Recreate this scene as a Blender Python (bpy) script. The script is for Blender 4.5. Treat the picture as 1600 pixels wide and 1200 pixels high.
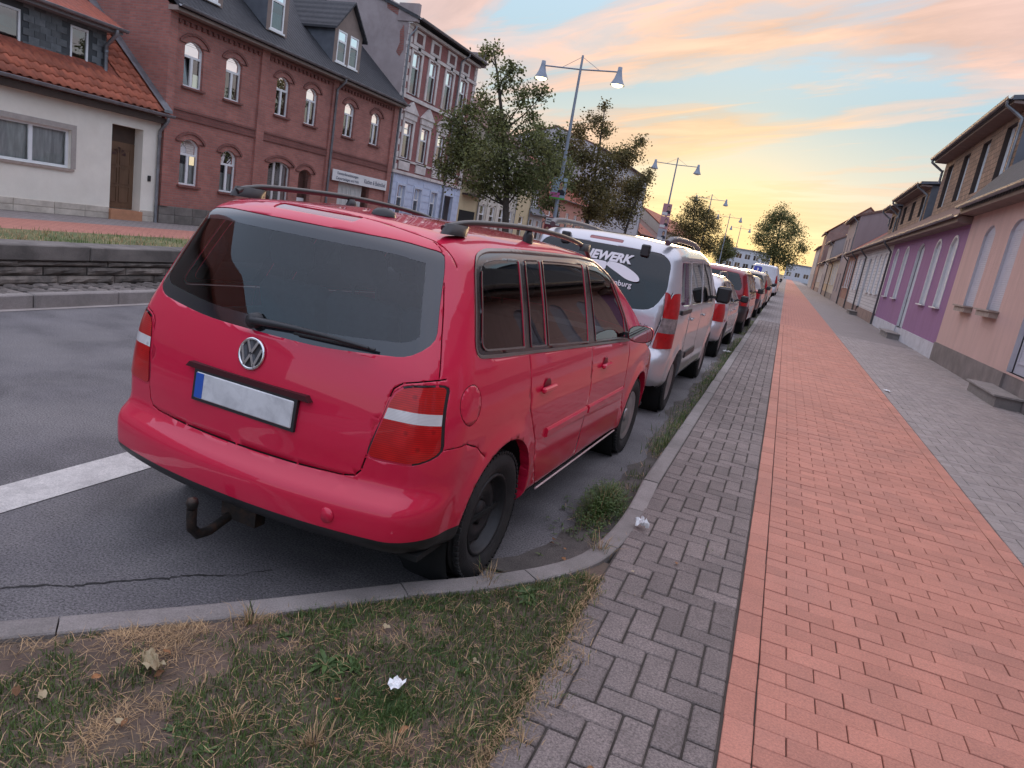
import bpy, bmesh, math, random
import numpy as np
from mathutils import Vector, Matrix

for o in list(bpy.data.objects):
    bpy.data.objects.remove(o, do_unlink=True)
scene = bpy.context.scene
COL = scene.collection
R = math.radians
random.seed(7)

# ------------------------------------------------------------------ camera
cam_d = bpy.data.cameras.new("camera")
cam = bpy.data.objects.new("camera", cam_d)
COL.objects.link(cam)
scene.camera = cam
cam_d.sensor_width = 36.0
cam_d.lens = 36.0 * 1085.2 / 1600.0
cam_d.clip_start = 0.05
cam_d.clip_end = 3000.0
cam.matrix_world = Matrix(((0.91624, -0.23224, 0.32645, 0.0),
                           (0.36448, 0.14494, -0.91986, 0.0),
                           (0.16631, 0.96180, 0.21745, 1.66),
                           (0, 0, 0, 1)))
scene.render.resolution_x = 1024
scene.render.resolution_y = 768

# ------------------------------------------------------------------ light
SUN_AZ = R(-6.0)      # from +Y (street direction) towards +X
SUN_EL = R(4.0)
SUN_DIR = Vector((math.sin(SUN_AZ) * math.cos(SUN_EL), math.cos(SUN_AZ) * math.cos(SUN_EL), math.sin(SUN_EL)))
world = bpy.data.worlds.new("World")
scene.world = world
world.use_nodes = True


class NT:
    """tiny node-tree helper"""
    def __init__(self, tree):
        self.t = tree
        tree.nodes.clear()

    def n(self, typ, ins=None, **props):
        nd = self.t.nodes.new(typ)
        for k, v in props.items():
            setattr(nd, k, v)
        if ins:
            for k, v in ins.items():
                s = nd.inputs[k]
                if isinstance(v, bpy.types.NodeSocket):
                    self.t.links.new(v, s)
                else:
                    s.default_value = v
        return nd

    def math(self, op, a, b=0.0, c=None, clamp=False):
        ins = {0: a, 1: b}
        if c is not None:
            ins[2] = c
        return self.n('ShaderNodeMath', ins, operation=op, use_clamp=clamp).outputs[0]

    def mix(self, f, a, b, mode='MIX'):
        nd = self.n('ShaderNodeMix', None, data_type='RGBA', blend_type=mode)
        for k, v in ((0, f), (6, a), (7, b)):
            s = nd.inputs[k]
            if isinstance(v, bpy.types.NodeSocket):
                self.t.links.new(v, s)
            else:
                s.default_value = v if k == 0 else (tuple(v) + (1.0,))[:4]
        return nd.outputs[2]

    def ramp(self, f, stops, interp='LINEAR'):
        nd = self.n('ShaderNodeValToRGB', {0: f})
        cr = nd.color_ramp
        cr.interpolation = interp
        while len(cr.elements) < len(stops):
            cr.elements.new(0.5)
        for e, (p, c) in zip(cr.elements, stops):
            e.position = p
            e.color = (tuple(c) + (1.0,))[:4] if not isinstance(c, (int, float)) else (c, c, c, 1)
        return nd.outputs[0]

    def link(self, a, b):
        self.t.links.new(a, b)


w = NT(world.node_tree)
tc = w.n('ShaderNodeTexCoord').outputs['Generated']
sky = w.n('ShaderNodeTexSky', None, sky_type='NISHITA', sun_disc=False, sun_elevation=SUN_EL,
          sun_rotation=SUN_AZ, altitude=100.0, air_density=1.0, dust_density=1.6, ozone_density=1.0)
sep = w.n('ShaderNodeSeparateXYZ', {0: tc})
dz = w.math('MAXIMUM', sep.outputs[2], 0.0)
inv = w.math('DIVIDE', 1.0, w.math('ADD', dz, 0.10))
cx = w.math('MULTIPLY', sep.outputs[0], inv)
cy = w.math('MULTIPLY', sep.outputs[1], inv)
uv = w.n('ShaderNodeCombineXYZ', {0: cx, 1: cy, 2: 0.0}).outputs[0]
rot1 = w.n('ShaderNodeMapping', {0: uv, 'Rotation': (0, 0, R(42))}).outputs[0]
mp = w.n('ShaderNodeMapping', {0: rot1, 'Location': (3.1, 0.7, 0), 'Scale': (0.30, 0.95, 1.0)}).outputs[0]
n1 = w.n('ShaderNodeTexNoise', {'Vector': mp, 'Scale': 1.0, 'Detail': 9.0, 'Roughness': 0.55, 'Distortion': 0.9}).outputs[0]
rot2 = w.n('ShaderNodeMapping', {0: uv, 'Rotation': (0, 0, R(30))}).outputs[0]
mp2 = w.n('ShaderNodeMapping', {0: rot2, 'Location': (0.3, 4.7, 0), 'Scale': (0.6, 2.2, 1.0)}).outputs[0]
n2 = w.n('ShaderNodeTexNoise', {'Vector': mp2, 'Scale': 1.1, 'Detail': 8.0, 'Roughness': 0.6, 'Distortion': 1.3}).outputs[0]
nn = w.math('ADD', w.math('MULTIPLY', n1, 0.64), w.math('MULTIPLY', n2, 0.36))
mask = w.ramp(nn, [(0.445, 0.0), (0.50, 0.55), (0.55, 1.0)], 'EASE')
sd = w.n('ShaderNodeVectorMath', {0: tc, 1: tuple(SUN_DIR)}, operation='DOT_PRODUCT').outputs['Value']
sd = w.math('MAXIMUM', sd, 0.0)
g_wide = w.math('POWER', sd, 5.0)
g_near = w.math('POWER', sd, 40.0)
ccol = w.mix(g_wide, (3.6, 2.7, 2.9), (5.0, 2.95, 2.15))           # lilac grey away from the sun, peach towards it
ccol = w.mix(g_near, ccol, (5.2, 3.5, 1.9))
ccol = w.mix(w.ramp(dz, [(0.32, 0.0), (0.85, 1.0)]), ccol, (8.4, 7.2, 7.4))  # clouds high overhead brightened as well, added light for the ground
shade = w.ramp(n2, [(0.35, 0.72), (0.65, 1.08)])
ccol = w.mix(1.0, ccol, shade, 'MULTIPLY')
base = w.mix(1.0, sky.outputs[0], (0.9, 0.9, 0.9), 'MULTIPLY')
veil = w.ramp(dz, [(0.0, (4.7, 3.5, 1.6)), (0.06, (4.4, 3.8, 2.5)), (0.13, (3.0, 3.2, 2.9)), (0.20, (2.1, 2.9, 3.2)), (0.32, (2.4, 3.3, 4.0)), (0.65, (6.0, 5.9, 6.9)), (1.0, (8.4, 7.8, 8.6))])  # overhead stops made brighter than the low sky, added to light the ground
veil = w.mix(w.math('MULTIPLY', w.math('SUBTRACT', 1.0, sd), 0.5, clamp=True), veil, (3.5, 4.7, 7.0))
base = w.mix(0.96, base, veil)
horizon_fade = w.ramp(dz, [(0.0, 0.25), (0.12, 0.85), (0.3, 1.0)])
m2 = w.math('MULTIPLY', mask, horizon_fade)
m2 = w.math('MULTIPLY', m2, w.math('ADD', 0.15, w.math('MULTIPLY', sd, 0.75)))
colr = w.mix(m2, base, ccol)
glow = w.math('MULTIPLY', w.math('POWER', sd, 130.0), w.ramp(dz, [(0.0, 1.0), (0.16, 0.25), (0.3, 0.0)]))
colr = w.mix(w.math('MULTIPLY', glow, 0.7), colr, (5.6, 4.1, 1.7))
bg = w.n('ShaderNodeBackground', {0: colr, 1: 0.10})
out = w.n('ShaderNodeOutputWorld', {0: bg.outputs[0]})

sun_d = bpy.data.lights.new("sun", 'SUN')
sun = bpy.data.objects.new("sun", sun_d)
COL.objects.link(sun)
sun_d.energy = 0.5
sun_d.angle = R(12)
sun_d.color = (1.0, 0.66, 0.38)
sun.rotation_euler = (-SUN_DIR).to_track_quat('-Z', 'Y').to_euler()

vs = scene.view_settings
vs.view_transform = 'Standard'
vs.look = 'None'
vs.exposure = 1.2
vs.gamma = 1.0
vs.use_curve_mapping = False

# ------------------------------------------------------------------ helpers
def tag(o, label=None, cat=None, group=None, kind=None):
    if label: o['label'] = label
    if cat: o['category'] = cat
    if group: o['group'] = group
    if kind: o['kind'] = kind
    return o


def empty(name, loc=(0, 0, 0), rz=0.0, label=None, cat=None, group=None):
    o = bpy.data.objects.new(name, None)
    o.empty_display_size = 0.1
    COL.objects.link(o)
    o.location = loc
    o.rotation_euler = (0, 0, rz)
    return tag(o, label, cat, group)


def inst(name, mesh, loc=(0, 0, 0), rot=(0, 0, 0), scale=(1, 1, 1), parent=None):
    o = bpy.data.objects.new(name, mesh)
    COL.objects.link(o)
    o.location = loc
    o.rotation_euler = rot
    o.scale = scale
    o.parent = parent
    return o


class MB:
    """collects shapes into one mesh"""
    def __init__(self, M=None):
        self.v, self.f, self.m, self.s = [], [], [], []
        self.M = M

    def add(self, vs, fs, m=0, smooth=False):
        b = len(self.v)
        if self.M is not None:
            vs = [tuple(self.M @ Vector(p)) for p in vs]
        self.v += [tuple(p) for p in vs]
        self.f += [tuple(i + b for i in f) for f in fs]
        self.m += [m] * len(fs)
        self.s += [smooth] * len(fs)
        return self

    def box(self, x0, x1, y0, y1, z0, z1, m=0):
        if x0 > x1: x0, x1 = x1, x0
        if y0 > y1: y0, y1 = y1, y0
        if z0 > z1: z0, z1 = z1, z0
        vs = [(x0, y0, z0), (x1, y0, z0), (x1, y1, z0), (x0, y1, z0), (x0, y0, z1), (x1, y0, z1), (x1, y1, z1), (x0, y1, z1)]
        return self.add(vs, [(0, 3, 2, 1), (4, 5, 6, 7), (0, 1, 5, 4), (1, 2, 6, 5), (2, 3, 7, 6), (3, 0, 4, 7)], m)

    def cbox(self, x0, x1, y0, y1, z0, z1, c=0.005, m=0, jit=0.0, rnd=None):
        """box with chamfered edges (44 triangles)"""
        X, Y, Z = (x0, x1), (y0, y1), (z0, z1)
        vs, idx = [], {}
        for i in (0, 1):
            for j in (0, 1):
                for k in (0, 1):
                    sx, sy, sz = (1 - 2 * i) * c, (1 - 2 * j) * c, (1 - 2 * k) * c
                    jx = jy = jz = 0
                    if jit:
                        jx, jy, jz = (rnd.uniform(-jit, jit) for _ in range(3))
                    p = (X[i] + jx, Y[j] + jy, Z[k] + jz)
                    for a, q in enumerate(((0, sy, sz), (sx, 0, sz), (sx, sy, 0))):
                        idx[(i, j, k, a)] = len(vs)
                        vs.append((p[0] + q[0], p[1] + q[1], p[2] + q[2]))
        fs = []
        for i in (0, 1):
            q = [idx[(i, j, k, 0)] for j, k in ((0, 0), (1, 0), (1, 1), (0, 1))]
            fs.append(tuple(q) if i else tuple(q[::-1]))
        for j in (0, 1):
            q = [idx[(i, j, k, 1)] for i, k in ((0, 0), (1, 0), (1, 1), (0, 1))]
            fs.append(tuple(q[::-1]) if j else tuple(q))
        for k in (0, 1):
            q = [idx[(i, j, k, 2)] for i, j in ((0, 0), (1, 0), (1, 1), (0, 1))]
            fs.append(tuple(q) if k else tuple(q[::-1]))
        for a, b in ((0, 0), (0, 1), (1, 0), (1, 1)):
            fs.append((idx[(a, b, 0, 0)], idx[(a, b, 0, 1)], idx[(a, b, 1, 1)], idx[(a, b, 1, 0)]))
            fs.append((idx[(a, 0, b, 0)], idx[(a, 0, b, 2)], idx[(a, 1, b, 2)], idx[(a, 1, b, 0)]))
            fs.append((idx[(0, a, b, 1)], idx[(0, a, b, 2)], idx[(1, a, b, 2)], idx[(1, a, b, 1)]))
        for i in (0, 1):
            for j in (0, 1):
                for k in (0, 1):
                    fs.append((idx[(i, j, k, 0)], idx[(i, j, k, 1)], idx[(i, j, k, 2)]))
        return self.add(vs, fs, m)

    def tube(self, pts, r, n=8, m=0, cap=True, smooth=True):
        pts = [Vector(p) for p in pts]
        rr = r if isinstance(r, (list, tuple)) else [r] * len(pts)
        vs, fs = [], []
        t0 = (pts[1] - pts[0]).normalized()
        u = t0.orthogonal().normalized()
        for i, p in enumerate(pts):
            if i == 0: t = t0
            elif i == len(pts) - 1: t = (pts[i] - pts[i - 1]).normalized()
            else: t = ((pts[i + 1] - pts[i]).normalized() + (pts[i] - pts[i - 1]).normalized()).normalized()
            u = (u - t * u.dot(t)).normalized()
            w_ = t.cross(u)
            for k in range(n):
                a = 2 * math.pi * k / n
                vs.append(p + (u * math.cos(a) + w_ * math.sin(a)) * rr[i])
        for i in range(len(pts) - 1):
            for k in range(n):
                k2 = (k + 1) % n
                fs.append((i * n + k, i * n + k2, (i + 1) * n + k2, (i + 1) * n + k))
        self.add(vs, fs, m, smooth)
        if cap:
            self.add(vs[:n], [tuple(range(n))[::-1]], m)
            self.add(vs[-n:], [tuple(range(n))], m)
        return self

    def lathe(self, prof, n=24, axis='Z', c=(0, 0, 0), m=0, smooth=True, close=False):
        """prof: list of (radius, height)"""
        vs, fs = [], []
        for (r, h) in prof:
            for k in range(n):
                a = 2 * math.pi * k / n
                p = (r * math.cos(a), r * math.sin(a), h)
                if axis == 'X': p = (p[2], p[0], p[1])
                elif axis == 'Y': p = (p[1], p[2], p[0])
                vs.append((p[0] + c[0], p[1] + c[1], p[2] + c[2]))
        L = len(prof)
        for i in range(L if close else L - 1):
            i2 = (i + 1) % L
            for k in range(n):
                k2 = (k + 1) % n
                fs.append((i * n + k, i * n + k2, i2 * n + k2, i2 * n + k))
        self.add(vs, fs, m, smooth)
        return self

    def prism(self, poly, d0, d1, plane='XZ', m=0):
        """extrude a 2D polygon; plane XZ extrudes along Y, YZ along X, XY along Z"""
        def P(a, b, d):
            return (a, d, b) if plane == 'XZ' else ((d, a, b) if plane == 'YZ' else (a, b, d))
        n = len(poly)
        vs = [P(a, b, d0) for a, b in poly] + [P(a, b, d1) for a, b in poly]
        fs = [tuple(range(n))[::-1], tuple(range(n, 2 * n))] + [(i, (i + 1) % n, n + (i + 1) % n, n + i) for i in range(n)]
        return self.add(vs, fs, m)

    def mesh(self, name, mats):
        me = bpy.data.meshes.new(name)
        me.from_pydata(self.v, [], self.f)
        for mt in (mats if isinstance(mats, (list, tuple)) else [mats]):
            me.materials.append(mt)
        me.polygons.foreach_set('material_index', self.m)
        me.polygons.foreach_set('use_smooth', self.s)
        me.update()
        return me

    def build(self, name, mats, parent=None, loc=(0, 0, 0), rot=(0, 0, 0), fix=True):
        me = self.mesh(name, mats)
        if fix:
            bm = bmesh.new()
            bm.from_mesh(me)
            bmesh.ops.recalc_face_normals(bm, faces=bm.faces)
            bm.to_mesh(me)
            bm.free()
        return inst(name, me, loc, rot, parent=parent)


# ------------------------------------------------------------------ materials
MATS = {}


def mat(name, col, rough=0.7, metal=0.0, var=0.12, scale=6.0, bump=0.0, bscale=40.0, island=0.0, spec=0.5,
        coat=0.0, col2=None, col2_scale=2.0, col2_amt=0.5, trans=0.0, detail=5.0, world=False, speck=0.0, streak=False, speck_scale=150.0):
    """general procedural surface: base colour, cloudy variation, optional second tone, fine bump"""
    if name in MATS:
        return MATS[name]
    m = bpy.data.materials.new(name)
    m.use_nodes = True
    t = NT(m.node_tree)
    tcn = t.n('ShaderNodeTexCoord')
    if world:
        v = t.n('ShaderNodeNewGeometry').outputs['Position']
    else:
        oi = t.n('ShaderNodeObjectInfo')
        off = t.math('MULTIPLY', oi.outputs['Random'], 37.0)
        v = t.n('ShaderNodeVectorMath', {0: tcn.outputs['Object'], 1: off}, operation='ADD').outputs[0]
    vv = v
    if streak:
        vv = t.n('ShaderNodeMapping', {0: v, 'Scale': (1.0, 1.0, 0.18)}).outputs[0]
    c = (tuple(col) + (1,))[:4]
    nz = t.n('ShaderNodeTexNoise', {'Vector': vv, 'Scale': scale, 'Detail': detail, 'Roughness': 0.6}).outputs[0]
    colr = t.mix(1.0, c, t.ramp(nz, [(0.25, 1 - var), (0.75, 1 + var)]), 'MULTIPLY')
    if col2 is not None:
        n2_ = t.n('ShaderNodeTexNoise', {'Vector': vv, 'Scale': col2_scale, 'Detail': 7.0, 'Roughness': 0.65, 'Distortion': 0.4}).outputs[0]
        colr = t.mix(t.math('MULTIPLY', t.ramp(n2_, [(0.45, 0.0), (0.66, 1.0)]), col2_amt), colr, col2)
    if island:
        gi = t.n('ShaderNodeNewGeometry').outputs['Random Per Island']
        ob = t.n('ShaderNodeObjectInfo').outputs['Random']
        fr = t.math('FRACT', t.math('ADD', gi, ob))
        colr = t.mix(1.0, colr, t.ramp(fr, [(0.0, 1 - island), (0.5, 1.0), (1.0, 1 + island)]), 'MULTIPLY')
    if speck:
        sp = t.n('ShaderNodeTexNoise', {'Vector': v, 'Scale': speck_scale, 'Detail': 3.0, 'Roughness': .75}).outputs[0]
        colr = t.mix(1.0, colr, t.ramp(sp, [(0.3, 1 - speck), (0.7, 1 + speck)]), 'MULTIPLY')
    ins = {'Base Color': colr, 'Roughness': rough, 'Metallic': metal, 'Specular IOR Level': spec}
    if coat:
        ins['Coat Weight'] = coat
        ins['Coat Roughness'] = 0.04
    p = t.n('ShaderNodeBsdfPrincipled', ins)
    if bump:
        bn = t.n('ShaderNodeTexNoise', {'Vector': v, 'Scale': bscale, 'Detail': 6.0, 'Roughness': 0.6}).outputs[0]
        bp = t.n('ShaderNodeBump', {'Height': bn, 'Strength': min(1.0, bump), 'Distance': 0.01 * max(1.0, bump)})
        t.link(bp.outputs[0], p.inputs['Normal'])
    res = p.outputs[0]
    if trans:
        tr = t.n('ShaderNodeBsdfTranslucent', {0: colr})
        res = t.n('ShaderNodeMixShader', {0: trans, 1: res, 2: tr.outputs[0]}).outputs[0]
    t.n('ShaderNodeOutputMaterial', {0: res})
    MATS[name] = m
    return m


def brick_mat(name, c1, c2, mortar, bw=0.25, bh=0.075, axis='YZ', msize=0.008, rough=0.85, offset=0.5, bump=0.6, var=0.2, dirt=None, scale=1.0):
    """brick courses for far surfaces, laid out in world metres"""
    if name in MATS:
        return MATS[name]
    m = bpy.data.materials.new(name)
    m.use_nodes = True
    t = NT(m.node_tree)
    pos = t.n('ShaderNodeNewGeometry').outputs['Position']
    sp = t.n('ShaderNodeSeparateXYZ', {0: pos})
    if axis == 'YZ': a, b = sp.outputs[1], sp.outputs[2]
    elif axis == 'XZ': a, b = sp.outputs[0], sp.outputs[2]
    elif axis == 'XY': a, b = sp.outputs[0], sp.outputs[1]
    elif axis == 'SZ': a, b = t.math('ADD', sp.outputs[0], sp.outputs[1]), sp.outputs[2]
    else: a, b = sp.outputs[1], sp.outputs[0]
    uvn = t.n('ShaderNodeCombineXYZ', {0: a, 1: b, 2: 0.0}).outputs[0]
    bk = t.n('ShaderNodeTexBrick', {'Vector': uvn, 'Color1': (*c1, 1), 'Color2': (*c2, 1), 'Mortar': (*mortar, 1), 'Scale': 1.0,
                                    'Mortar Size': msize, 'Mortar Smooth': 0.2, 'Bias': 0.0, 'Brick Width': bw, 'Row Height': bh}, offset=offset)
    nz = t.n('ShaderNodeTexNoise', {'Vector': pos, 'Scale': 1.3 * scale, 'Detail': 8.0, 'Roughness': 0.65}).outputs[0]
    colr = t.mix(1.0, bk.outputs[0], t.ramp(nz, [(0.25, 1 - var), (0.75, 1 + var)]), 'MULTIPLY')
    if dirt:
        n2_ = t.n('ShaderNodeTexNoise', {'Vector': pos, 'Scale': 0.7, 'Detail': 8.0, 'Roughness': 0.7}).outputs[0]
        colr = t.mix(t.ramp(n2_, [(0.5, 0.0), (0.75, 0.6)]), colr, dirt)
    p = t.n('ShaderNodeBsdfPrincipled', {'Base Color': colr, 'Roughness': rough, 'Specular IOR Level': 0.3})
    bp = t.n('ShaderNodeBump', {'Height': bk.outputs[1], 'Strength': bump, 'Distance': 0.006}, invert=True)
    t.link(bp.outputs[0], p.inputs['Normal'])
    t.n('ShaderNodeOutputMaterial', {0: p.outputs[0]})
    MATS[name] = m
    return m


def glass_mat(name, tint=(0.5, 0.55, 0.55), clear=0.6, ior=1.9, rough=0.01, wob=0.0):
    """window glass: mirror-like by angle, the rest passes tinted light"""
    if name in MATS:
        return MATS[name]
    m = bpy.data.materials.new(name)
    m.use_nodes = True
    t = NT(m.node_tree)
    fr = t.n('ShaderNodeFresnel', {'IOR': ior})
    gl = t.n('ShaderNodeBsdfGlossy', {'Color': (1, 1, 1, 1), 'Roughness': rough})
    if wob:
        tcn = t.n('ShaderNodeTexCoord')
        ob = t.math('MULTIPLY', t.n('ShaderNodeObjectInfo').outputs['Random'], 50.0)
        v = t.n('ShaderNodeVectorMath', {0: tcn.outputs['Object'], 1: ob}, operation='ADD').outputs[0]
        nz = t.n('ShaderNodeTexNoise', {'Vector': v, 'Scale': 1.6, 'Detail': 1.0}).outputs[0]
        bp = t.n('ShaderNodeBump', {'Height': nz, 'Strength': wob, 'Distance': 0.05})
        t.link(bp.outputs[0], gl.inputs['Normal'])
    tr = t.n('ShaderNodeBsdfTransparent', {0: (*[c * clear for c in tint], 1)})
    mx = t.n('ShaderNodeMixShader', {0: fr.outputs[0], 1: tr.outputs[0], 2: gl.outputs[0]})
    t.n('ShaderNodeOutputMaterial', {0: mx.outputs[0]})
    MATS[name] = m
    return m


def emit_mat(name, col, strength):
    if name in MATS:
        return MATS[name]
    m = bpy.data.materials.new(name)
    m.use_nodes = True
    t = NT(m.node_tree)
    e = t.n('ShaderNodeEmission', {0: (*col, 1), 1: strength})
    t.n('ShaderNodeOutputMaterial', {0: e.outputs[0]})
    MATS[name] = m
    return m


def paint_mat(name, col, flake=0.0, rough=0.32, dirt=0.08):
    """car paint: colour coat under clear lacquer, a little dust"""
    if name in MATS:
        return MATS[name]
    m = bpy.data.materials.new(name)
    m.use_nodes = True
    t = NT(m.node_tree)
    tcn = t.n('ShaderNodeTexCoord')
    nz = t.n('ShaderNodeTexNoise', {'Vector': tcn.outputs['Object'], 'Scale': 3.0, 'Detail': 8.0, 'Roughness': 0.7}).outputs[0]
    sz = t.n('ShaderNodeSeparateXYZ', {0: tcn.outputs['Object']}).outputs[2]
    low = t.ramp(sz, [(0.25, 1.0), (0.75, 0.0)])
    f = t.math('MULTIPLY', t.math('MULTIPLY', t.ramp(nz, [(0.4, 0.2), (0.7, 1.0)]), t.math('ADD', t.math('MULTIPLY', low, 1.5), 0.5)), dirt, clamp=True)
    colr = t.mix(f, (*col, 1), (0.20, 0.17, 0.14))
    p = t.n('ShaderNodeBsdfPrincipled', {'Base Color': colr, 'Roughness': rough, 'Metallic': flake, 'Specular IOR Level': 0.25,
                                         'Coat Weight': 1.0, 'Coat Roughness': 0.025, 'Coat IOR': 1.5})
    t.n('ShaderNodeOutputMaterial', {0: p.outputs[0]})
    MATS[name] = m
    return m


asphalt = mat('asphalt', (0.128, 0.120, 0.124), 0.85, var=0.30, scale=2.2, bump=0.6, bscale=260, col2=(0.19, 0.178, 0.175), col2_scale=1.1, col2_amt=0.7, world=True, speck=0.8, speck_scale=105.0)
concrete = mat('concrete', (0.265, 0.235, 0.22), 0.9, var=0.18, scale=5, bump=0.5, bscale=160, island=0.12, col2=(0.16, 0.145, 0.13), col2_scale=2.5, col2_amt=0.6, speck=0.25)
sand = mat('sand_joint', (0.075, 0.062, 0.052), 0.95, var=0.3, scale=9, bump=0.6, bscale=200, world=True)
red_paver = mat('red_paver', (0.49, 0.205, 0.145), 0.8, var=0.12, scale=5, bump=0.4, bscale=200, island=0.10, col2=(0.40, 0.19, 0.145), col2_scale=1.5, col2_amt=0.5, world=True, speck=0.22, speck_scale=110.0)
grey_paver = mat('grey_paver', (0.225, 0.183, 0.167), 0.88, var=0.16, scale=8, bump=0.6, bscale=330, island=0.16, col2=(0.155, 0.130, 0.120), col2_scale=2.2, col2_amt=0.5, world=True, speck=0.55, speck_scale=120.0)
grey_paver2 = mat('grey_paver_light', (0.33, 0.28, 0.26), 0.88, var=0.14, scale=8, bump=0.5, bscale=330, island=0.10, col2=(0.26, 0.23, 0.22), col2_scale=1.8, col2_amt=0.5, world=True, speck=0.3)
soil = mat('soil', (0.115, 0.078, 0.060), 0.95, var=0.4, scale=4, bump=1.0, bscale=60, world=True, col2=(0.14, 0.11, 0.08), col2_scale=3)
rubber = mat('rubber', (0.014, 0.014, 0.015), 0.75, var=0.3, scale=12, bump=0.3, bscale=120, col2=(0.05, 0.045, 0.04), col2_scale=6, col2_amt=0.4)
black_plastic = mat('black_plastic', (0.018, 0.018, 0.02), 0.45, var=0.2, scale=20)
dark_void = mat('dark_void', (0.006, 0.006, 0.006), 0.9, var=0.0)
chrome = mat('chrome', (0.75, 0.75, 0.76), 0.18, 1.0, var=0.05)
steel = mat('galvanised_steel', (0.33, 0.35, 0.38), 0.45, 0.8, var=0.2, scale=8)
zinc = mat('zinc', (0.26, 0.27, 0.29), 0.5, 0.7, var=0.2, scale=3, col2=(0.14, 0.14, 0.15), col2_scale=4)
white_frame = mat('white_frame', (0.72, 0.72, 0.72), 0.45, var=0.06)
bark = mat('bark', (0.055, 0.042, 0.034), 0.95, var=0.4, scale=14, bump=1.0, bscale=50)
net_glass = glass_mat('net_glass', (0.9, 0.92, 0.92), 0.95, 1.5, 0.01)
house_glass = glass_mat('house_glass', (0.55, 0.6, 0.6), 0.7, 2.6, 0.01, wob=0.05)
curtain_m = mat('curtain', (0.62, 0.63, 0.60), 0.9, var=0.35, scale=9, streak=True)
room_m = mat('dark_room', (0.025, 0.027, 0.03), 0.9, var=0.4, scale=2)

# ------------------------------------------------------------------ ground, road and pavements
rg = random.Random(11)


def sheet(name, x0, x1, y0, y1, z, m, nx=1, ny=1, parent=None, kind='structure'):
    mb = MB()
    xs = [x0 + (x1 - x0) * i / nx for i in range(nx + 1)]
    ys = [y0 + (y1 - y0) * j / ny for j in range(ny + 1)]
    vs = [(x, y, z) for y in ys for x in xs]
    fs = [(j * (nx + 1) + i, j * (nx + 1) + i + 1, (j + 1) * (nx + 1) + i + 1, (j + 1) * (nx + 1) + i) for j in range(ny) for i in range(nx)]
    mb.add(vs, fs)
    o = mb.build(name, m, parent, fix=False)
    if kind and parent is None:
        o['kind'] = kind
    return o


far_ground = mat('far_ground', (0.09, 0.085, 0.07), 0.95, var=0.3, scale=0.2, world=True)
sheet('ground', -700, 700, -300, 1500, -0.40, far_ground)
sheet('road', -7.30, -0.50, -60, 320, 0.0, asphalt)
line_m = mat('road_paint', (0.60, 0.57, 0.54), 0.75, var=0.15, scale=14, col2=(0.26, 0.245, 0.24), col2_scale=7, col2_amt=0.5, world=True, speck=0.25, bump=0.6, bscale=220)
sheet('road_marking', -3.33, -3.06, -20, 120, 0.004, line_m)
gutter_m = mat('gutter_concrete', (0.34, 0.30, 0.28), 0.9, var=0.2, scale=3, world=True, speck=0.2)
sheet('gutter', -7.30, -7.08, -20, 120, 0.004, gutter_m)
# dust and dirt gathered between the parked cars and the kerb
dirt_m = mat('gutter_dirt', (0.11, 0.095, 0.085), 0.95, var=0.35, scale=6, bump=0.8, bscale=150, world=True, speck=0.4, col2=(0.055, 0.05, 0.045), col2_scale=3)

# ---- kerb: stones laid along a path that bends round the end of the parking bay
KP = [(-0.60, 150.0), (-0.60, 4.75), (-0.575, 4.1), (-0.60, 3.55), (-0.69, 3.18), (-0.95, 2.78), (-1.24, 2.46), (-1.68, 1.93), (-2.16, 1.41), (-3.3, 0.14), (-5.4, -2.1)]


def polyline_at(P, L):
    acc = 0
    for (a, b) in zip(P[:-1], P[1:]):
        d = math.hypot(b[0] - a[0], b[1] - a[1])
        if L <= acc + d or b == P[-1]:
            t = (L - acc) / d
            return (a[0] + (b[0] - a[0]) * t, a[1] + (b[1] - a[1]) * t), ((b[0] - a[0]) / d, (b[1] - a[1]) / d)
        acc += d


def smooth_poly(P, n=4):
    out = []
    for i in range(len(P) - 1):
        p0, p1, p2, p3 = P[max(i - 1, 0)], P[i], P[i + 1], P[min(i + 2, len(P) - 1)]
        for k in range(n):
            t = k / n
            q = []
            for a in (0, 1):
                q.append(0.5 * (2 * p1[a] + (p2[a] - p0[a]) * t + (2 * p0[a] - 5 * p1[a] + 4 * p2[a] - p3[a]) * t * t + (-p0[a] + 3 * p1[a] - 3 * p2[a] + p3[a]) * t ** 3))
            out.append(tuple(q))
    return out + [P[-1]]


KPc = [(-0.60, 4.75)] + smooth_poly(KP[1:], 5)[1:]
kerb = sheet('kerb', -0.60, -0.49, 60, 300, 0.098, concrete)          # the far end of the kerb, single stones can no longer be told apart


def kerb_stone(pts, name='kerb_stone', z1=0.10, wd=0.112):
    """a stone that follows a short path; pts run along the road edge, the stone lies to the right"""
    mb = MB()
    prof = [(0.0, -0.15), (0.0, z1 - 0.018), (0.006, z1 - 0.005), (0.018, z1), (wd - 0.006, z1), (wd, z1 - 0.006), (wd, -0.15)]
    rows = []
    for i, p in enumerate(pts):
        a = pts[max(i - 1, 0)]
        b = pts[min(i + 1, len(pts) - 1)]
        d = Vector((b[0] - a[0], b[1] - a[1])).normalized()
        nrm = Vector((-d.y, d.x))
        rows.append([(p[0] + nrm.x * o, p[1] + nrm.y * o, z) for o, z in prof])
    n = len(prof)
    vs = [q for r_ in rows for q in r_]
    fs = [(i * n + k, i * n + k + 1, (i + 1) * n + k + 1, (i + 1) * n + k) for i in range(len(pts) - 1) for k in range(n - 1)]
    fs += [tuple(range(n))[::-1], tuple(range((len(pts) - 1) * n, len(pts) * n))]
    mb.add(vs, fs)
    return mb.build(name, concrete, kerb)


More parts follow.
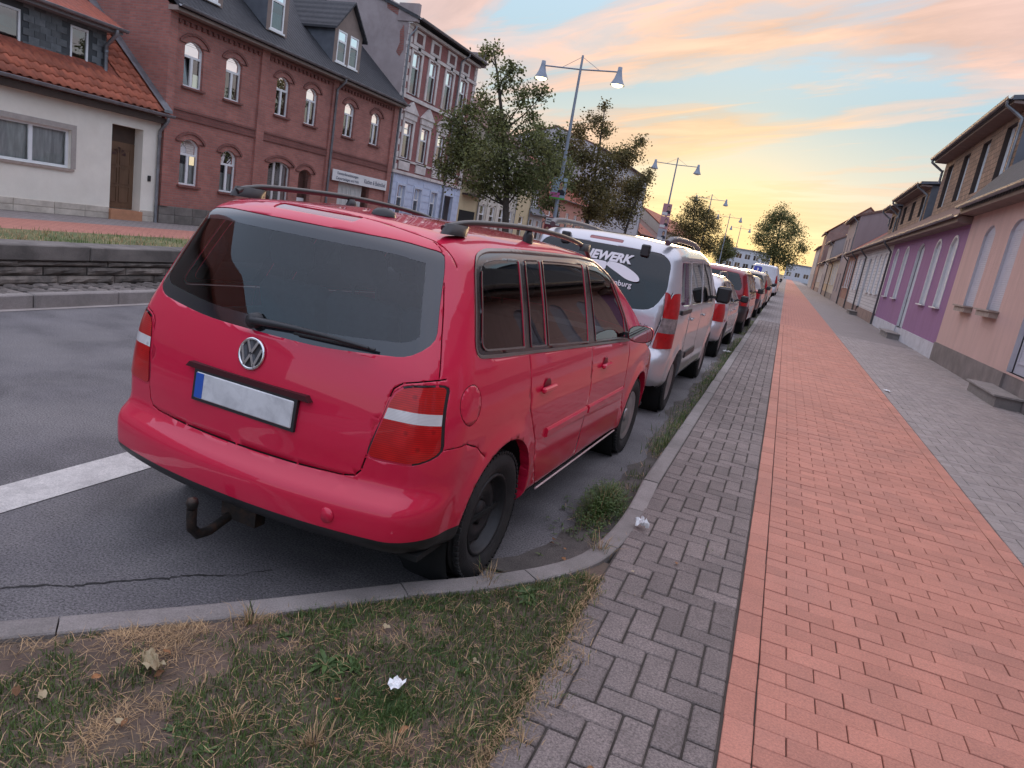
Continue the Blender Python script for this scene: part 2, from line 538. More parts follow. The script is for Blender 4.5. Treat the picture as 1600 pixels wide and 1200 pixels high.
y = 4.76
while y < 60:
    kerb_stone([(-0.60 + rg.uniform(-.004, .004), y + 0.995), (-0.60 + rg.uniform(-.004, .004), y + 0.003)], z1=0.10 + rg.uniform(-.004, .004))
    y += 1.0
Lc = sum(math.hypot(b[0] - a[0], b[1] - a[1]) for a, b in zip(KPc[:-1], KPc[1:]))
s_ = 0.0
while s_ < Lc - 0.3:
    ln = 0.62 if s_ < 3.6 else 1.0
    pts = [polyline_at(KPc, min(s_ + ln * k / 6 + (0.003 if k == 0 else (-0.003 if k == 6 else 0)), Lc - 1e-4))[0] for k in range(7)]
    kerb_stone(pts, z1=0.10 + rg.uniform(-.004, .003))
    s_ += ln


def kerb_side(x, y):
    """distance to the kerb's road edge, positive on the verge side"""
    best, sg = 1e9, 1
    for a, b in zip(KPc[:-1], KPc[1:]):
        dx, dy = b[0] - a[0], b[1] - a[1]
        L2 = dx * dx + dy * dy
        if L2 < 1e-9: continue
        t = max(0, min(1, ((x - a[0]) * dx + (y - a[1]) * dy) / L2))
        ex, ey = x - a[0] - t * dx, y - a[1] - t * dy
        d = math.hypot(ex, ey)
        if d < best:
            best, sg = d, (1 if (dx * ey - dy * ex) > 0 else -1)
    return best * sg


# ---- paved strips: pieces one by one near the camera, joined further on, a pattern beyond
YN = 24.0
C = 0.1065
far_red = brick_mat('red_paving_far', (0.47, 0.21, 0.16), (0.44, 0.19, 0.145), (0.19, 0.09, 0.07), 0.213, 0.1065, 'XY', 0.006, bump=0.2, var=0.08)
far_grey = brick_mat('grey_paving_far', (0.28, 0.245, 0.235), (0.24, 0.21, 0.20), (0.12, 0.105, 0.10), 0.213, 0.1065, 'XY', 0.008, bump=0.2, var=0.15)


def strip(name, x0, x1, mt, far):
    mb = MB()
    mb.add([(x0, -10, 0.088), (x1, -10, 0.088), (x1, YN, 0.088), (x0, YN, 0.088)], [(0, 1, 2, 3)], 0)
    mb.add([(x0, YN, 0.1), (x1, YN, 0.1), (x1, 320, 0.1), (x0, 320, 0.1)], [(0, 1, 2, 3)], 1)
    o = mb.build(name, [sand, far], fix=False)
    o['kind'] = 'structure'
    return o


pavement = strip('pavement', -0.49, 0.155, grey_paver, far_grey)
cycle_path = strip('cycle_path', 0.155, 1.84, red_paver, far_red)
footpath = strip('footpath', 1.84, 4.2, grey_paver2, far_grey)

PM = {}


def lay(parent, pieces, mt, jn, cam=(0, 0), limit=290, name='paver', chamf=0.004):
    """pieces: (x0, x1, y0, y1); those that show largest become parts, the others one joined part"""
    pieces = [p for p in pieces if p[1] - p[0] > 0.02 and p[3] - p[2] > 0.02]

    def vis(p):
        yc = (p[2] + p[3]) / 2
        xc = (p[0] + p[1]) / 2
        # in front of the lens: use the real view cone
        v = cam_inv @ Vector((xc, yc, 0.1))
        if v.z > -0.2: return False
        u, w_ = v.x / -v.z, v.y / -v.z
        return abs(u) < 0.80 and abs(w_) < 0.62
    order = sorted(pieces, key=lambda p: (not vis(p), math.hypot((p[0] + p[1]) / 2, (p[2] + p[3]) / 2)))
    rest = MB()
    for i, (x0, x1, y0, y1) in enumerate(order):
        dz = rg.uniform(-0.0022, 0.0022)
        if i < limit:
            key = (round(x1 - x0, 3), round(y1 - y0, 3), mt.name)
            if key not in PM:
                w2, l2 = (x1 - x0) / 2 - jn, (y1 - y0) / 2 - jn
                PM[key] = MB().cbox(-w2, w2, -l2, l2, -0.05, 0.0, chamf).mesh(name, mt)
            o = inst(name, PM[key], ((x0 + x1) / 2 + rg.uniform(-.001, .001), (y0 + y1) / 2 + rg.uniform(-.001, .001), 0.1 + dz), (rg.uniform(-.006, .006), rg.uniform(-.006, .006), rg.uniform(-.008, .008)), parent=parent)
        else:
            a0, a1, b0, b1 = x0 + jn, x1 - jn, y0 + jn, y1 - jn
            c = chamf
            z = 0.1 + dz
            rest.add([(a0, b0, z - .02), (a1, b0, z - .02), (a1, b1, z - .02), (a0, b1, z - .02), (a0, b0, z - c), (a1, b0, z - c), (a1, b1, z - c), (a0, b1, z - c),
                      (a0 + c, b0 + c, z), (a1 - c, b0 + c, z), (a1 - c, b1 - c, z), (a0 + c, b1 - c, z)],
                     [(8, 9, 10, 11), (4, 5, 9, 8), (5, 6, 10, 9), (6, 7, 11, 10), (7, 4, 8, 11), (0, 1, 5, 4), (1, 2, 6, 5), (2, 3, 7, 6), (3, 0, 4, 7)])
    if rest.v:
        o = rest.build(name, mt, parent, fix=False)
        o['kind'] = 'stuff'


cam_inv = cam.matrix_world.inverted()


def herringbone(x0, x1, y0, y1, flip=False):
    out = []
    ni, nj = int(round((x1 - x0) / C)) + 3, int((y1 - y0) / C) + 3
    for i in range(-2, ni):
        for j in range(-2, nj):
            ii = i if not flip else -i
            d = (ii - j) % 4
            if d == 0: r_ = (i, i + 2, j, j + 1) if not flip else (i - 1, i + 1, j, j + 1)
            elif d == 3: r_ = (i, i + 1, j, j + 2)
            else: continue
            q = [x0 + r_[0] * C, x0 + r_[1] * C, y0 + r_[2] * C, y0 + r_[3] * C]
            q = [max(q[0], x0), min(q[1], x1), max(q[2], y0), min(q[3], y1)]
            if q[1] - q[0] > 0.02 and q[3] - q[2] > 0.02: out.append(tuple(q))
    return out


lay(pavement, herringbone(0.155 - 6 * C, 0.152, -1.0, YN), grey_paver, 0.0042, name='paver', chamf=0.005)
reds = []
bx0, bx1 = 0.158, 1.84
j = 0
y = -1.0
while y < YN:
    reds.append((bx0, bx0 + C, y, y + 2 * C))
    reds.append((bx1 - C, bx1, y, y + 2 * C))
    for r_ in (0, 1):
        x = bx0 + C + 0.002
        first = C if r_ else 2 * C
        xe = bx1 - C - 0.002
        while x < xe - 0.01:
            x2 = min(x + first, xe)
            reds.append((x, x2, y + r_ * C, y + (r_ + 1) * C))
            x = x2
            first = 2 * C
    y += 2 * C
lay(cycle_path, reds, red_paver, 0.0020, name='brick', chamf=0.0025)
lay(footpath, herringbone(1.845, 1.845 + 21 * C, 1.5, YN), grey_paver2, 0.003, name='paver', chamf=0.004)

# ---- verge between the pavement and the kerb: soil, turf, straw, weeds
def fbm(x, y, s, o=4):
    from mathutils import noise as nz
    return nz.fractal(Vector((x * s, y * s, 3.7)), 1.0, 2.0, o)


vb = MB()
gs = 0.045
cells = {}
vi = {}
for i in range(-130, 3):
    for j in range(-55, 75):
        x, y = -0.40 + i * gs, j * gs
        if x > -0.42: continue
        kd = kerb_side(x, y) if y < 4.5 else -1
        if kd < 0.03: continue
        edge = min(1.0, max(0.0, (kd - 0.11) / 0.10), max(0.0, (-0.49 - x) / 0.08))
        z = 0.078 + edge * (0.030 + 0.018 * fbm(x, y, 2.2) + 0.007 * fbm(x, y, 9.0))
        vi[(i, j)] = len(vb.v)
        vb.v.append((x, y, z))
for (i, j) in list(vi):
    q = [(i, j), (i + 1, j), (i + 1, j + 1), (i, j + 1)]
    if all(k in vi for k in q):
        vb.f.append(tuple(vi[k] for k in q))
        vb.m.append(0)
        vb.s.append(True)
verge = vb.build('verge', soil, fix=False)
verge['kind'] = 'structure'

grass_g = mat('grass_green', (0.100, 0.150, 0.038), 0.6, var=0.3, scale=4, island=0.45, trans=0.3, world=True)
grass_d = mat('weed_leaf', (0.075, 0.130, 0.038), 0.55, var=0.3, scale=5, island=0.4, trans=0.25, world=True)
straw_m = mat('straw', (0.42, 0.28, 0.15), 0.8, var=0.3, scale=5, island=0.45, trans=0.2, world=True)
dryleaf = mat('dry_leaf', (0.30, 0.14, 0.06), 0.8, var=0.35, scale=20, island=0.5, trans=0.15)
pale_leaf = mat('pale_leaf', (0.45, 0.36, 0.22), 0.8, var=0.25, scale=20, island=0.3, trans=0.15)
litter_m = mat('paper_litter', (0.78, 0.78, 0.78), 0.7, var=0.08, scale=20)


class Blades:
    def __init__(self, seed):
        self.r = random.Random(seed)
        self.mb = MB()

    def blade(self, x, y, z, h, wd, m, lean=None, ang=None):
        r_ = self.r
        a = r_.uniform(0, 6.283) if ang is None else ang
        ln = (r_.uniform(0.1, 0.9) if lean is None else lean) * h
        dx, dy = math.cos(a), math.sin(a)
        px, py = -dy * wd / 2, dx * wd / 2
        hz = math.sqrt(max(h * h - ln * ln, 0.02 * h * h))
        mx, my, mz = x + dx * ln * .35, y + dy * ln * .35, z + hz * .62
        tx, ty, tz = x + dx * ln, y + dy * ln, z + hz * (0.95 if ln < .7 * h else .8)
        self.mb.add([(x - px, y - py, z), (x + px, y + py, z), (mx + px * .8, my + py * .8, mz), (mx - px * .8, my - py * .8, mz), (tx, ty, tz)],
                    [(0, 1, 2, 3), (3, 2, 4)], m, True)

    def straw(self, x, y, z, L, wd, m):
        r_ = self.r
        a = r_.uniform(0, 6.283)
        dx, dy = math.cos(a), math.sin(a)
        px, py = -dy * wd / 2, dx * wd / 2
        z1 = z + r_.uniform(0.002, 0.022)
        z2 = z + r_.uniform(0.0, 0.03)
        self.mb.add([(x - px, y - py, z), (x + px, y + py, z), (x + dx * L * .5 + px, y + dy * L * .5 + py, z1), (x + dx * L * .5 - px, y + dy * L * .5 - py, z1),
                     (x + dx * L, y + dy * L, z2)], [(0, 1, 2, 3), (3, 2, 4)], m, True)

    def leaf(self, x, y, z, L, wd, m, ang, pitch, lift=0.0):
        """broad leaf from a centre, arching outward"""
        dx, dy = math.cos(ang), math.sin(ang)
        px, py = -dy * wd / 2, dx * wd / 2
        pts = []
        for t, ww in ((0.05, 0.25), (0.4, 0.9), (0.72, 1.0), (1.0, 0.08)):
            d = L * t * math.cos(pitch * (1 - .5 * t))
            zz = z + lift + L * t * math.sin(pitch * (1 - .75 * t))
            pts.append((x + dx * d + px * ww, y + dy * d + py * ww, zz + .12 * wd))
            pts.append((x + dx * d, y + dy * d, zz))
            pts.append((x + dx * d - px * ww, y + dy * d - py * ww, zz + .12 * wd))
        fs = []
        for k in range(3):
            b = k * 3
            fs += [(b, b + 1, b + 4, b + 3), (b + 1, b + 2, b + 5, b + 4)]
        self.mb.add(pts, fs, m, True)

    def rosette(self, x, y, z, L, n, m, wd=None):
        for k in range(n):
            a = 6.283 * k / n + self.r.uniform(-.3, .3)
            l = L * self.r.uniform(.6, 1.1)
            self.leaf(x, y, z, l, (wd or L * .28), m, a, self.r.uniform(.25, 1.0))


GM = [grass_g, straw_m, grass_d]


def verge_ok(x, y):
    return kerb_side(x, y) > 0.10 and x < -0.44


def vz(x, y):
    kd = kerb_side(x, y)
    edge = min(1.0, max(0.0, (kd - 0.11) / 0.10), max(0.0, (-0.49 - x) / 0.08))
    return 0.076 + edge * (0.030 + 0.018 * fbm(x, y, 2.2) + 0.007 * fbm(x, y, 9.0))


bl = Blades(3)
rr = random.Random(5)
cnt = 0
while cnt < 64000:
    x, y = rr.uniform(-3.4, -0.44), rr.uniform(0.35, 3.1)
    if rr.random() > 1.25 - 0.27 * math.hypot(x + .7, y - 1.4): continue
    if not verge_ok(x, y): continue
    g = fbm(x + 1.3, y + .4, 2.3) * 1.2 + 0.6 * fbm(x + 9, y, 6.0)
    right = max(0.0, 1 - math.hypot(x + 0.70, (y - 2.25) * 0.8) / 0.95) * 1.0 + .10   # denser turf by the pavement
    cnt += 1
    p = g + right - .38 * min(1.0, max(0.0, (-1.25 - x) / .5))   # barer ground away from the paving
    z = vz(x, y) - 0.003
    if p > 0.12:
        if rr.random() < 0.93:
            bl.blade(x, y, z, rr.uniform(.014, .046), rr.uniform(.002, .0046), 0 if rr.random() < .75 else 2)
        else:
            bl.straw(x, y, z + .008, rr.uniform(.03, .08), .0022, 1)
    elif p > -0.10:
        u = rr.random()
        if u < 0.40: bl.blade(x, y, z, rr.uniform(.012, .045), rr.uniform(.002, .004), 0)
        elif u < 0.60: bl.straw(x, y, z + .003, rr.uniform(.02, .07), rr.uniform(.0012, .0024), 1)
    else:
        if rr.random() < (0.85 if fbm(x + 20, y - 7, 2.6) > .02 else .16): bl.straw(x, y, z + .002, rr.uniform(.02, .085), rr.uniform(.0012, .0022), 1)
# low clover-like and plantain weeds
for k in range(1500):
    x, y = rr.uniform(-3.0, -0.5), rr.uniform(0.5, 3.0)
    if not verge_ok(x, y): continue
    g = fbm(x + 4, y + 2, 1.6)
    if g < 0.08: continue
    bl.rosette(x, y, vz(x, y), rr.uniform(.012, .038), rr.randint(3, 7), 2 if rr.random() < .7 else 0)
for (x, y, L, n) in [(-1.14, 1.82, .10, 14), (-1.06, 1.86, .08, 10), (-1.09, 1.78, .07, 9), (-1.3, 1.34, .06, 9), (-.72, 2.72, .10, 14), (-.70, 2.66, .08, 12),
                     (-1.35, 1.86, .05, 10), (-1.22, 1.98, .05, 8)]:
    if verge_ok(x, y): bl.rosette(x, y, vz(x, y), L * .8, n + 4, 2, L * .17)
for k in range(2600):   # close low turf round the scrap of paper
    a, d = rr.uniform(0, 6.283), abs(rr.gauss(0, .09))
    x, y = -.84 + math.cos(a) * d, 1.76 + math.sin(a) * d
    bl.blade(x, y, vz(x, y), rr.uniform(.012, .034), .0035, 2 if rr.random() < .7 else 0)
for k in range(2400):   # turf creeping over the edge of the paving
    y = rr.uniform(1.3, 3.1)
    x = -.50 + abs(rr.gauss(0, .055)) * (1 + 1.2 * fbm(3, y, 2.5)) - .02
    z = .1 if x > -.49 else vz(x, y)
    if rr.random() < .6: bl.blade(x, y, z, rr.uniform(.012, .04), .003, 0 if rr.random() < .6 else 1)
    else: bl.straw(x, y, z + .004, rr.uniform(.02, .07), .0022, 1)
# dry tussocks at the kerb and on the pavement edge
for (x, y, n, h, g) in [(-0.57, 3.42, 70, .10, .25), (-0.53, 3.02, 60, .07, .45), (-0.50, 2.86, 30, .05, .6), (-1.50, 1.86, 90, .10, .25), (-0.92, 2.74, 50, .09, .2), (-0.47, 2.62, 30, .05, .5), (-.42, 1.86, 40, .06, .35),
                        (-.40, 2.12, 35, .05, .4), (-.44, 2.3, 30, .05, .5), (-2.05, 1.28, 60, .08, .1), (-.75, 1.62, 90, .09, .15), (-.95, 1.5, 90, .08, .1), (-1.2, 1.45, 60, .08, .15), (-.6, 1.75, 60, .07, .2),
                        (-0.02, 3.85, 8, .04, .9), (-.30, 3.05, 6, .03, .6), (-.46, 3.62, 14, .05, .7)]:
    for q in range(n):
        a, d = rr.uniform(0, 6.283), abs(rr.gauss(0, .045))
        xx, yy = x + math.cos(a) * d, y + math.sin(a) * d
        zz = vz(xx, yy) if verge_ok(xx, yy) else 0.097
        bl.blade(xx, yy, zz, h * rr.uniform(.4, 1.1), .003, 0 if rr.random() < g else 1, lean=rr.uniform(.4, .95), ang=a + rr.uniform(-.8, .8))
for k in range(3200):   # crumbs of soil and grit
    x, y = rr.uniform(-3.0, -0.46), rr.uniform(0.4, 3.0)
    if not verge_ok(x, y): continue
    z, s_c = vz(x, y), rr.uniform(.002, .007)
    bl.mb.add([(x - s_c, y, z), (x + s_c * .6, y - s_c, z), (x + s_c * .5, y + s_c, z), (x + rr.uniform(-.3, .3) * s_c, y, z + s_c * rr.uniform(.6, 1.1))], [(0, 1, 3), (1, 2, 3), (2, 0, 3)], 3)
GM.append(soil)
turf = bl.mb.build('turf', GM, fix=False)
tag(turf, 'patchy green turf and dry straw on the soil verge by the kerb', 'grass', kind='stuff')

# ---- weeds and dirt in the gutter along the kerb
gm = MB()
prev = None
rows = []
yy = 3.0
while yy < 60:
    wd = 0.20 + 0.10 * fbm(0.3, yy, 1.3) + 0.05 * fbm(5, yy, 5)
    rows.append((yy, wd))
    yy += 0.12
vs, fs = [], []
for k, (yy, wd) in enumerate(rows):
    kx = -0.60 if yy > 3.5 else -0.60 - (3.5 - yy) * .55
    vs += [(kx + 0.01, yy, 0.028), (kx - wd * .45, yy, 0.018 + .008 * fbm(1, yy, 3)), (kx - wd, yy, 0.003)]
for k in range(len(rows) - 1):
    b = k * 3
    fs += [(b, b + 3, b + 4, b + 1), (b + 1, b + 4, b + 5, b + 2)]
gm.add(vs, fs, 0, True)
o = gm.build('gutter_dirt', dirt_m, fix=False)
o['kind'] = 'structure'
gw = Blades(8)
n_w = 0
while n_w < 9000:
    yy = 3.3 + abs(rr.random()) ** 1.7 * 45
    d = fbm(2.0, yy, 0.9) + .4 * fbm(7, yy, 4)
    x = -0.605 - abs(rr.gauss(0, .075)) + (.012 if rr.random() < .2 else 0)
    n_w += 1
    if d < -0.12: continue
    if rr.random() < .62: gw.blade(x, yy, .012, rr.uniform(.03, .10) * (1 + d), rr.uniform(.003, .006), 0 if rr.random() < .7 else 2)
    else: gw.straw(x, yy, .02, rr.uniform(.03, .1), .003, 1)
for k in range(160):
    yy = 3.6 + rr.random() ** 1.5 * 34
    if fbm(2.0, yy, 0.9) < -.05: continue
    gw.rosette(-0.62 - abs(rr.gauss(0, .06)), yy, .015, rr.uniform(.03, .07), rr.randint(5, 9), 2)
o = gw.mb.build('gutter_weeds', GM, fix=False)
tag(o, 'low weeds and dry stalks growing in the gutter along the kerb', 'weeds', kind='stuff')

# the tall bushy weed by the kerb beside the red car
wd_ = empty('weed_clump', (-0.73, 4.15, 0.0), label='tall bushy green weed in the gutter beside the red car', cat='weed')
cl = Blades(21)
for k in range(800):
    a, d = rr.uniform(0, 6.283), abs(rr.gauss(0, .12))
    x, y = math.cos(a) * d * .75, math.sin(a) * d * 2.4
    hh = (.17 + .07 * fbm(x * 3, y * 3, 3.0)) * math.exp(-(d / .16) ** 2) * rr.uniform(.3, 1.25) + .02
    cl.blade(x, y, 0.01, hh, .004, (1 if rr.random() < .2 else (0 if rr.random() < .6 else 2)), lean=rr.uniform(.1, .75), ang=a + rr.uniform(-.6, .6))
    for q in range(3):
        t = rr.uniform(.3, 1.0)
        cl.leaf(x + math.cos(a) * hh * .3 * t, y + math.sin(a) * hh * .3 * t, hh * t * .9, rr.uniform(.015, .035), .008, 2 if rr.random() < .6 else 0, rr.uniform(0, 6.283), rr.uniform(-.2, .8))
for k in range(60):
    a, d = rr.uniform(0, 6.283), abs(rr.gauss(0, .12))
    cl.straw(math.cos(a) * d - .03, math.sin(a) * d * 1.4 - .12, .02, rr.uniform(.05, .12), .003, 1)
cl.mb.build('stems', GM, wd_, fix=False)

# ---- fallen leaves and litter
def leaf_mesh(seed):
    r_ = random.Random(seed)
    mb = MB()
    n = 6
    vs = []
    for i in range(n + 1):
        t = i / n
        wd = math.sin(math.pi * min(1, t * .96 + .03)) ** .8 * .30
        z = .18 * math.sin(t * 3 + r_.random() * 2)
        cur = r_.uniform(.05, .2)
        vs += [(t - .5, wd, z + cur), (t - .5, 0, z), (t - .5, -wd, z + cur * r_.uniform(.3, 1.2))]
    fs = []
    for i in range(n):
        b = 3 * i
        fs += [(b, b + 3, b + 4, b + 1), (b + 1, b + 4, b + 5, b + 2)]
    mb.add(vs, fs, 0, True)
    return mb


LM = [leaf_mesh(k).mesh('fallen_leaf', dryleaf) for k in range(3)] + [leaf_mesh(9 + k).mesh('fallen_leaf', pale_leaf) for k in range(3)]
spots = [(-.36, 3.26, 1, 'v'), (-.18, 3.52, 0, 'p'), (-.20, 1.86, 0, 'p'), (1.01, 2.56, 1, 'p'), (.86, 2.42, 1, 'p')]
for k in range(15):
    while True:
        x, y = rr.uniform(-2.2, -.5), rr.uniform(1.0, 2.9)
        if verge_ok(x, y): break
    spots.append((x, y, rr.random() < .45, 'v'))
for k in range(7):
    spots.append((-.74 + rr.gauss(0, .06), 3.35 + rr.gauss(0, .12), 0, 'g'))
for x, y, pale, wh in spots:
    z = {'v': (vz(x, y) + .022) if verge_ok(x, y) else .112, 'p': .110, 'g': .034}[wh]
    o = inst('fallen_leaf', LM[rr.randint(3, 5) if pale else rr.randint(0, 2)], (x, y, z), (rr.uniform(-.3, .3), rr.uniform(-.3, .3), rr.uniform(0, 6.28)), (rr.uniform(.022, .040),) * 3)
    if wh == 'v': tag(o, 'small dry curled leaf lying in the turf of the verge', 'leaf', 'dry leaves on the verge')
    elif wh == 'p': tag(o, 'small dry leaf lying on the paving stones', 'leaf', 'dry leaves on the paving')
    else: tag(o, 'brown leaf in the gutter behind the tall weed', 'leaf', 'brown leaves in the gutter')


def scrap(name, x, y, z, sx, sy, seed, label, h=.02, m=None):
    r_ = random.Random(seed)
    n = 7
    vs, fs = [], []
    for j in range(n):
        for i in range(n):
            u, v = i / (n - 1) - .5, j / (n - 1) - .5
            e = 1 + .25 * r_.uniform(-1, 1)
            vs.append((u * sx * e, v * sy * e, h * (r_.random() * .7 + .6 * abs(math.sin(u * 7 + v * 4)))))
    for j in range(n - 1):
        for i in range(n - 1):
            fs.append((j * n + i, j * n + i + 1, (j + 1) * n + i + 1, (j + 1) * n + i))
    o = MB().add(vs, fs).build(name, m or litter_m, loc=(x, y, z), rot=(0, 0, r_.uniform(0, 6)), fix=False)
    return tag(o, label, 'litter')


scrap('paper_scrap', -.87, 1.83, .135, .055, .045, 4, 'crumpled white paper scrap lying in the turf', .018)
scrap('paper_scrap', -.44, 3.86, .104, .06, .07, 5, 'white paper scrap on the pavement edge near the tall weed', .05)
scrap('paper_scrap', 1.93, 12.6, .104, .12, .08, 6, 'pale scrap on the edge of the red path', .02)
scrap('paper_scrap', -.72, 13.9, .03, .16, .1, 7, 'white scrap in the gutter beside the silver estate car', .03)
scrap('dead_leaf', -1.56, 1.48, .132, .11, .05, 8, 'large pale crumpled dead leaf lying on the bare soil', .03, pale_leaf)
# a long crack in the asphalt near the kerb
ck = MB()
cp = [(-2.75, 1.34), (-2.6, 1.50), (-2.48, 1.62), (-2.38, 1.73), (-2.3, 1.79), (-2.2, 1.92), (-2.1, 2.02), (-2.01, 2.13), (-1.92, 2.2), (-1.80, 2.35)]
cp = smooth_poly(cp, 7)
vs, fs = [], []
for k, (x, y) in enumerate(cp):
    wd = (.0012 + .004 * rr.random()) * (1 if k < len(cp) - 8 else .5)
    jx = rr.uniform(-.012, .012)
    vs += [(x - wd + jx, y + wd, .003), (x + wd + jx, y - wd, .003)]
fs = [(2 * k, 2 * k + 1, 2 * k + 3, 2 * k + 2) for k in range(len(cp) - 1)]
ck.add(vs, fs)
o = ck.build('road_crack', mat('crack', (0.03, 0.028, 0.027), 0.95, var=0.2), fix=False)
o['kind'] = 'structure'

# ------------------------------------------------------------------ cars
def curve(xs, ys, soft=0.06, lo=-1.0, hi=6.5, n=1500):
    g = np.linspace(lo, hi, n)
    v = np.interp(g, xs, ys)
    sg = soft / ((hi - lo) / n)
    if sg > 0.5:
        k = np.arange(-int(3 * sg) - 1, int(3 * sg) + 2)
        kw = np.exp(-0.5 * (k / sg) ** 2)
        kw /= kw.sum()
        v = np.convolve(np.pad(v, len(k) // 2, mode='edge'), kw, mode='valid')[:n]
    return lambda t: np.interp(t, g, v)


def axis_coords(lo, hi, r, step, nb=6):
    a = [lo + r - r * math.tan(R(45) * k / nb) for k in range(nb, 0, -1)]
    m = max(2, int(round((hi - lo - 2 * r) / step)))
    b = [lo + r + (hi - lo - 2 * r) * k / m for k in range(m + 1)]
    c = [hi - r + r * math.tan(R(45) * k / nb) for k in range(1, nb + 1)]
    return a + b + c


def smoothstep(t):
    t = np.clip(t, 0, 1)
    return t * t * (3 - 2 * t)


def car_shell(S, step=0.04):
    L, W, Hn, zb = S['L'], S['W'], S['H'], S['zb']
    rx, ry, rz = S['r']
    ax = axis_coords(-W, W, rx, step * 1.5)
    ay = axis_coords(0, L, ry, step)
    az = axis_coords(zb, Hn, rz, step * .8)
    lo = np.array([-W + rx, ry, zb + rz])
    hi = np.array([W - rx, L - ry, Hn - rz])
    rad = np.array([rx, ry, rz])
    keys, P, F = {}, [], []

    def vid(p):
        k = (round(p[0], 5), round(p[1], 5), round(p[2], 5))
        if k not in keys:
            keys[k] = len(P)
            P.append(p)
        return keys[k]

    def face_grid(A, B, fn, flip):
        idx = [[vid(fn(a, b)) for b in B] for a in A]
        for i in range(len(A) - 1):
            for j in range(len(B) - 1):
                q = (idx[i][j], idx[i + 1][j], idx[i + 1][j + 1], idx[i][j + 1])
                F.append(q[::-1] if flip else q)
    face_grid(ay, az, lambda a, b: (W, a, b), False)
    face_grid(ay, az, lambda a, b: (-W, a, b), True)
    face_grid(ax, az, lambda a, b: (a, 0.0, b), False)
    face_grid(ax, az, lambda a, b: (a, L, b), True)
    face_grid(ax, ay, lambda a, b: (a, b, Hn), False)
    P = np.array(P)
    q = np.clip(P, lo, hi)
    d = (P - q) / rad
    d /= np.maximum(np.linalg.norm(d, axis=1, keepdims=True), 1e-9)
    P = q + d * rad
    x, y, z = P[:, 0].copy(), P[:, 1].copy(), P[:, 2].copy()
    zf = (z - zb) / (Hn - zb)
    zbt = S['zbot'](y)
    zt = S['ztop'](y) - S.get('camber', 0.035) * (x / W) ** 2
    z2 = zbt + zf * (zt - zbt)
    wv = S['w'](z2) * S['plan'](y)
    x2 = x / W * wv
    bow = S.get('bow', 0.12) * (np.abs(x) / W) ** 2.2
    fr = 1 - smoothstep(y / 1.1)
    y2 = y + (S['yr'](z2) + bow) * fr
    ff = smoothstep((y - (L - 1.3)) / 1.3)
    y2 = y2 - (S['yf'](z2) + bow * 1.2) * ff
    for (wy, wz, wr) in S['arches']:                       # slight flare round the wheel openings
        dd = np.hypot(y2 - wy, z2 - wz)
        band = np.exp(-((dd - wr) / 0.055) ** 2)
        side = (np.abs(x2) > 0.80 * wv)
        x2 = x2 + np.sign(x2) * band * 0.014 * side
    for fn in S.get('warps', []):
        x2, y2, z2 = fn(x2, y2, z2)
    bm = bmesh.new()
    vs = [bm.verts.new((float(a), float(b), float(c))) for a, b, c in zip(x2, y2, z2)]
    for f in F:
        try:
            fc = bm.faces.new([vs[i] for i in f])
            fc.smooth = True
        except ValueError:
            pass
    bmesh.ops.recalc_face_normals(bm, faces=bm.faces)
    bm.normal_update()
    return bm


def p2(v, view):
    return (v.y, v.z) if view[0] == 's' else ((v.x, v.z) if view == 'rear' else ((v.x, v.y) if view == 'top' else (v.x, v.z)))


def in_poly(p, poly):
    c = False
    n = len(poly)
    for i in range(n):
        x1, y1 = poly[i]
        x2, y2 = poly[(i + 1) % n]
        if (y1 > p[1]) != (y2 > p[1]) and p[0] < (x2 - x1) * (p[1] - y1) / (y2 - y1) + x1:
            c = not c
    return c


def view_ok(c, n, view, S):
    if view == 'sr': return n.x > 0.25 and c.x > 0.3
    if view == 'sl': return n.x < -0.25 and c.x < -0.3
    if view == 'rear': return n.y < -0.12 and c.y < 1.2
    if view == 'front': return n.y > 0.12 and c.y > S['L'] - 1.6
    if view == 'top': return n.z > 0.15
    return True


def cut(bm, poly, view, S, pad=0.06):
    """split the faces along a polygon seen from one side, return the faces inside"""
    us = [p[0] for p in poly]
    ws = [p[1] for p in poly]
    b = (min(us) - pad, max(us) + pad, min(ws) - pad, max(ws) + pad)
    faces = []
    for f in bm.faces:
        c = f.calc_center_median()
        u, w_ = p2(c, view)
        if b[0] < u < b[1] and b[2] < w_ < b[3] and view_ok(c, f.normal, view, S):
            faces.append(f)
    n = len(poly)
    for i in range(n):
        a, e = poly[i], poly[(i + 1) % n]
        du, dw = e[0] - a[0], e[1] - a[1]
        if abs(du) + abs(dw) < 1e-6: continue
        if view[0] == 's': co, no = (0, a[0], a[1]), (0, dw, -du)
        elif view == 'top': co, no = (a[0], a[1], 0), (dw, -du, 0)
        else: co, no = (a[0], 0, a[1]), (dw, 0, -du)
        e0, e1 = min(a[0], e[0]) - pad, max(a[0], e[0]) + pad
        g0, g1 = min(a[1], e[1]) - pad, max(a[1], e[1]) + pad
        near, restf = [], []
        for f in faces:
            u, w_ = p2(f.calc_center_median(), view)
            (near if (e0 < u < e1 and g0 < w_ < g1) else restf).append(f)
        ed = set()
        vt = set()
        for f in near:
            ed.update(f.edges)
            vt.update(f.verts)
        r_ = bmesh.ops.bisect_plane(bm, geom=list(vt) + list(ed) + near, dist=1e-5, plane_co=co, plane_no=no)
        faces = restf + [g for g in r_['geom'] if isinstance(g, bmesh.types.BMFace)]
    faces = [f for f in set(faces) if f.is_valid]
    return [f for f in faces if in_poly(p2(f.calc_center_median(), view), poly)]


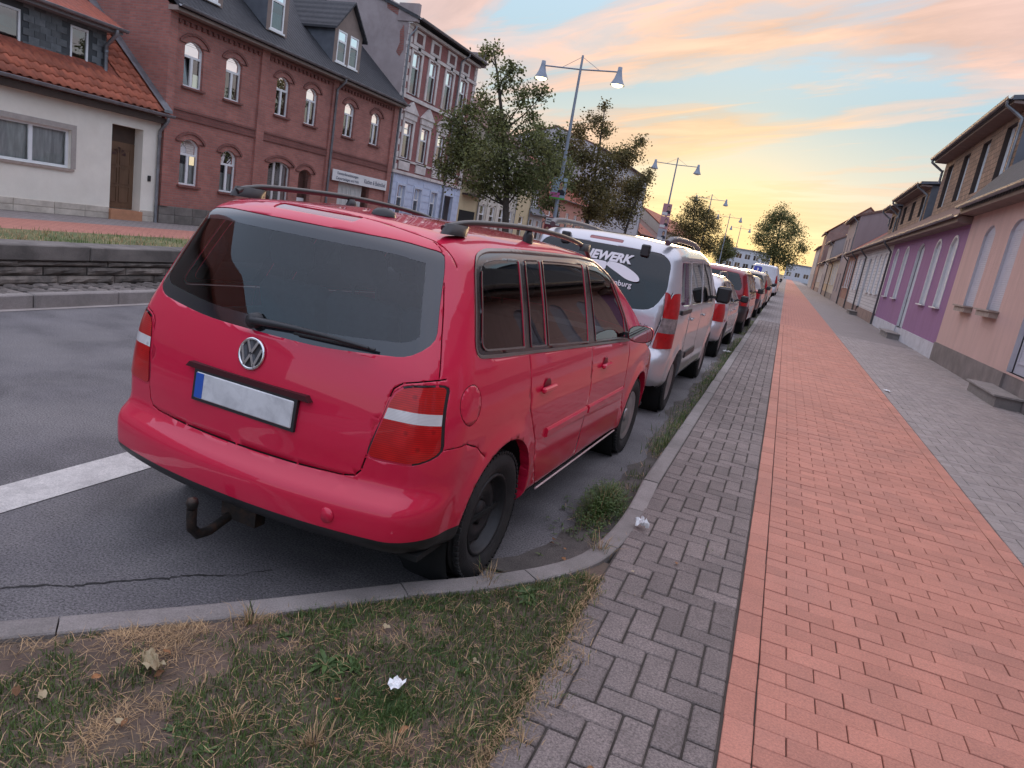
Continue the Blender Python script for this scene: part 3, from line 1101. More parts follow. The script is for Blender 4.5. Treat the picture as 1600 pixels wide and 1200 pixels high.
def extract(bm, faces, rim=0.012, push=0.0):
    """take faces out of the shell as (verts, faces); the hole's edge is turned inwards"""
    fset = set(faces)
    vmap, vs, fs = {}, [], []
    for f in faces:
        ids = []
        for v in f.verts:
            if v not in vmap:
                vmap[v] = len(vs)
                vs.append(tuple(v.co - v.normal * push))
            ids.append(vmap[v])
        fs.append(tuple(ids))
    border = []
    for f in faces:
        for e in f.edges:
            k = [g for g in e.link_faces if g in fset]
            if len(k) == 1 and len(e.link_faces) > 1:
                border.append(e)
    bmesh.ops.delete(bm, geom=faces, context='FACES_ONLY')
    if rim and border:
        border = [e for e in set(border) if e.is_valid]
        nrm = {}
        for e in border:
            for v in e.verts:
                nrm[v] = v.normal.copy()
        r_ = bmesh.ops.extrude_edge_only(bm, edges=border)
        nv = [g for g in r_['geom'] if isinstance(g, bmesh.types.BMVert)]
        # match each new vertex to the old one it came from
        for v in nv:
            for e in v.link_edges:
                o_ = e.other_vert(v)
                if o_ in nrm and (o_.co - v.co).length < 1e-6:
                    v.co = v.co - nrm[o_] * rim
                    break
        for f in [g for g in r_['geom'] if isinstance(g, bmesh.types.BMFace)]:
            f.smooth = False
    loose = [e for e in bm.edges if not e.link_faces]
    if loose: bmesh.ops.delete(bm, geom=loose, context='EDGES')
    return vs, fs


def rounded(pts, r=0.05, n=4):
    """polygon with rounded corners; a point may carry its own radius"""
    out = []
    N = len(pts)
    for i in range(N):
        p = Vector(pts[i][:2])
        rad = pts[i][2] if len(pts[i]) > 2 else r
        a, b = Vector(pts[i - 1][:2]), Vector(pts[(i + 1) % N][:2])
        da, db = (a - p), (b - p)
        t = min(rad, da.length * .45, db.length * .45)
        if t < 0.004:
            out.append(tuple(p))
            continue
        q0, q1 = p + da.normalized() * t, p + db.normalized() * t
        for k in range(n + 1):
            s = k / n
            out.append(tuple(q0 * (1 - s) ** 2 + p * 2 * s * (1 - s) + q1 * s * s))
    return out


def mirror(poly):
    return [(-a, b) for a, b in poly][::-1]


def strips(loop, wd=0.006, closed=True):
    """quads along a path, mitred so that neighbours share an edge"""
    out = []
    P = [Vector(p) for p in loop]
    n = len(P)
    L, Rr_ = [], []
    for i in range(n):
        if closed or 0 < i < n - 1:
            d0, d1 = (P[i] - P[i - 1]).normalized(), (P[(i + 1) % n] - P[i]).normalized()
        elif i == 0: d0 = d1 = (P[1] - P[0]).normalized()
        else: d0 = d1 = (P[i] - P[i - 1]).normalized()
        t = (d0 + d1).normalized()
        nrm = Vector((-t.y, t.x))
        k = wd / 2 / max(.4, nrm.dot(Vector((-d0.y, d0.x))))
        q = P[i].copy()
        if not closed and i == 0: q = q - d0 * wd * .5
        if not closed and i == n - 1: q = q + d0 * wd * .5
        L.append(tuple(q + nrm * k))
        Rr_.append(tuple(q - nrm * k))
    for i in range(n if closed else n - 1):
        j = (i + 1) % n
        out.append([L[i], Rr_[i], Rr_[j], L[j]])
    return out


def offset_poly(poly, d):
    c = Vector((sum(p[0] for p in poly) / len(poly), sum(p[1] for p in poly) / len(poly)))
    out = []
    n = len(poly)
    for i in range(n):
        a, p, b = Vector(poly[i - 1]), Vector(poly[i]), Vector(poly[(i + 1) % n])
        t = (b - a)
        if t.length < 1e-9:
            out.append(tuple(p)); continue
        t = t.normalized()
        nn = Vector((t.y, -t.x))
        if nn.dot(p - c) < 0: nn = -nn
        out.append(tuple(p + nn * d))
    return out


class Car:
    def __init__(self, S, name, loc, rz, label, paint, group=None, step=0.04):
        self.S = S
        self.root = empty(name, loc, rz, label, 'car' if 'cat' not in S else S['cat'], group)
        self.bm = car_shell(S, step)
        self.paint = paint
        self.gaps = MB()

    def part(self, name, faces, m, rim=0.012, push=0.0, parent=None):
        if not faces: return None
        vs, fs = extract(self.bm, faces, rim, push)
        o = MB().add(vs, fs, 0, True).build(name, m, parent or self.root, fix=False)
        return o

    def pane(self, poly, view, m, name='window', push=0.006, rim=0.02):
        return self.part(name, cut(self.bm, poly, view, self.S), m, rim, push)

    def gap(self, loop, view, closed=True, wd=0.006, depth=0.010):
        for s in strips(loop, wd, closed):
            fc = cut(self.bm, s, view, self.S, pad=0.07)
            if fc:
                vs, fs = extract(self.bm, fc, depth, depth)
                self.gaps.add(vs, fs, 0, True)

    def arch(self, wy, wz, wr, depth=0.05):
        for view in ('sr', 'sl'):
            poly = [(wy + wr * math.cos(2 * math.pi * k / 28), wz + wr * math.sin(2 * math.pi * k / 28)) for k in range(28)]
            fc = cut(self.bm, poly, view, self.S)
            if fc: extract(self.bm, fc, depth)

    def finish(self, namer=None, black_below=None):
        """write out what is left of the shell, one part for each piece between the gaps"""
        bm = self.bm
        bm.faces.ensure_lookup_table()
        seen = set()
        comps = []
        for f in bm.faces:
            if f in seen: continue
            st, comp = [f], []
            seen.add(f)
            while st:
                g = st.pop()
                comp.append(g)
                for e in g.edges:
                    for h in e.link_faces:
                        if h not in seen:
                            seen.add(h)
                            st.append(h)
            comps.append(comp)
        comps.sort(key=len, reverse=True)
        named = {}
        for ci, comp in enumerate(comps):
            c = sum((f.calc_center_median() for f in comp), Vector()) / len(comp)
            nm = 'body' if (ci == 0 or namer is None) else (namer(c) or 'body')
            named.setdefault((nm, ci if nm in ('door',) else nm), []).extend(comp)
        res = {}
        for (nm, _), comp in named.items():
            vmap, vs, fs, ms, sm = {}, [], [], [], []
            for f in comp:
                ids = []
                for v in f.verts:
                    if v not in vmap:
                        vmap[v] = len(vs)
                        vs.append(tuple(v.co))
                    ids.append(vmap[v])
                fs.append(tuple(ids))
                c = f.calc_center_median()
                ms.append(1 if (black_below and black_below(c)) else 0)
                sm.append(f.smooth)
            mb = MB()
            mb.v, mb.f, mb.m, mb.s = vs, fs, ms, sm
            o = mb.build(nm, [self.paint, black_plastic], self.root, fix=False)
            res.setdefault(nm, []).append(o)
        if self.gaps.v:
            self.gaps.build('panel_gap', dark_void, self.root, fix=False)['kind'] = 'stuff'
        bm.free()
        return res


TYRE = {}


def wheel(parent, u, v, r, wd, kind, right=True, name='wheel'):
    """tyre and rim on one hub; kind: steel, cap or alloy"""
    h = empty(name, (u, v, r), 0.0 if right else math.pi)
    h.parent = parent
    key = (r, wd, kind)
    if key not in TYRE:
        rim = r * 0.645
        t = MB()
        prof = [(rim - .005, -wd * .36), (rim + .012, -wd * .42), (rim + (r - rim) * .5, -wd * .52), (r - .030, -wd * .47), (r - .010, -wd * .42), (r, -wd * .36)]
        for g in range(-2, 3):
            gx = g * wd * .145
            prof += [(r, gx - .010), (r - .007, gx - .008), (r - .007, gx + .008), (r, gx + .010)]
        prof += [(r, wd * .36), (r - .010, wd * .42), (r - .030, wd * .47), (rim + (r - rim) * .5, wd * .52), (rim + .012, wd * .42), (rim - .005, wd * .36)]
        t.lathe(prof, 56, 'X')
        # shoulder blocks of the tread
        for k in range(64):
            a = 2 * math.pi * k / 64
            for s in (-1, 1):
                c_, s_2 = math.cos(a), math.sin(a)
                M = Matrix.Translation((s * wd * .40, 0, 0)) @ Matrix.Rotation(a, 4, 'X') @ Matrix.Translation((0, r - .004, 0))
                t.M = M
                t.box(-.013, .013, -.008, .004, -.009, .009)
                t.M = None
        tm = t.mesh('tyre', rubber)
        q = MB()
        steel_b = mat('steel_wheel', (0.022, 0.022, 0.024), 0.5, 0.3, var=0.3, scale=9)
        silver_w = mat('wheel_silver', (0.38, 0.38, 0.39), 0.35, 0.85, var=0.15, scale=9)
        q.lathe([(rim, -wd * .40), (rim, wd * .40), (rim - .008, wd * .43), (rim - .016, wd * .40), (rim - .02, wd * .30), (rim - .035, wd * .20)], 48, 'X')
        if kind == 'steel':
            q.lathe([(rim - .035, wd * .20), (rim * .80, wd * .12), (rim * .62, wd * .22), (rim * .45, wd * .24), (rim * .36, wd * .10), (rim * .28, wd * .10), (rim * .26, wd * .20), (0.001, wd * .21)], 48, 'X')
            for k in range(5):
                a = 2 * math.pi * k / 5
                q.lathe([(0.012, wd * .10), (0.012, wd * .17), (0.001, wd * .18)], 6, 'X', (0, rim * .33 * math.cos(a), rim * .33 * math.sin(a)))
            for k in range(12):
                a = 2 * math.pi * (k + .5) / 12
                q.lathe([(0.020, wd * .165), (0.001, wd * .166)], 10, 'X', (0, rim * .72 * math.cos(a), rim * .72 * math.sin(a)), m=1)
            mats = [steel_b, dark_void]
        else:
            q.lathe([(rim - .03, wd * .10), (0.001, wd * .06)], 40, 'X', m=1)
            ns = 7 if kind == 'cap' else 5
            for k in range(ns):
                a = 2 * math.pi * k / ns
                q.M = Matrix.Rotation(a, 4, 'X')
                w0, w1 = (.040, .075) if kind == 'cap' else (.030, .045)
                pr = [(-w0, rim * .18), (w0, rim * .18), (w1, rim - .02), (-w1, rim - .02)]
                vs = [(wd * .30, p[0], p[1]) for p in pr[:2]] + [(wd * .38, p[0], p[1]) for p in pr[2:]]
                vs += [(x - .05, y, z) for x, y, z in vs]
                q.add(vs, [(0, 1, 2, 3), (4, 7, 6, 5), (0, 4, 5, 1), (1, 5, 6, 2), (2, 6, 7, 3), (3, 7, 4, 0)])
                q.M = None
            q.lathe([(rim * .30, wd * .22), (rim * .28, wd * .34), (rim * .16, wd * .37), (0.001, wd * .375)], 28, 'X')
            q.lathe([(rim - .05, wd * .34), (rim - .03, wd * .40), (rim - .008, wd * .41)], 48, 'X')
            mats = [silver_w, dark_void]
        bmq = q.mesh('rim', mats)
        TYRE[key] = (tm, bmq)
    tm, rm = TYRE[key]
    inst('tyre', tm, parent=h)
    inst('rim', rm, parent=h)
    return h


seat_m = mat('seat_cloth', (0.035, 0.036, 0.040), 0.9, var=0.2, scale=30, bump=0.3, bscale=200)
trim_m = mat('cabin_trim', (0.05, 0.05, 0.052), 0.7, var=0.15)


def cabin(root, W, y0, y1, belt, top, rows):
    fl = MB()
    fl.box(-W, W, y0, y1, belt - .62, belt - .60)
    fl.box(-W, W, y1 - .02, y1, belt - .62, belt - .08)
    fl.box(-W, W, y1 - .35, y1, belt - .16, belt - .06)
    for s in (-1, 1):
        fl.box(s * (W - .0), s * (W - .04), y0, y1, belt - .62, belt - .05)
    fl.box(-W, W, y0 + .02, y0 + .04, belt - .62, belt - .12)
    fl.build('cabin_lining', trim_m, root)
    for (yy, xs) in rows:
        for x in xs:
            st = MB()
            st.M = Matrix.Translation((x, yy, belt - .60)) @ Matrix.Rotation(R(14), 4, 'X')
            st.cbox(-.23, .23, -.07, .07, .10, .74, .05)
            st.tube([(-.07, 0, .7), (-.07, 0, .84)], .008, 6)
            st.tube([(.07, 0, .7), (.07, 0, .84)], .008, 6)
            st.cbox(-.14, .14, -.055, .045, .80, 1.00, .045)
            st.M = None
            st.cbox(x - .24, x + .24, yy + .02, yy + .50, belt - .50, belt - .34, .05)
            st.build('seat', seat_m, root)
    sw = MB()
    sw.M = Matrix.Translation((-.36, y1 - .52, belt - .02)) @ Matrix.Rotation(R(-62), 4, 'X')
    sw.lathe([(.185 + .016 * math.cos(a * math.pi / 4), .016 * math.sin(a * math.pi / 4)) for a in range(8)], 28, 'Z', close=True)
    sw.box(-.17, .17, -.02, .02, -.01, .01)
    sw.build('steering_wheel', black_plastic, root)


def underbody(root, S, dark=None):
    mb = MB()
    L, W = S['L'], S['W']
    zz = S['zb']
    mb.box(-W + .26, W - .26, .40, L - .3, zz + .07, zz + .20)
    mb.box(-W + .07, W - .07, .22, L - .25, zz + .075, zz + .10)
    mb.box(-W + .10, W - .10, S['arches'][0][0] + .42, S['arches'][1][0] - .42, zz - .0, zz + .12)
    mb.box(-W + .24, W - .24, .35, L - .35, zz + .20, S['arches'][0][1] + S['arches'][0][2] + .06)
    mb.build('underbody', dark_void, root)


def text_mesh(txt, size, name, m, parent, M, shear=0.0, bold=0.0, depth=0.001, align='CENTER', sx=1.0):
    cu = bpy.data.curves.new('tmp_text', 'FONT')
    cu.body = txt
    cu.size = size
    cu.shear = shear
    cu.offset = bold
    cu.extrude = depth
    cu.align_x = align
    cu.resolution_u = 3
    ob = bpy.data.objects.new('tmp_text', cu)
    COL.objects.link(ob)
    dg = bpy.context.evaluated_depsgraph_get()
    me = bpy.data.meshes.new_from_object(ob.evaluated_get(dg))
    bpy.data.objects.remove(ob, do_unlink=True)
    bpy.data.curves.remove(cu)
    me.name = name
    me.materials.clear()
    me.materials.append(m)
    me.transform(M @ Matrix.Diagonal((sx, 1, 1, 1)))
    return inst(name, me, parent=parent)


red_paint = paint_mat('red_paint', (0.60, 0.005, 0.048), 0.0, 0.50, 0.05)
silver_paint = paint_mat('silver_paint', (0.50, 0.50, 0.53), 0.55, 0.34, 0.10)
car_glass = glass_mat('car_glass', (0.72, 0.80, 0.80), 0.85, 1.6)
privacy_glass = glass_mat('privacy_glass', (0.5, 0.5, 0.53), 0.5, 1.6)


def lens_mat(name, c1, c2, sc=38.0, rough=0.12):
    if name in MATS: return MATS[name]
    m = bpy.data.materials.new(name)
    m.use_nodes = True
    t = NT(m.node_tree)
    v = t.n('ShaderNodeTexCoord').outputs['Object']
    wv = t.n('ShaderNodeTexWave', {'Vector': v, 'Scale': sc, 'Distortion': 0.0}, wave_type='BANDS', bands_direction='Z').outputs[0]
    vo = t.n('ShaderNodeTexVoronoi', {'Vector': v, 'Scale': 14.0}, feature='F1').outputs['Distance']
    f = t.math('MULTIPLY', t.ramp(vo, [(0.08, 0.45), (0.20, 1.0), (0.6, 0.75)]), t.math('ADD', t.math('MULTIPLY', wv, .45), .55))
    colr = t.mix(f, c1, c2)
    p = t.n('ShaderNodeBsdfPrincipled', {'Base Color': colr, 'Roughness': rough + .2, 'Coat Weight': 0.7, 'Coat Roughness': 0.03, 'Specular IOR Level': 0.2})
    t.n('ShaderNodeOutputMaterial', {0: p.outputs[0]})
    MATS[name] = m
    return m


red_lens = lens_mat('red_lens', (0.14, 0.001, 0.003), (0.62, 0.008, 0.010))
white_lens = lens_mat('white_lens', (0.30, 0.28, 0.28), (0.80, 0.78, 0.78), 60)

# ---------------- the red compact van in front
S1 = dict(L=4.39, W=0.897, H=1.63, zb=0.22, r=(0.15, 0.20, 0.10), bow=0.13, camber=0.045,
          zbot=curve([0, .5, .9, 3.4, 4.0, 4.39], [.30, .26, .24, .24, .22, .24], .1),
          ztop=curve([0, .35, .9, 1.8, 2.4, 2.75, 3.15, 3.62, 4.1, 4.39], [1.605, 1.618, 1.634, 1.634, 1.60, 1.52, 1.30, 1.03, .92, .80], .09),
          w=curve([.2, .32, .45, .7, .88, .97, 1.05, 1.10, 1.3, 1.5, 1.64], [.845, .872, .886, .899, .896, .884, .868, .853, .780, .700, .640], .03),
          plan=curve([0, .5, 1.2, 3.2, 4.0, 4.4], [.975, .992, 1.0, 1.0, .975, .93], .15),
          yr=curve([.2, .30, .40, .50, .540, .568, .60, .72, .80, .95, 1.05, 1.30, 1.5, 1.6, 1.7], [.085, .03, .0, .0, .012, .054, .070, .070, .078, .10, .125, .215, .295, .335, .36], .012),
          yf=curve([.2, .4, .6, .8, 1.0], [.06, .0, .02, .10, .2], .05),
          arches=[(.82, .33, .375), (3.50, .33, .375)])
car1 = Car(S1, 'parked_car', (-1.935, 2.14, 0.0), -R(2.2), 'red compact van with roof rails and tow hitch parked at the end of the bay', red_paint, step=0.036)
rt = car1.root
# rear window with its dark printed edge
rw = rounded([(-.47, 1.535, .10), (.47, 1.535, .10), (.63, 1.515, .05), (.655, 1.45, .05), (.735, 1.17, .07), (.66, 1.105, .08), (.30, 1.075, .1), (-.30, 1.075, .1), (-.66, 1.105, .08), (-.735, 1.17, .07), (-.655, 1.45, .05), (-.63, 1.515, .05)], .05, 3)
rw_in = offset_poly(rw, -0.055)
rear_glass = glass_mat('rear_glass', (0.80, 0.88, 0.92), 0.95, 1.62)
hatch_glass = car1.pane(rw_in, 'rear', rear_glass, 'rear_window', 0.004, 0.0)
frit = mat('window_edge', (0.012, 0.014, 0.018), 0.12, var=0.1, coat=1.0)
car1.pane(rw, 'rear', frit, 'rear_window_edge', 0.003, 0.010)
# tail lights wrap round the corners
for sgn in (1, -1):
    tl = rounded([(.655, .995, .06), (.812, 1.018, .02), (.842, .755, .03), (.78, .712, .06), (.595, .708, .03), (.630, .86, .01)], .03, 3)
    seal = offset_poly(tl, .009)
    wl = [(.50, .852), (.95, .878), (.95, .925), (.50, .896)]
    if sgn < 0: tl, wl, seal = mirror(tl), mirror(wl), mirror(seal)
    fc = cut(car1.bm, tl, 'rear', S1)
    # the part of the lens round the corner
    sv = 'sr' if sgn > 0 else 'sl'
    fc = [f for f in fc if f.is_valid]
    tl_o = car1.part('tail_light', fc, red_lens, 0.014, -0.003)
    o2 = None
    car1.part('light_seal', cut(car1.bm, seal, 'rear', S1), black_plastic, 0.008, 0.002, parent=tl_o)
    # clear band across the lens
    for src in (tl_o, o2):
        if src is None: continue
        b2 = bmesh.new()
        b2.from_mesh(src.data)
        for zz in (.868, .912):
            g = bmesh.ops.bisect_plane(b2, geom=list(b2.verts) + list(b2.edges) + list(b2.faces), plane_co=(0, 0, zz), plane_no=(0, 0, 1), dist=1e-5)
        src.data.materials.append(white_lens)
        for f in b2.faces:
            if .868 < f.calc_center_median().z < .912: f.material_index = 1
        b2.to_mesh(src.data)
        b2.free()
# side windows
def side_pane(poly, m, name):
    for vw in ('sr', 'sl'):
        car1.pane(poly, vw, m, name, 0.004, 0.004)


side_pane(rounded([(.53, 1.145, .05), (.96, 1.125, .01), (1.06, 1.505, .01), (.80, 1.505, .06), (.66, 1.485, .06)], .03), privacy_glass, 'quarter_window')
side_pane([(1.045, 1.12), (1.235, 1.112), (1.335, 1.512), (1.14, 1.508)], car_glass, 'door_window')
side_pane([(1.275, 1.11), (1.935, 1.075), (2.06, 1.508), (1.375, 1.512)], privacy_glass, 'door_window')
side_pane(rounded([(2.095, 1.068, .01), (2.80, 1.04, .02), (2.81, 1.17, .01), (2.62, 1.41, .02), (2.42, 1.500, .04), (2.16, 1.505, .01)], .02), car_glass, 'door_window')
dlo = rounded([(.47, 1.125, .06), (2.93, 1.012, .01), (2.84, 1.19, .01), (2.65, 1.435, .02), (2.43, 1.530, .05), (2.1, 1.545, .05), (1.0, 1.545, .1), (.74, 1.535, .08), (.61, 1.50, .06)], .03)
gloss_black = mat('gloss_black', (0.014, 0.013, 0.014), 0.25, var=0.1, coat=0.6)
for vw in ('sr', 'sl'):
    car1.pane(dlo, vw, gloss_black, 'window_trim', 0.003, 0.006)
dlo_chrome = offset_poly(dlo, 0.011)
bright_trim = mat('bright_trim', (0.26, 0.24, 0.23), 0.35, 0.9, var=0.1)
for vw in ('sr', 'sl'):
    fc = cut(car1.bm, dlo_chrome, vw, S1)
    lowc = fc
    car1.part('window_moulding', lowc, bright_trim, 0.004, -0.004)
# windscreen
car1.pane(rounded([(-.60, 2.80), (.60, 2.80), (.72, 3.50), (-.72, 3.50)], .05), 'top', car_glass, 'windscreen', 0.004, 0.008)
# brake light strip in the roof edge
car1.pane(rounded([(-.22, 1.572), (.22, 1.572), (.22, 1.596), (-.22, 1.596)], .012), 'rear', mat('brake_strip', (0.20, 0.004, 0.012), 0.2, var=0.1, coat=1.0), 'brake_light', 0.004, 0.006)
for wy, wz, wr in S1['arches']: car1.arch(wy, wz, wr)
# panel gaps: hatch, doors, fuel flap, bumper seam
for sg in (1, -1):
    car1.gap([(sg * u, z) for u, z in [(0, .600), (.30, .602), (.505, .608), (.555, .618), (.578, .645), (.590, .70), (.620, .86), (.642, .985)]], 'rear', False, .007)
    vw = 'sr' if sg > 0 else 'sl'
    car1.gap([(sg * u, z) for u, z in [(.642, .985), (.672, 1.012), (.74, 1.030), (.80, 1.045)]], 'rear', False, .006)
    car1.gap([(.262, 1.035), (.285, 1.10), (.318, 1.19), (.392, 1.38), (.432, 1.48), (.455, 1.535), (.470, 1.57)], vw, False, .0042)
    car1.gap([(sg * .675, .478), (sg * .60, .472), (sg * .45, .455), (sg * .25, .445), (0, .44)], 'top', False, .006)
for vw in ('sr', 'sl'):
    car1.gap([(1.00, 1.11), (1.01, 1.0), (1.04, .82), (1.12, .71), (1.20, .62), (1.25, .50), (1.37, .33), (1.46, .285), (2.07, .285), (2.06, .65), (2.03, .9), (2.01, 1.062)], vw, False, .006)
    car1.gap([(2.10, .285), (3.10, .285), (3.12, .40), (2.97, .62), (2.95, .8), (2.94, 1.0)], vw, False, .006)
    car1.gap([(2.07, .285), (2.10, .285)], vw, False, .006)
    car1.gap([(.415 + .078 * math.cos(a * math.pi / 10), .935 + .084 * math.sin(a * math.pi / 10)) for a in range(20)], vw, True, .004, .003)
    car1.gap([(.225, .768), (.40, .775), (.50, .74), (.58, .68)], vw, False, .005)


def namer1(c):
    if c.y < .45 and abs(c.x) < .4 and c.z > .62: return 'tailgate'
    if abs(c.x) > .6 and 1.0 < c.y < 3.05 and .3 < c.z < 1.1: return 'door'
    if abs(c.x) > .7 and .3 < c.y < .5 and .85 < c.z < 1.02: return 'fuel_flap'
    if c.y < .6 and c.z < .7: return 'bumper'
    return None


_f = [f for f in car1.bm.faces if f.calc_center_median().y < .75 and f.calc_center_median().z < .5]
_g = set()
for f in _f:
    _g.update(f.verts); _g.update(f.edges)
bmesh.ops.bisect_plane(car1.bm, geom=list(_g) + _f, dist=1e-5, plane_co=(0, 0, .40), plane_no=(0, 0, 1))
res1 = car1.finish(namer1, lambda c: c.z < .40 and c.y < .62)
underbody(rt, S1)
cabin(rt, .66, .40, 3.25, 1.08, 1.5, [(2.02, (-.37, .37)), (1.02, (-.44, 0, .44))])
for vv in (.82, 3.50):
    for s in (1, -1):
        wheel(rt, s * .775, vv, .317, .205, 'steel' if vv < 1 else 'cap', s > 0)
# inner wheel housings
def housings(root, S):
    for (vv, wz, wr) in S['arches']:
        for s in (1, -1):
            wh = MB()
            wh.lathe([(.02, -.14), (wr + .012, -.14), (wr + .012, .11)], 24, 'X' if s > 0 else 'X', (s * (S['W'] - .16), vv, wz))
            if s < 0:
                wh.v = [(2 * s * (S['W'] - .16) - x, y, z) for x, y, z in wh.v]
            wh.build('wheel_housing', dark_void, root)


housings(rt, S1)


def on_side(S, v, z, off=0.0):
    return float(S['w'](z) * S['plan'](v)) + off


# door handles, recess shade painted as a flat darker red disc
for s in (1, -1):
    for vv in (1.17, 2.24):
        x = on_side(S1, vv, .90)
        hm = MB()
        hm.M = Matrix.Translation((s * (x + .016), vv, .895))
        hm.cbox(-.012, .014, -.02, .16, -.014, .016, .008)
        hm.M = None
        ho = hm.build('door_handle', red_paint, rt)
        q = MB()
        n = 14
        vs = [(s * (x + .0025), vv + .07 + .05 * math.cos(2 * math.pi * k / n), .905 + .042 * math.sin(2 * math.pi * k / n)) for k in range(n)]
        q.add(vs, [tuple(range(n))])
        q.build('handle_recess_shade', mat('recess_shade_red', (0.12, 0.002, 0.01), 0.4, var=0.1), ho)
    for (a, b) in ((1.34, 2.045), (2.085, 2.93)):
        q = MB()
        pts = []
        nseg = 8
        rows = []
        for k in range(nseg + 1):
            vv = a + (b - a) * k / nseg
            zc = .632
            rows.append([(s * (on_side(S1, vv, zc) - .004), vv, zc - .030), (s * (on_side(S1, vv, zc) + .013), vv, zc - .022), (s * (on_side(S1, vv, zc) + .015), vv, zc + .014), (s * (on_side(S1, vv, zc) + .006), vv, zc + .026), (s * (on_side(S1, vv, zc) - .004), vv, zc + .028)])
        vs = [p for r_ in rows for p in r_]
        fs = [(i * 5 + k, i * 5 + k + 1, (i + 1) * 5 + k + 1, (i + 1) * 5 + k) for i in range(nseg) for k in range(4)]
        fs += [(0, 1, 2, 3, 4), tuple(nseg * 5 + k for k in (4, 3, 2, 1, 0))]
        q.add(vs, fs)
        q.build('door_moulding', red_paint, rt)
    # sill bright line
    q = MB()
    q.tube([(s * (on_side(S1, vv, .27) + .002), vv, .272) for vv in (1.44, 2.0, 2.6, 3.1)], .007, 6)
    q.build('sill_strip', mat('sill_bright', (0.6, 0.45, 0.45), 0.3, var=0.1, coat=1.0), rt)
    # wing mirror
    mm = MB()
    prof = []
    M = Matrix.Translation((s * .985, 2.80, 1.085)) @ Matrix.Scale(.78, 4)
    vs, fs = [], []
    ns, nr = 14, 7
    for i in range(nr):
        t = i / (nr - 1)
        yy = -.055 + .15 * t
        sc = [1.0, 1.02, 1.0, .93, .80, .58, .05][i]
        for k in range(ns):
            a = 2 * math.pi * k / ns
            e = .75
            cx_, cz_ = math.copysign(abs(math.cos(a)) ** e, math.cos(a)), math.copysign(abs(math.sin(a)) ** e, math.sin(a))
            vs.append((.115 * cx_ * sc, yy, .078 * cz_ * sc + .01 * cx_ * s))
    for i in range(nr - 1):
        for k in range(ns):
            fs.append((i * ns + k, i * ns + (k + 1) % ns, (i + 1) * ns + (k + 1) % ns, (i + 1) * ns + k))
    mm.M = M
    mm.add(vs, fs, 0, True)
    mm.M = None
    mm.box(s * .85, s * .92, 2.80, 2.86, 1.035, 1.075, 1)
    mo = mm.build('wing_mirror', [red_paint, black_plastic], rt)
    g = MB()
    g.M = M
    g.add([(x * .93, -.050, z * .93) for x, y, z in vs[:ns]], [tuple(range(ns))])
    g.M = None
    g.build('mirror_glass', mat('mirror_glass', (0.55, 0.58, 0.58), 0.03, 1.0, var=0.0), mo)
    # roof rail with feet
    rl = MB()
    path = [(s * .565, .52, 1.606), (s * .575, .60, 1.628), (s * .582, .80, 1.650), (s * .585, 1.4, 1.668), (s * .58, 2.0, 1.652), (s * .57, 2.4, 1.612), (s * .56, 2.60, 1.54)]
    pp_ = [Vector(p) for p in path]
    sm = []
    for i in range(len(pp_) - 1):
        a, b, c_, d_ = pp_[max(i - 1, 0)], pp_[i], pp_[i + 1], pp_[min(i + 2, len(pp_) - 1)]
        for k in range(5):
            t = k / 5
            sm.append(0.5 * (2 * b + (c_ - a) * t + (2 * a - 5 * b + 4 * c_ - d_) * t * t + (-a + 3 * b - 3 * c_ + d_) * t ** 3))
    sm.append(pp_[-1])
    rl.tube(sm, .0145, 10)
    ro = rl.build('roof_rail', mat('rail_black', (0.016, 0.015, 0.015), 0.38, 0.0, var=0.15, coat=0.2), rt)
    for (yy, ln) in ((.60, .11), (1.42, .05), (2.42, .10)):
        ft = MB()
        zt = 1.632 if yy != 1.42 else 1.660
        vs = []
        for (hh, sc) in ((1.585, 1.0), (1.63, .92), (zt, .55)):
            for k in range(10):
                a = 2 * math.pi * k / 10
                vs.append((s * (.575) + .024 * sc * math.cos(a), yy + ln * sc * math.sin(a) + (.0 if yy != .60 else (hh - 1.585) * .5), hh))
        fs = [(i * 10 + k, i * 10 + (k + 1) % 10, (i + 1) * 10 + (k + 1) % 10, (i + 1) * 10 + k) for i in range(2) for k in range(10)] + [tuple(range(20, 30))]
        ft.add(vs, fs, 0, True)
        ft.build('rail_foot', black_plastic, ro)
an = MB()
an.lathe([(.055, 0), (.05, .018), (.03, .032), (.001, .036)], 20, 'Z')
an.build('aerial_base', black_plastic, rt, (.20, .62, 1.612))


def rear_y(S, x, z):
    return float(S['yr'](z)) + S['bow'] * (abs(x) / S['W']) ** 2.2


# wiper
wp = MB()
wp.lathe([(.034, 0), (.03, -.04), (.001, -.045)], 16, 'Y', (-.03, rear_y(S1, 0, 1.10) + .01, 1.115))
pts = [(-.03 + .55 * t, rear_y(S1, -.03 + .55 * t, 1.112) - .03, 1.118 + .012 * math.sin(t * 3)) for t in (0, .2, .4, .6, .8, 1)]
wp.tube(pts, [.017, .015, .012, .010, .008, .006], 8)
pts = [(.18 + .36 * t, rear_y(S1, .18 + .36 * t, 1.10) - .014, 1.106 + .010 * t) for t in (0, .25, .5, .75, 1)]
wp.tube(pts, .0065, 6)
wp.build('wiper', black_plastic, rt)
# emblem: ring, V over W
em = MB()
ey = rear_y(S1, 0, .98) - .006
em.M = Matrix.Translation((0, ey, .985)) @ Matrix.Rotation(R(-10), 4, 'X')
em.lathe([(.062 + .0065 * math.cos(a * math.pi / 4), .006 * math.sin(a * math.pi / 4)) for a in range(8)], 36, 'Y', close=True, m=0)
em.lathe([(.062, .003), (.001, .002)], 36, 'Y', m=1)


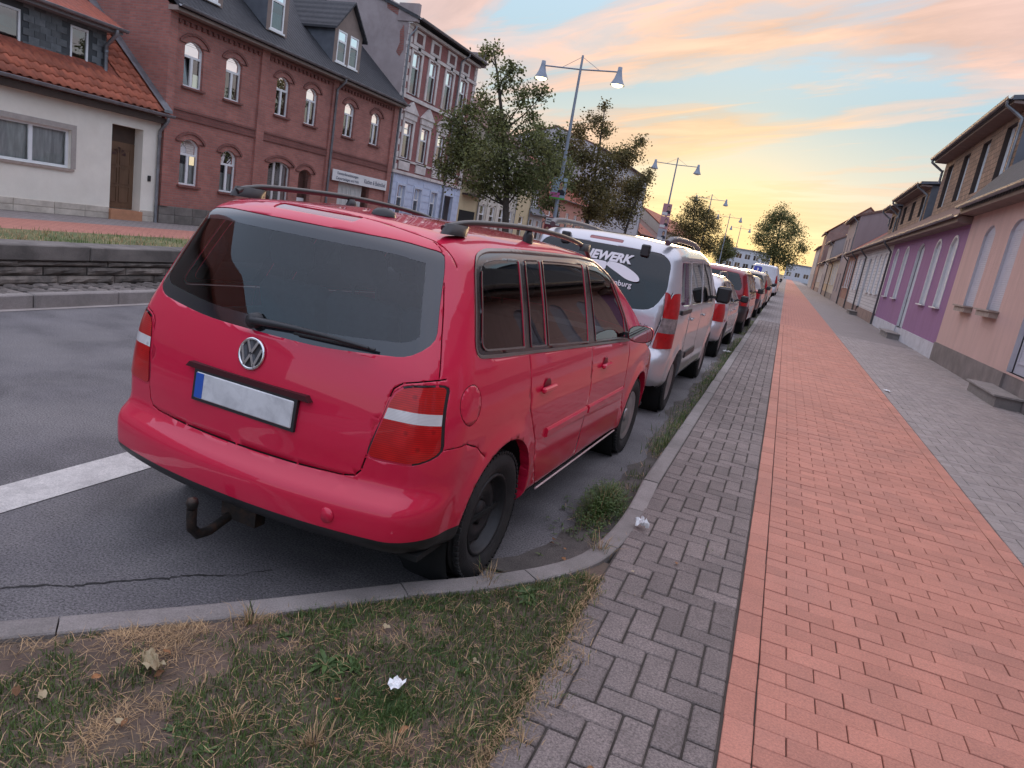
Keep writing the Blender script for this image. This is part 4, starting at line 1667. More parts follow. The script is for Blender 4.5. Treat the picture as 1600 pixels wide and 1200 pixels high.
def bar(x0, z0, x1, z1, wd=.011):
    a, b = Vector((x0, z0)), Vector((x1, z1))
    d = (b - a).normalized()
    n = Vector((-d.y, d.x)) * wd / 2
    em.prism([tuple(a + n), tuple(a - n), tuple(b - n), tuple(b + n)], -.006, .002, 'XZ', 0)


k_ = .0125
for s in (1, -1):
    bar(s * .026, .052, s * .002, .006)
    bar(s * .052, .026, s * .024, -.050)
    bar(s * .024, -.050, s * .002, -.004)
em.M = None
em.build('emblem', [chrome, mat('emblem_dark', (0.03, 0.03, 0.035), 0.3, var=0.1, coat=0.5)], rt)
# number plate with blue band under a dark bar that paints the recess shade
pl = MB()
py = rear_y(S1, 0, .80) + .004
pl.M = Matrix.Translation((0, py, .795)) @ Matrix.Rotation(R(-4), 4, 'X')
pl.cbox(-.26, .26, -.014, .004, -.056, .056, .004, 0)
pl.box(-.258, -.215, -.0155, -.0135, -.053, .053, 1)
pl.box(-.275, .275, -.010, .006, -.068, .066, 2)
pl.M = None
plate_w = mat('plate_white', (0.62, 0.62, 0.63), 0.45, var=0.10, scale=9, col2=(0.30, 0.30, 0.32), col2_scale=11, col2_amt=0.45)
pl.build('number_plate', [plate_w, mat('plate_blue', (0.02, 0.09, 0.42), 0.45, var=0.05), black_plastic], rt)
rec = MB()
rec.prism([(-.33, .862), (.33, .862), (.31, .885), (-.31, .885)], rear_y(S1, .0, .87) - .012, rear_y(S1, .0, .87) + .03, 'XZ')
rec.build('plate_recess_shade', mat('recess_shade_dark', (0.05, 0.002, 0.006), 0.5, var=0.1), rt)
# towing eye cover and tow hitch
tcv = MB()
tcv.lathe([(.032, .004), (.031, -.001), (.001, -.0015)], 24, 'Y', (.50, rear_y(S1, .5, .455) + .0005, .455))
tcv.build('towing_eye_cover', red_paint, rt)
th = MB()
hp = [(-.05, .25, .27), (-.05, .10, .245), (-.05, .0, .215), (-.05, -.06, .22), (-.05, -.095, .26), (-.05, -.10, .31), (-.05, -.10, .345)]
th.tube(hp, .021, 10)
th.lathe([(.012, -.03), (.02, -.022), (.025, 0), (.02, .018), (.001, .026)], 16, 'Z', (-.05, -.10, .372))
th.box(-.09, .10, .10, .16, .24, .33)
th.build('tow_hitch', mat('tow_hitch', (0.03, 0.027, 0.025), 0.55, 0.5, var=0.4, scale=30, col2=(0.12, 0.06, 0.035), col2_scale=20), rt)

# ---------------- the silver van behind it
S2 = dict(L=4.38, W=0.905, H=1.80, zb=0.24, r=(0.13, 0.16, 0.13), bow=0.10, camber=0.05, cat='car',
          zbot=curve([0, .5, 4.0, 4.38], [.30, .26, .24, .26], .1),
          ztop=curve([0, .3, 1.0, 2.2, 2.8, 3.2, 3.7, 4.1, 4.38], [1.76, 1.785, 1.80, 1.80, 1.74, 1.50, 1.16, 1.04, .90], .09),
          w=curve([.2, .4, .6, 1.0, 1.12, 1.2, 1.5, 1.8], [.86, .89, .905, .905, .898, .885, .825, .76], .03),
          plan=curve([0, .6, 3.4, 4.0, 4.4], [.97, 1, 1, .97, .92], .15),
          yr=curve([.2, .3, .45, .60, .655, .70, .8, 1.05, 1.15, 1.4, 1.65, 1.8], [.06, .02, 0, 0, .02, .075, .085, .095, .115, .17, .25, .31], .014),
          yf=curve([.2, .5, .8, 1.1], [.05, 0, .06, .2], .06),
          arches=[(.74, .32, .37), (3.46, .32, .37)])
car2 = Car(S2, 'parked_van', (-1.80, 6.88, 0.0), -R(1.0), 'silver van with white lettering on its rear window, behind the red compact van', silver_paint, step=0.045)
r2 = car2.root
dark_glass = glass_mat('dark_glass', (0.22, 0.26, 0.28), 0.35, 1.6)
van_rw = rounded([(-.60, 1.655, .06), (.60, 1.655, .06), (.705, 1.58, .06), (.735, 1.30, .05), (.64, 1.085, .10), (.40, 1.065, .05), (-.40, 1.065, .05), (-.64, 1.085, .10), (-.735, 1.30, .05), (-.705, 1.58, .06)], .05, 3)
car2.pane(van_rw, 'rear', dark_glass, 'rear_window', .004, .012)
van_red = lens_mat('van_red_lens', (0.10, 0.001, 0.003), (0.50, 0.006, 0.010), 26)
for sg in (1, -1):
    vw = 'sr' if sg > 0 else 'sl'
    tl = [(.800, 1.285), (.93, 1.30), (.93, .74), (.715, .715), (.735, .90)]
    if sg < 0: tl = mirror(tl)
    o = car2.part('tail_light', cut(car2.bm, rounded(tl, .03), 'rear', S2), van_red, .012, -.004)
    sd_ = rounded([(.08, 1.29), (.235, 1.285), (.22, .98), (.165, .76), (.08, .73)], .02)
    o2 = car2.part('tail_light_side', cut(car2.bm, sd_, vw, S2), van_red, .012, -.004, parent=o)
    for src in (o, o2):
        if src is None: continue
        b2 = bmesh.new()
        b2.from_mesh(src.data)
        for zz in (.885, 1.035):
            bmesh.ops.bisect_plane(b2, geom=list(b2.verts) + list(b2.edges) + list(b2.faces), plane_co=(0, 0, zz), plane_no=(0, 0, 1), dist=1e-5)
        src.data.materials.append(mat('smoked_lens', (0.20, 0.17, 0.17), 0.15, var=0.5, scale=24, coat=1.0))
        for f in b2.faces:
            if .885 < f.calc_center_median().z < 1.035: f.material_index = 1
        b2.to_mesh(src.data)
        b2.free()
    car2.pane(rounded([(.42, 1.175), (.98, 1.165), (1.00, 1.60), (.47, 1.60)], .06), vw, privacy_glass, 'quarter_window', .004, .006)
    car2.pane(rounded([(1.05, 1.165), (1.94, 1.15), (1.94, 1.62), (1.06, 1.61)], .05), vw, privacy_glass, 'door_window', .004, .006)
    car2.pane(rounded([(2.04, 1.15), (3.10, 1.13), (2.85, 1.45), (2.62, 1.61), (2.05, 1.62)], .05), vw, car_glass, 'door_window', .004, .006)
    car2.gap([(1.02, 1.13), (1.02, .75), (1.14, .55), (1.20, .30), (1.99, .30), (1.99, 1.13)], vw, False, .007)
    car2.gap([(2.01, .30), (2.98, .30), (3.05, .6), (3.08, 1.1)], vw, False, .007)
car2.pane(rounded([(-.18, 1.690), (.18, 1.690), (.18, 1.722), (-.18, 1.722)], .014), 'rear', mat('brake_strip', (0.20, 0.004, 0.012)), 'brake_light', .003, .005)
car2.pane(rounded([(-.62, 2.75), (.62, 2.75), (.72, 3.5), (-.72, 3.5)], .05), 'top', car_glass, 'windscreen', .004, .006)
for sg in (1, -1):
    car2.gap([(sg * u, z) for u, z in [(0, .665), (.5, .672), (.655, .69), (.690, .74), (.735, .95), (.79, 1.29)]], 'rear', False, .008)
for q in S2['arches']: car2.arch(*q)
car2.finish(lambda c: 'tailgate' if (c.y < .4 and abs(c.x) < .4 and c.z > .7) else ('door' if (abs(c.x) > .6 and 1.0 < c.y < 3.1 and c.z < 1.2) else None))
underbody(r2, S2)
housings(r2, S2)
cabin(r2, .70, .45, 3.3, 1.15, 1.6, [(2.0, (-.38, .38)), (1.0, (-.45, 0, .45))])
for vv in (.74, 3.46):
    for s in (1, -1): wheel(r2, s * .785, vv, .318, .205, 'cap', s > 0)
for s in (1, -1):
    hb = MB()
    x = s * .43
    hb.cbox(x - .045, x + .045, rear_y(S2, x, 1.68) - .045, rear_y(S2, x, 1.68) + .03, 1.595, 1.715, .012)
    hb.build('window_hinge', black_plastic, r2)
    rl = MB()
    rl.tube([(s * .62, .32, 1.765), (s * .635, .42, 1.80), (s * .645, .7, 1.82), (s * .65, 1.4, 1.828), (s * .645, 2.0, 1.818), (s * .63, 2.45, 1.785), (s * .62, 2.6, 1.75)], [.03, .036, .034, .03, .03, .032, .026], 10)
    rl.build('roof_rail', mat('rail_grey', (0.12, 0.12, 0.13), 0.4, 0.4, var=0.15), r2)
    for vv in (1.10, 1.88 if s < 0 else 2.14):
        hd = MB()
        x = on_side(S2, vv, 1.0)
        hd.cbox(s * (x + .004), s * (x + .03), vv, vv + .17, .985, 1.012, .006)
        hd.build('door_handle', silver_paint, r2)
    sm_ = MB()
    x = on_side(S2, .7, 1.09)
    sm_.cbox(s * (x - .01), s * (x + .012), .40, 1.05, 1.075, 1.125, .005)
    sm_.build('slide_rail', black_plastic, r2)
    side_m = MB()
    x = on_side(S2, 1.6, .60)
    side_m.cbox(s * (x - .01), s * (x + .016), 1.22, 1.97, .54, .62, .008)
    side_m.build('door_moulding', black_plastic, r2)
    mo = MB()
    mo.cbox(s * .93, s * 1.12, 2.95, 3.07, 1.14, 1.36, .03)
    mo.box(s * .86, s * .95, 2.97, 3.03, 1.18, 1.22)
    mo.build('wing_mirror', black_plastic, r2)
lens_white = mat('film_white', (0.75, 0.75, 0.77), 0.5, var=0.05)


def on_rear(S, x, z, off=0.006, lean=None):
    """frame lying on the tail of a car: local X to the right, Y up the surface"""
    dz = .02
    y0, y1 = rear_y(S, x, z - dz), rear_y(S, x, z + dz)
    a = math.atan2(y1 - y0, 2 * dz)
    return Matrix.Translation((x, rear_y(S, x, z) - off, z)) @ Matrix.Rotation(math.pi / 2 - a, 4, 'X')


text_mesh('IEWERK', .125, 'lettering', lens_white, r2, on_rear(S2, .09, 1.50), shear=.25, bold=.006, sx=1.0)
text_mesh('06406 Bernburg', .078, 'lettering', lens_white, r2, on_rear(S2, .13, 1.27), bold=.001)['kind'] = 'stuff'
kn = MB()
kn.M = on_rear(S2, .08, 1.425)
outl = smooth_poly([(-.40, -.02), (-.20, .055), (-.02, .06), (.0, .035), (.02, .068), (.14, .062), (.26, .02), (.345, -.03), (.37, -.075), (.33, -.095), (.24, -.085), (.14, -.04), (.03, .01), (.0, .022), (-.02, -.03), (-.2, -.06), (-.36, -.05)], 3)
kn.prism(outl, 0, .001, 'XY')
kn.M = None
kn.build('knife_sticker', lens_white, r2)
kd = MB()
for (x, z) in ((.305, -.052), (.33, -.062), (.03, .05)):
    kd.M = on_rear(S2, .08 + x, 1.425 + z, .0078)
    kd.lathe([(.006, 0), (.001, .0002)], 8, 'Z')
kd.M = None
kd.build('knife_rivets', black_plastic, r2)['kind'] = 'stuff'
for z, wd in ((.905, .13), (.855, .09), (.815, .10)):
    text_mesh({.905: 'Multi', .855: 'HDi', .815: '90'}[z], .06, 'badge', mat('badge_grey', (0.14, 0.14, 0.15), 0.3, 0.6, var=0.1), r2, on_rear(S2, .58, z))
pl = MB()
pl.M = on_rear(S2, 0, .80, .012)
pl.cbox(-.26, .26, -.055, .055, -.004, .004, .003, 0)
pl.M = None
pl.build('number_plate', plate_w, r2)


# ---------------- the other parked cars
def simple_car(name, loc, L, W, H, label, paint, style='hatch', belt=.93, rails=False, wheel_kind='cap', cat='car', glass=None, rear_split=None, lens=None, wr=.31, bumper_black=False, plate=True, rz=-R(1.0), group='cars parked along the kerb'):
    fo, ro = .20 * L, .175 * L
    ra, fa = ro, L - fo
    if style == 'hatch':
        zt = curve([0, .25, .8, L * .42, L * .58, L * .66, L * .80, L * .93, L], [H - .06, H - .015, H, H, H - .06, H - .22, belt + .08, belt - .05, belt - .2], .1)
        yr = curve([.2, .3, .45, .58, .66, belt, belt + .1, H - .08, H], [.06, .02, 0, 0, .06, .10, .14, .42, .50], .02)
    elif style == 'box':
        zt = curve([0, .25, .8, L * .55, L * .66, L * .74, L * .85, L * .95, L], [H - .05, H - .012, H, H, H - .05, H - .3, belt + .1, belt - .05, belt - .25], .1)
        yr = curve([.2, .3, .45, .58, .66, belt, belt + .1, H - .08, H], [.06, .02, 0, 0, .05, .07, .09, .20, .25], .02)
    else:   # saloon
        zt = curve([0, .1, .42, .50, .80, 1.30, 1.7, L * .55, L * .63, L * .78, L * .93, L], [belt + .06, belt + .07, belt + .07, belt + .10, belt + .27, H - .03, H, H - .02, H - .14, belt + .05, belt - .06, belt - .22], .05)
        yr = curve([.2, .3, .45, .58, .66, belt, H], [.06, .02, 0, 0, .04, .06, .10], .02)
    S = dict(L=L, W=W, H=H, zb=.22, r=(.14, .20, .10), bow=.13, camber=.04, cat=cat,
             zbot=curve([0, .5, L - .5, L], [.29, .24, .23, .25], .1), ztop=zt,
             w=curve([.2, .4, .6, belt - .08, belt, belt + .08, H - .1, H], [W - .05, W - .015, W, W - .003, W - .02, W - .045, W - .20, W - .25], .03),
             plan=curve([0, .6, L - 1.0, L], [.965, 1, 1, .92], .15), yr=yr, yf=curve([.2, .5, .8, 1.1], [.05, 0, .08, .25], .06),
             arches=[(ra, wr, wr + .05), (fa, wr, wr + .05)])
    c = Car(S, name, loc, rz, label, paint, group, step=.06)
    gl = glass or dark_glass
    if style != 'saloon':
        c.pane(rounded([(-W * .58, H - .13), (W * .58, H - .13), (W * .74, belt + .22), (W * .72, belt + .10), (-W * .72, belt + .10), (-W * .74, belt + .22)], .06), 'rear', gl, 'rear_window', .004, .006)
    else:
        c.pane(rounded([(-W * .55, 1.15), (W * .55, 1.15), (W * .70, .58), (-W * .70, .58)], .05), 'top', gl, 'rear_window', .003, .005)
    for sg in (1, -1):
        vw = 'sr' if sg > 0 else 'sl'
        tz1 = belt + (.04 if style != 'box' else .12)
        tl = [(W * .66, tz1), (W * 1.04, tz1 + .02), (W * 1.04, belt - .26), (W * .70, belt - .24)]
        if style == 'box': tl = [(W * .82, tz1 + .2), (W * 1.04, tz1 + .2), (W * 1.04, belt - .25), (W * .82, belt - .25)]
        if sg < 0: tl = mirror(tl)
        o = c.part('tail_light', cut(c.bm, rounded(tl, .03), 'rear', S), lens or van_red, .008, -.004)
        tt = H - .12
        if style == 'saloon':
            q = rounded([(1.02, belt + .07), (1.75, belt + .05), (1.80, tt), (1.55, tt - .01)], .05)
            q2 = [(L * .40 + .06, belt + .05), (L * .40 + .9, belt + .03), (L * .40 + .62, belt + .20), (L * .40 + .42, tt), (L * .40 + .08, tt)]
        else:
            q = rounded([(.52, belt + .09), (.30 * L - .02, belt + .07), (.30 * L, tt), (.78, tt - .01)], .06)
            q2 = [(.46 * L, belt + .05), (.46 * L + 1.0, belt + .03), (.46 * L + .70, belt + .24), (.46 * L + .50, tt), (.46 * L + .03, tt)]
            c.pane(rounded([(.30 * L + .06, belt + .07), (.46 * L - .07, belt + .05), (.46 * L - .05, tt), (.30 * L + .07, tt)], .03), vw, gl, 'door_window', .003, .005)
        c.pane(q, vw, gl, 'quarter_window', .003, .005)
        c.pane(rounded(q2, .04), vw, car_glass, 'door_window', .003, .005)
        c.gap([(.46 * L - .02, belt + .02), (.46 * L, .30)], vw, False, .008)
        c.gap([(.30 * L + .02, belt + .03), (.30 * L + .03, .6), (.34 * L, .3)], vw, False, .008)
    if style != 'saloon':
        zy = [(zt(t), t) for t in np.linspace(L * .5, L * .9, 40)]
        y_a = next(t for z, t in zy if z < H - .10)
        y_b = next(t for z, t in zy if z < belt + .14)
        c.pane(rounded([(-W * .62, y_a), (W * .62, y_a), (W * .74, y_b), (-W * .74, y_b)], .04), 'top', car_glass, 'windscreen', .003, .005)
    else:
        zy = [(zt(t), t) for t in np.linspace(L * .5, L * .9, 40)]
        y_a = next(t for z, t in zy if z < H - .08)
        y_b = next(t for z, t in zy if z < belt + .12)
        c.pane(rounded([(-W * .62, y_a), (W * .62, y_a), (W * .74, y_b), (-W * .74, y_b)], .04), 'top', car_glass, 'windscreen', .003, .005)
    for q in S['arches']: c.arch(*q)
    bb = None
    if bumper_black: bb = lambda p: p.z < .72 and p.y < .6
    c.finish(None, bb)
    rt_ = c.root
    underbody(rt_, S)
    housings(rt_, S)
    cabin(rt_, W - .22, .5, L * .78, belt + .06, H, [(L * .45, (-.36, .36)), (L * .26, (-.4, .0, .4))])
    for vv in (ra, fa):
        for s in (1, -1): wheel(rt_, s * (W - .115), vv, wr, .195, wheel_kind, s > 0)
    for s in (1, -1):
        mo = MB()
        mo.cbox(s * (W + .02), s * (W + .17), L * .66, L * .66 + .09, belt + .03, belt + .17, .025)
        mo.box(s * (W - .06), s * (W + .04), L * .66 + .02, L * .66 + .06, belt + .05, belt + .08)
        mo.build('wing_mirror', black_plastic, rt_)
        for vv in (.31 * L + .06, .47 * L + .06):
            hd = MB()
            x = on_side(S, vv, belt - .09)
            hd.cbox(s * (x + .003), s * (x + .028), vv, vv + .15, belt - .10, belt - .075, .006)
            hd.build('door_handle', paint, rt_)
        if rails:
            rl = MB()
            xr = W - .30
            rl.tube([(s * xr, .75, H - .02), (s * xr, .85, H + .025), (s * xr, 1.2, H + .045), (s * xr, L * .45, H + .045), (s * xr, L * .54, H + .01), (s * xr, L * .57, H - .05)], .018, 8)
            rl.build('roof_rail', mat('rail_grey', (0.12, 0.12, 0.13)), rt_)
    if plate:
        pl = MB()
        pl.M = on_rear(S, 0, .74 if style != 'saloon' else .70, .012)
        pl.cbox(-.26, .26, -.055, .055, -.004, .004, .003, 0)
        pl.M = None
        pl.build('number_plate', plate_w, rt_)
    return rt_, S


simple_car('parked_car', (-1.70, 12.42, 0), 4.15, .87, 1.46, 'pale silver estate car with roof rails parked in front of the lettered silver van', paint_mat('lilac_silver', (0.47, 0.45, 0.48), 0.5, 0.34, 0.12), 'hatch', .92, True)
simple_car('parked_car', (-1.62, 18.0, 0), 4.30, .90, 1.62, 'dark red people carrier with black lower tail parked past the pale estate car', paint_mat('dark_red_paint', (0.20, 0.012, 0.02), 0.1, 0.35, 0.1), 'box', .98, False, bumper_black=True)
simple_car('parked_car', (-1.55, 25.2, 0), 4.5, .88, 1.44, 'dark brown saloon car parked past the dark red people carrier', paint_mat('brown_paint', (0.055, 0.036, 0.042), 0.3, 0.35, 0.1), 'saloon', .94, False, 'alloy')
simple_car('parked_car', (-1.50, 31.5, 0), 4.4, .90, 1.60, 'beige people carrier parked between the brown saloon and the small grey car', paint_mat('beige_paint', (0.36, 0.30, 0.24), 0.4, 0.35, 0.1), 'box', .98, True)
simple_car('parked_car', (-1.48, 38.2, 0), 4.1, .86, 1.45, 'small grey hatchback parked behind the white panel van', paint_mat('grey_paint', (0.16, 0.16, 0.17), 0.4, 0.35, 0.1), 'hatch', .92)
vr, SV = simple_car('panel_van', (-1.45, 50.2, 0), 5.2, .98, 2.10, 'white panel van with blue emblem on its rear doors', paint_mat('white_paint', (0.62, 0.62, 0.66), 0.0, 0.4, 0.12), 'box', 1.15, False, cat='van', glass=mat('white_panel', (0.60, 0.60, 0.64), 0.4, var=0.05, coat=.5), wr=.33)
bd = MB()
bd.M = on_rear(SV, -.45, 1.72, .014)
bd.prism([(-.26, -.17), (.26, -.17), (.26, .12), (.16, .17), (-.16, .17), (-.26, .12)], 0, .006, 'XY', 0)
bd.prism([(-.05, -.11), (.05, -.11), (.05, .06), (-.05, .06)], .006, .009, 'XY', 1)
bd.M = None
bd.build('blue_emblem', [mat('emblem_blue', (0.05, 0.06, 0.38), 0.4, var=0.1), lens_white], vr)
simple_car('parked_car', (-1.40, 58.5, 0), 4.2, .87, 1.50, 'dark hatchback parked past the white panel van', paint_mat('black_paint', (0.02, 0.02, 0.024), 0.2, 0.35, 0.1), 'hatch', .93)
simple_car('parked_car', (-1.38, 65.5, 0), 4.2, .87, 1.50, 'silver hatchback parked past the dark hatchback under the tree', silver_paint, 'hatch', .93)

# ------------------------------------------------------------------ buildings: helpers
def frame_right(y0=0.0, x=4.1):
    """facade on the right of the street: s runs along +Y, d points out towards the street (-X)"""
    return Matrix(((0, -1, 0, x), (1, 0, 0, y0), (0, 0, 1, 0), (0, 0, 0, 1)))


def frame_left(y0=0.0, x=-18.8):
    return Matrix(((0, 1, 0, x), (1, 0, 0, y0), (0, 0, 1, 0), (0, 0, 0, 1)))
# local coordinates everywhere below: (s, d, z) = along the facade, outwards, up


def arch_pts(s0, s1, zs, rise, n=8):
    """points over an opening from left to right; zs is the height of the springing"""
    if rise <= 0: return [(s0, zs), (s1, zs)]
    w2 = (s1 - s0) / 2
    Rr = (w2 * w2 + rise * rise) / (2 * rise)
    cz = zs + rise - Rr
    a0 = math.asin(min(1.0, w2 / Rr))
    return [((s0 + s1) / 2 + Rr * math.sin(-a0 + 2 * a0 * k / n), cz + Rr * math.cos(-a0 + 2 * a0 * k / n)) for k in range(n + 1)]


def facade(mb, s0, s1, z0, z1, ops, m=0, depth=0.14, mrev=None, d=0.0):
    """wall sheet with real openings and reveals; ops: (s0, s1, z0, z1, rise), z1 is the crown"""
    mrev = m if mrev is None else mrev
    ss = sorted(set([s0, s1] + [o[0] for o in ops] + [o[1] for o in ops]))
    zz = sorted(set([z0, z1] + [o[2] for o in ops] + [o[3] for o in ops]))
    ss = [s for s in ss if s0 - 1e-6 <= s <= s1 + 1e-6]
    zz = [z for z in zz if z0 - 1e-6 <= z <= z1 + 1e-6]
    for i in range(len(ss) - 1):
        for j in range(len(zz) - 1):
            cs, cz_ = (ss[i] + ss[i + 1]) / 2, (zz[j] + zz[j + 1]) / 2
            if any(o[0] < cs < o[1] and o[2] < cz_ < o[3] for o in ops): continue
            mb.add([(ss[i], d, zz[j]), (ss[i + 1], d, zz[j]), (ss[i + 1], d, zz[j + 1]), (ss[i], d, zz[j + 1])], [(0, 1, 2, 3)], m)
    for o in ops:
        a = arch_pts(o[0], o[1], o[3] - o[4], o[4])
        if o[4] > 0:
            for p, q in zip(a[:-1], a[1:]):
                mb.add([(p[0], d, p[1]), (q[0], d, q[1]), (q[0], d, o[3]), (p[0], d, o[3])], [(0, 1, 2, 3)], m)
        loop = [(o[0], o[2])] + a + [(o[1], o[2])]
        for p, q in zip(loop, loop[1:] + loop[:1]):
            mb.add([(p[0], d, p[1]), (q[0], d, q[1]), (q[0], d - depth, q[1]), (p[0], d - depth, p[1])], [(0, 1, 2, 3)], mrev)


def inset_arch(s0, s1, z0, z1, rise, t):
    a = arch_pts(s0 + t, s1 - t, z1 - rise - t * .4, max(rise - t * .3, 0.0) if rise > 0 else 0)
    if rise <= 0: a = [(s0 + t, z1 - t), (s1 - t, z1 - t)]
    return [(s0 + t, z0 + t)] + a + [(s1 - t, z0 + t)]


def ring(mb, outer, inner, d0, d1, m=0):
    """frame between two loops of equal length, from depth d0 (back) to d1 (front)"""
    n = len(outer)
    vs = [(p[0], d1, p[1]) for p in outer] + [(p[0], d1, p[1]) for p in inner] + [(p[0], d0, p[1]) for p in inner] + [(p[0], d0, p[1]) for p in outer]
    fs = []
    for i in range(n):
        j = (i + 1) % n
        fs += [(i, j, n + j, n + i), (n + i, n + j, 2 * n + j, 2 * n + i), (3 * n + i, 3 * n + j, j, i)]
    mb.add(vs, fs, m)


def window(M, parent, o, style='cross', depth=0.10, fm=None, gm=None, curtain=0.0, sill=None, sill_m=None, fw=0.055, tilt=False, name='window'):
    """o: opening (s0, s1, z0, z1, rise). Frame, panes as sub-parts, curtain behind, sill outside"""
    fm = fm or white_frame
    gm = gm or house_glass
    s0, s1, z0, z1, rise = o
    if rise > 0:
        outer = [(s0, z0)] + arch_pts(s0, s1, z1 - rise, rise) + [(s1, z0)]
    else:
        outer = [(s0, z0), (s0, z1), (s1, z1), (s1, z0)]
    inner = inset_arch(s0, s1, z0, z1, rise, fw)
    f = MB(M)
    ring(f, outer, inner, -depth - .03, -depth + .03)
    zt = z0 + (z1 - z0) * .66
    cs = (s0 + s1) / 2
    panes = []
    dd = -depth
    if style == 'cross':
        f.box(s0 + fw, s1 - fw, dd - .025, dd + .034, zt - .035, zt + .035)
        f.box(cs - .045, cs + .045, dd - .025, dd + .032, z0 + fw, zt - .035)
        panes = [[(s0 + fw, z0 + fw), (cs - .045, z0 + fw), (cs - .045, zt - .035), (s0 + fw, zt - .035)],
                 [(cs + .045, z0 + fw), (s1 - fw, z0 + fw), (s1 - fw, zt - .035), (cs + .045, zt - .035)]]
        top = [p for p in inner if p[1] > zt]
        panes.append([(s0 + fw, zt + .035)] + top + [(s1 - fw, zt + .035)])
    elif style == 'tee':
        f.box(s0 + fw, s1 - fw, dd - .025, dd + .034, zt - .035, zt + .035)
        panes = [[(s0 + fw, z0 + fw), (s1 - fw, z0 + fw), (s1 - fw, zt - .035), (s0 + fw, zt - .035)], [(s0 + fw, zt + .035)] + [p for p in inner if p[1] > zt] + [(s1 - fw, zt + .035)]]
    elif style.startswith('v'):
        n = int(style[1:])
        for k in range(1, n):
            c = s0 + (s1 - s0) * k / n
            f.box(c - .05, c + .05, dd - .025, dd + .032, z0 + fw, z1 - fw)
        for k in range(n):
            a = s0 + (s1 - s0) * k / n + (fw if k == 0 else .05)
            b = s0 + (s1 - s0) * (k + 1) / n - (fw if k == n - 1 else .05)
            panes.append([(a, z0 + fw), (b, z0 + fw), (b, z1 - fw), (a, z1 - fw)])
    else:
        panes = [inner]
    wo = f.build(name, fm, parent)
    for i, p in enumerate(panes):
        q = MB(M)
        tl = 0.0
        if tilt and i == 0:
            tl = .10
        zmin, zmax = min(a[1] for a in p), max(a[1] for a in p)
        q.add([(a[0], dd - .004 - tl * (a[1] - zmin) / max(zmax - zmin, .01), a[1]) for a in p], [tuple(range(len(p)))])
        q.build('pane', gm, wo, fix=False)
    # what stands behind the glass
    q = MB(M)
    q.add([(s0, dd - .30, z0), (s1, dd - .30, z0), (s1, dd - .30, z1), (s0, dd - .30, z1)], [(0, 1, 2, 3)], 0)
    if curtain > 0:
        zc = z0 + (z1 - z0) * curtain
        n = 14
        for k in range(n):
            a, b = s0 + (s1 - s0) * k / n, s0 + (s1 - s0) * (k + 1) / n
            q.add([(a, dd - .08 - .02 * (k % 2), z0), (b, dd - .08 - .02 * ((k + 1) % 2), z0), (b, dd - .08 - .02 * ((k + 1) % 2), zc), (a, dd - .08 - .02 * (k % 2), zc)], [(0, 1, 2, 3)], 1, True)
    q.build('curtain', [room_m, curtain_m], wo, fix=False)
    if sill:
        q = MB(M)
        q.box(s0 - .07, s1 + .07, -depth + .03, sill, z0 - .07, z0 - .005)
        q.build('sill', sill_m or fm, wo)
    return wo


def shutter(M, parent, o, m, depth=0.09, slat=0.045, name='roller_shutter'):
    s0, s1, z0, z1, rise = o
    mb = MB(M)
    z = z0
    while z < z1 - rise:
        zt = min(z + slat, z1 - rise)
        mb.add([(s0, -depth, z), (s1, -depth, z), (s1, -depth + .004, z + (zt - z) * .5), (s0, -depth + .004, z + (zt - z) * .5), (s1, -depth, zt), (s0, -depth, zt)], [(0, 1, 2, 3), (3, 2, 4, 5)])
        z = zt
    if rise > 0:
        a = arch_pts(s0, s1, z1 - rise, rise)
        mb.add([(p[0], -depth + .004, p[1]) for p in a], [tuple(range(len(a)))])
    return mb.build(name, m, parent, fix=False)


def door(M, parent, o, m, depth=0.16, panels=(2, 3), glass_top=0.0, handle_right=True):
    s0, s1, z0, z1, rise = o
    mb = MB(M)
    zt = z1 - (z1 - z0) * glass_top
    mb.box(s0, s1, -depth - .05, -depth, z0, zt - (rise if glass_top == 0 else 0))
    if rise > 0 and glass_top == 0:
        a = arch_pts(s0, s1, z1 - rise, rise)
        mb.add([(p[0], -depth, p[1]) for p in a], [tuple(range(len(a)))])
    nx, nz = panels
    for i in range(nx):
        for j in range(nz):
            a0 = s0 + .10 + (s1 - s0 - .2) * i / nx + .03
            a1 = s0 + .10 + (s1 - s0 - .2) * (i + 1) / nx - .03
            b0 = z0 + .15 + (zt - z0 - .3) * j / nz + .03
            b1 = z0 + .15 + (zt - z0 - .3) * (j + 1) / nz - .03
            ring(mb, [(a0, b0), (a0, b1), (a1, b1), (a1, b0)], [(a0 + .03, b0 + .03), (a0 + .03, b1 - .03), (a1 - .03, b1 - .03), (a1 - .03, b0 + .03)], -depth, -depth + .018)
    do = mb.build('door', m, parent)
    h = MB(M)
    hs = s1 - .09 if handle_right else s0 + .09
    zc = z0 + 1.02
    h.tube([(hs, -depth, zc), (hs, -depth + .05, zc), (hs + (-.11 if handle_right else .11), -depth + .05, zc)], .011, 6)
    h.build('handle', chrome, do)
    if glass_top > 0:
        q = MB(M)
        q.add([(s0, -depth, zt), (s1, -depth, zt), (s1, -depth, z1), (s0, -depth, z1)], [(0, 1, 2, 3)])
        q.build('pane', house_glass, do, fix=False)
    return do


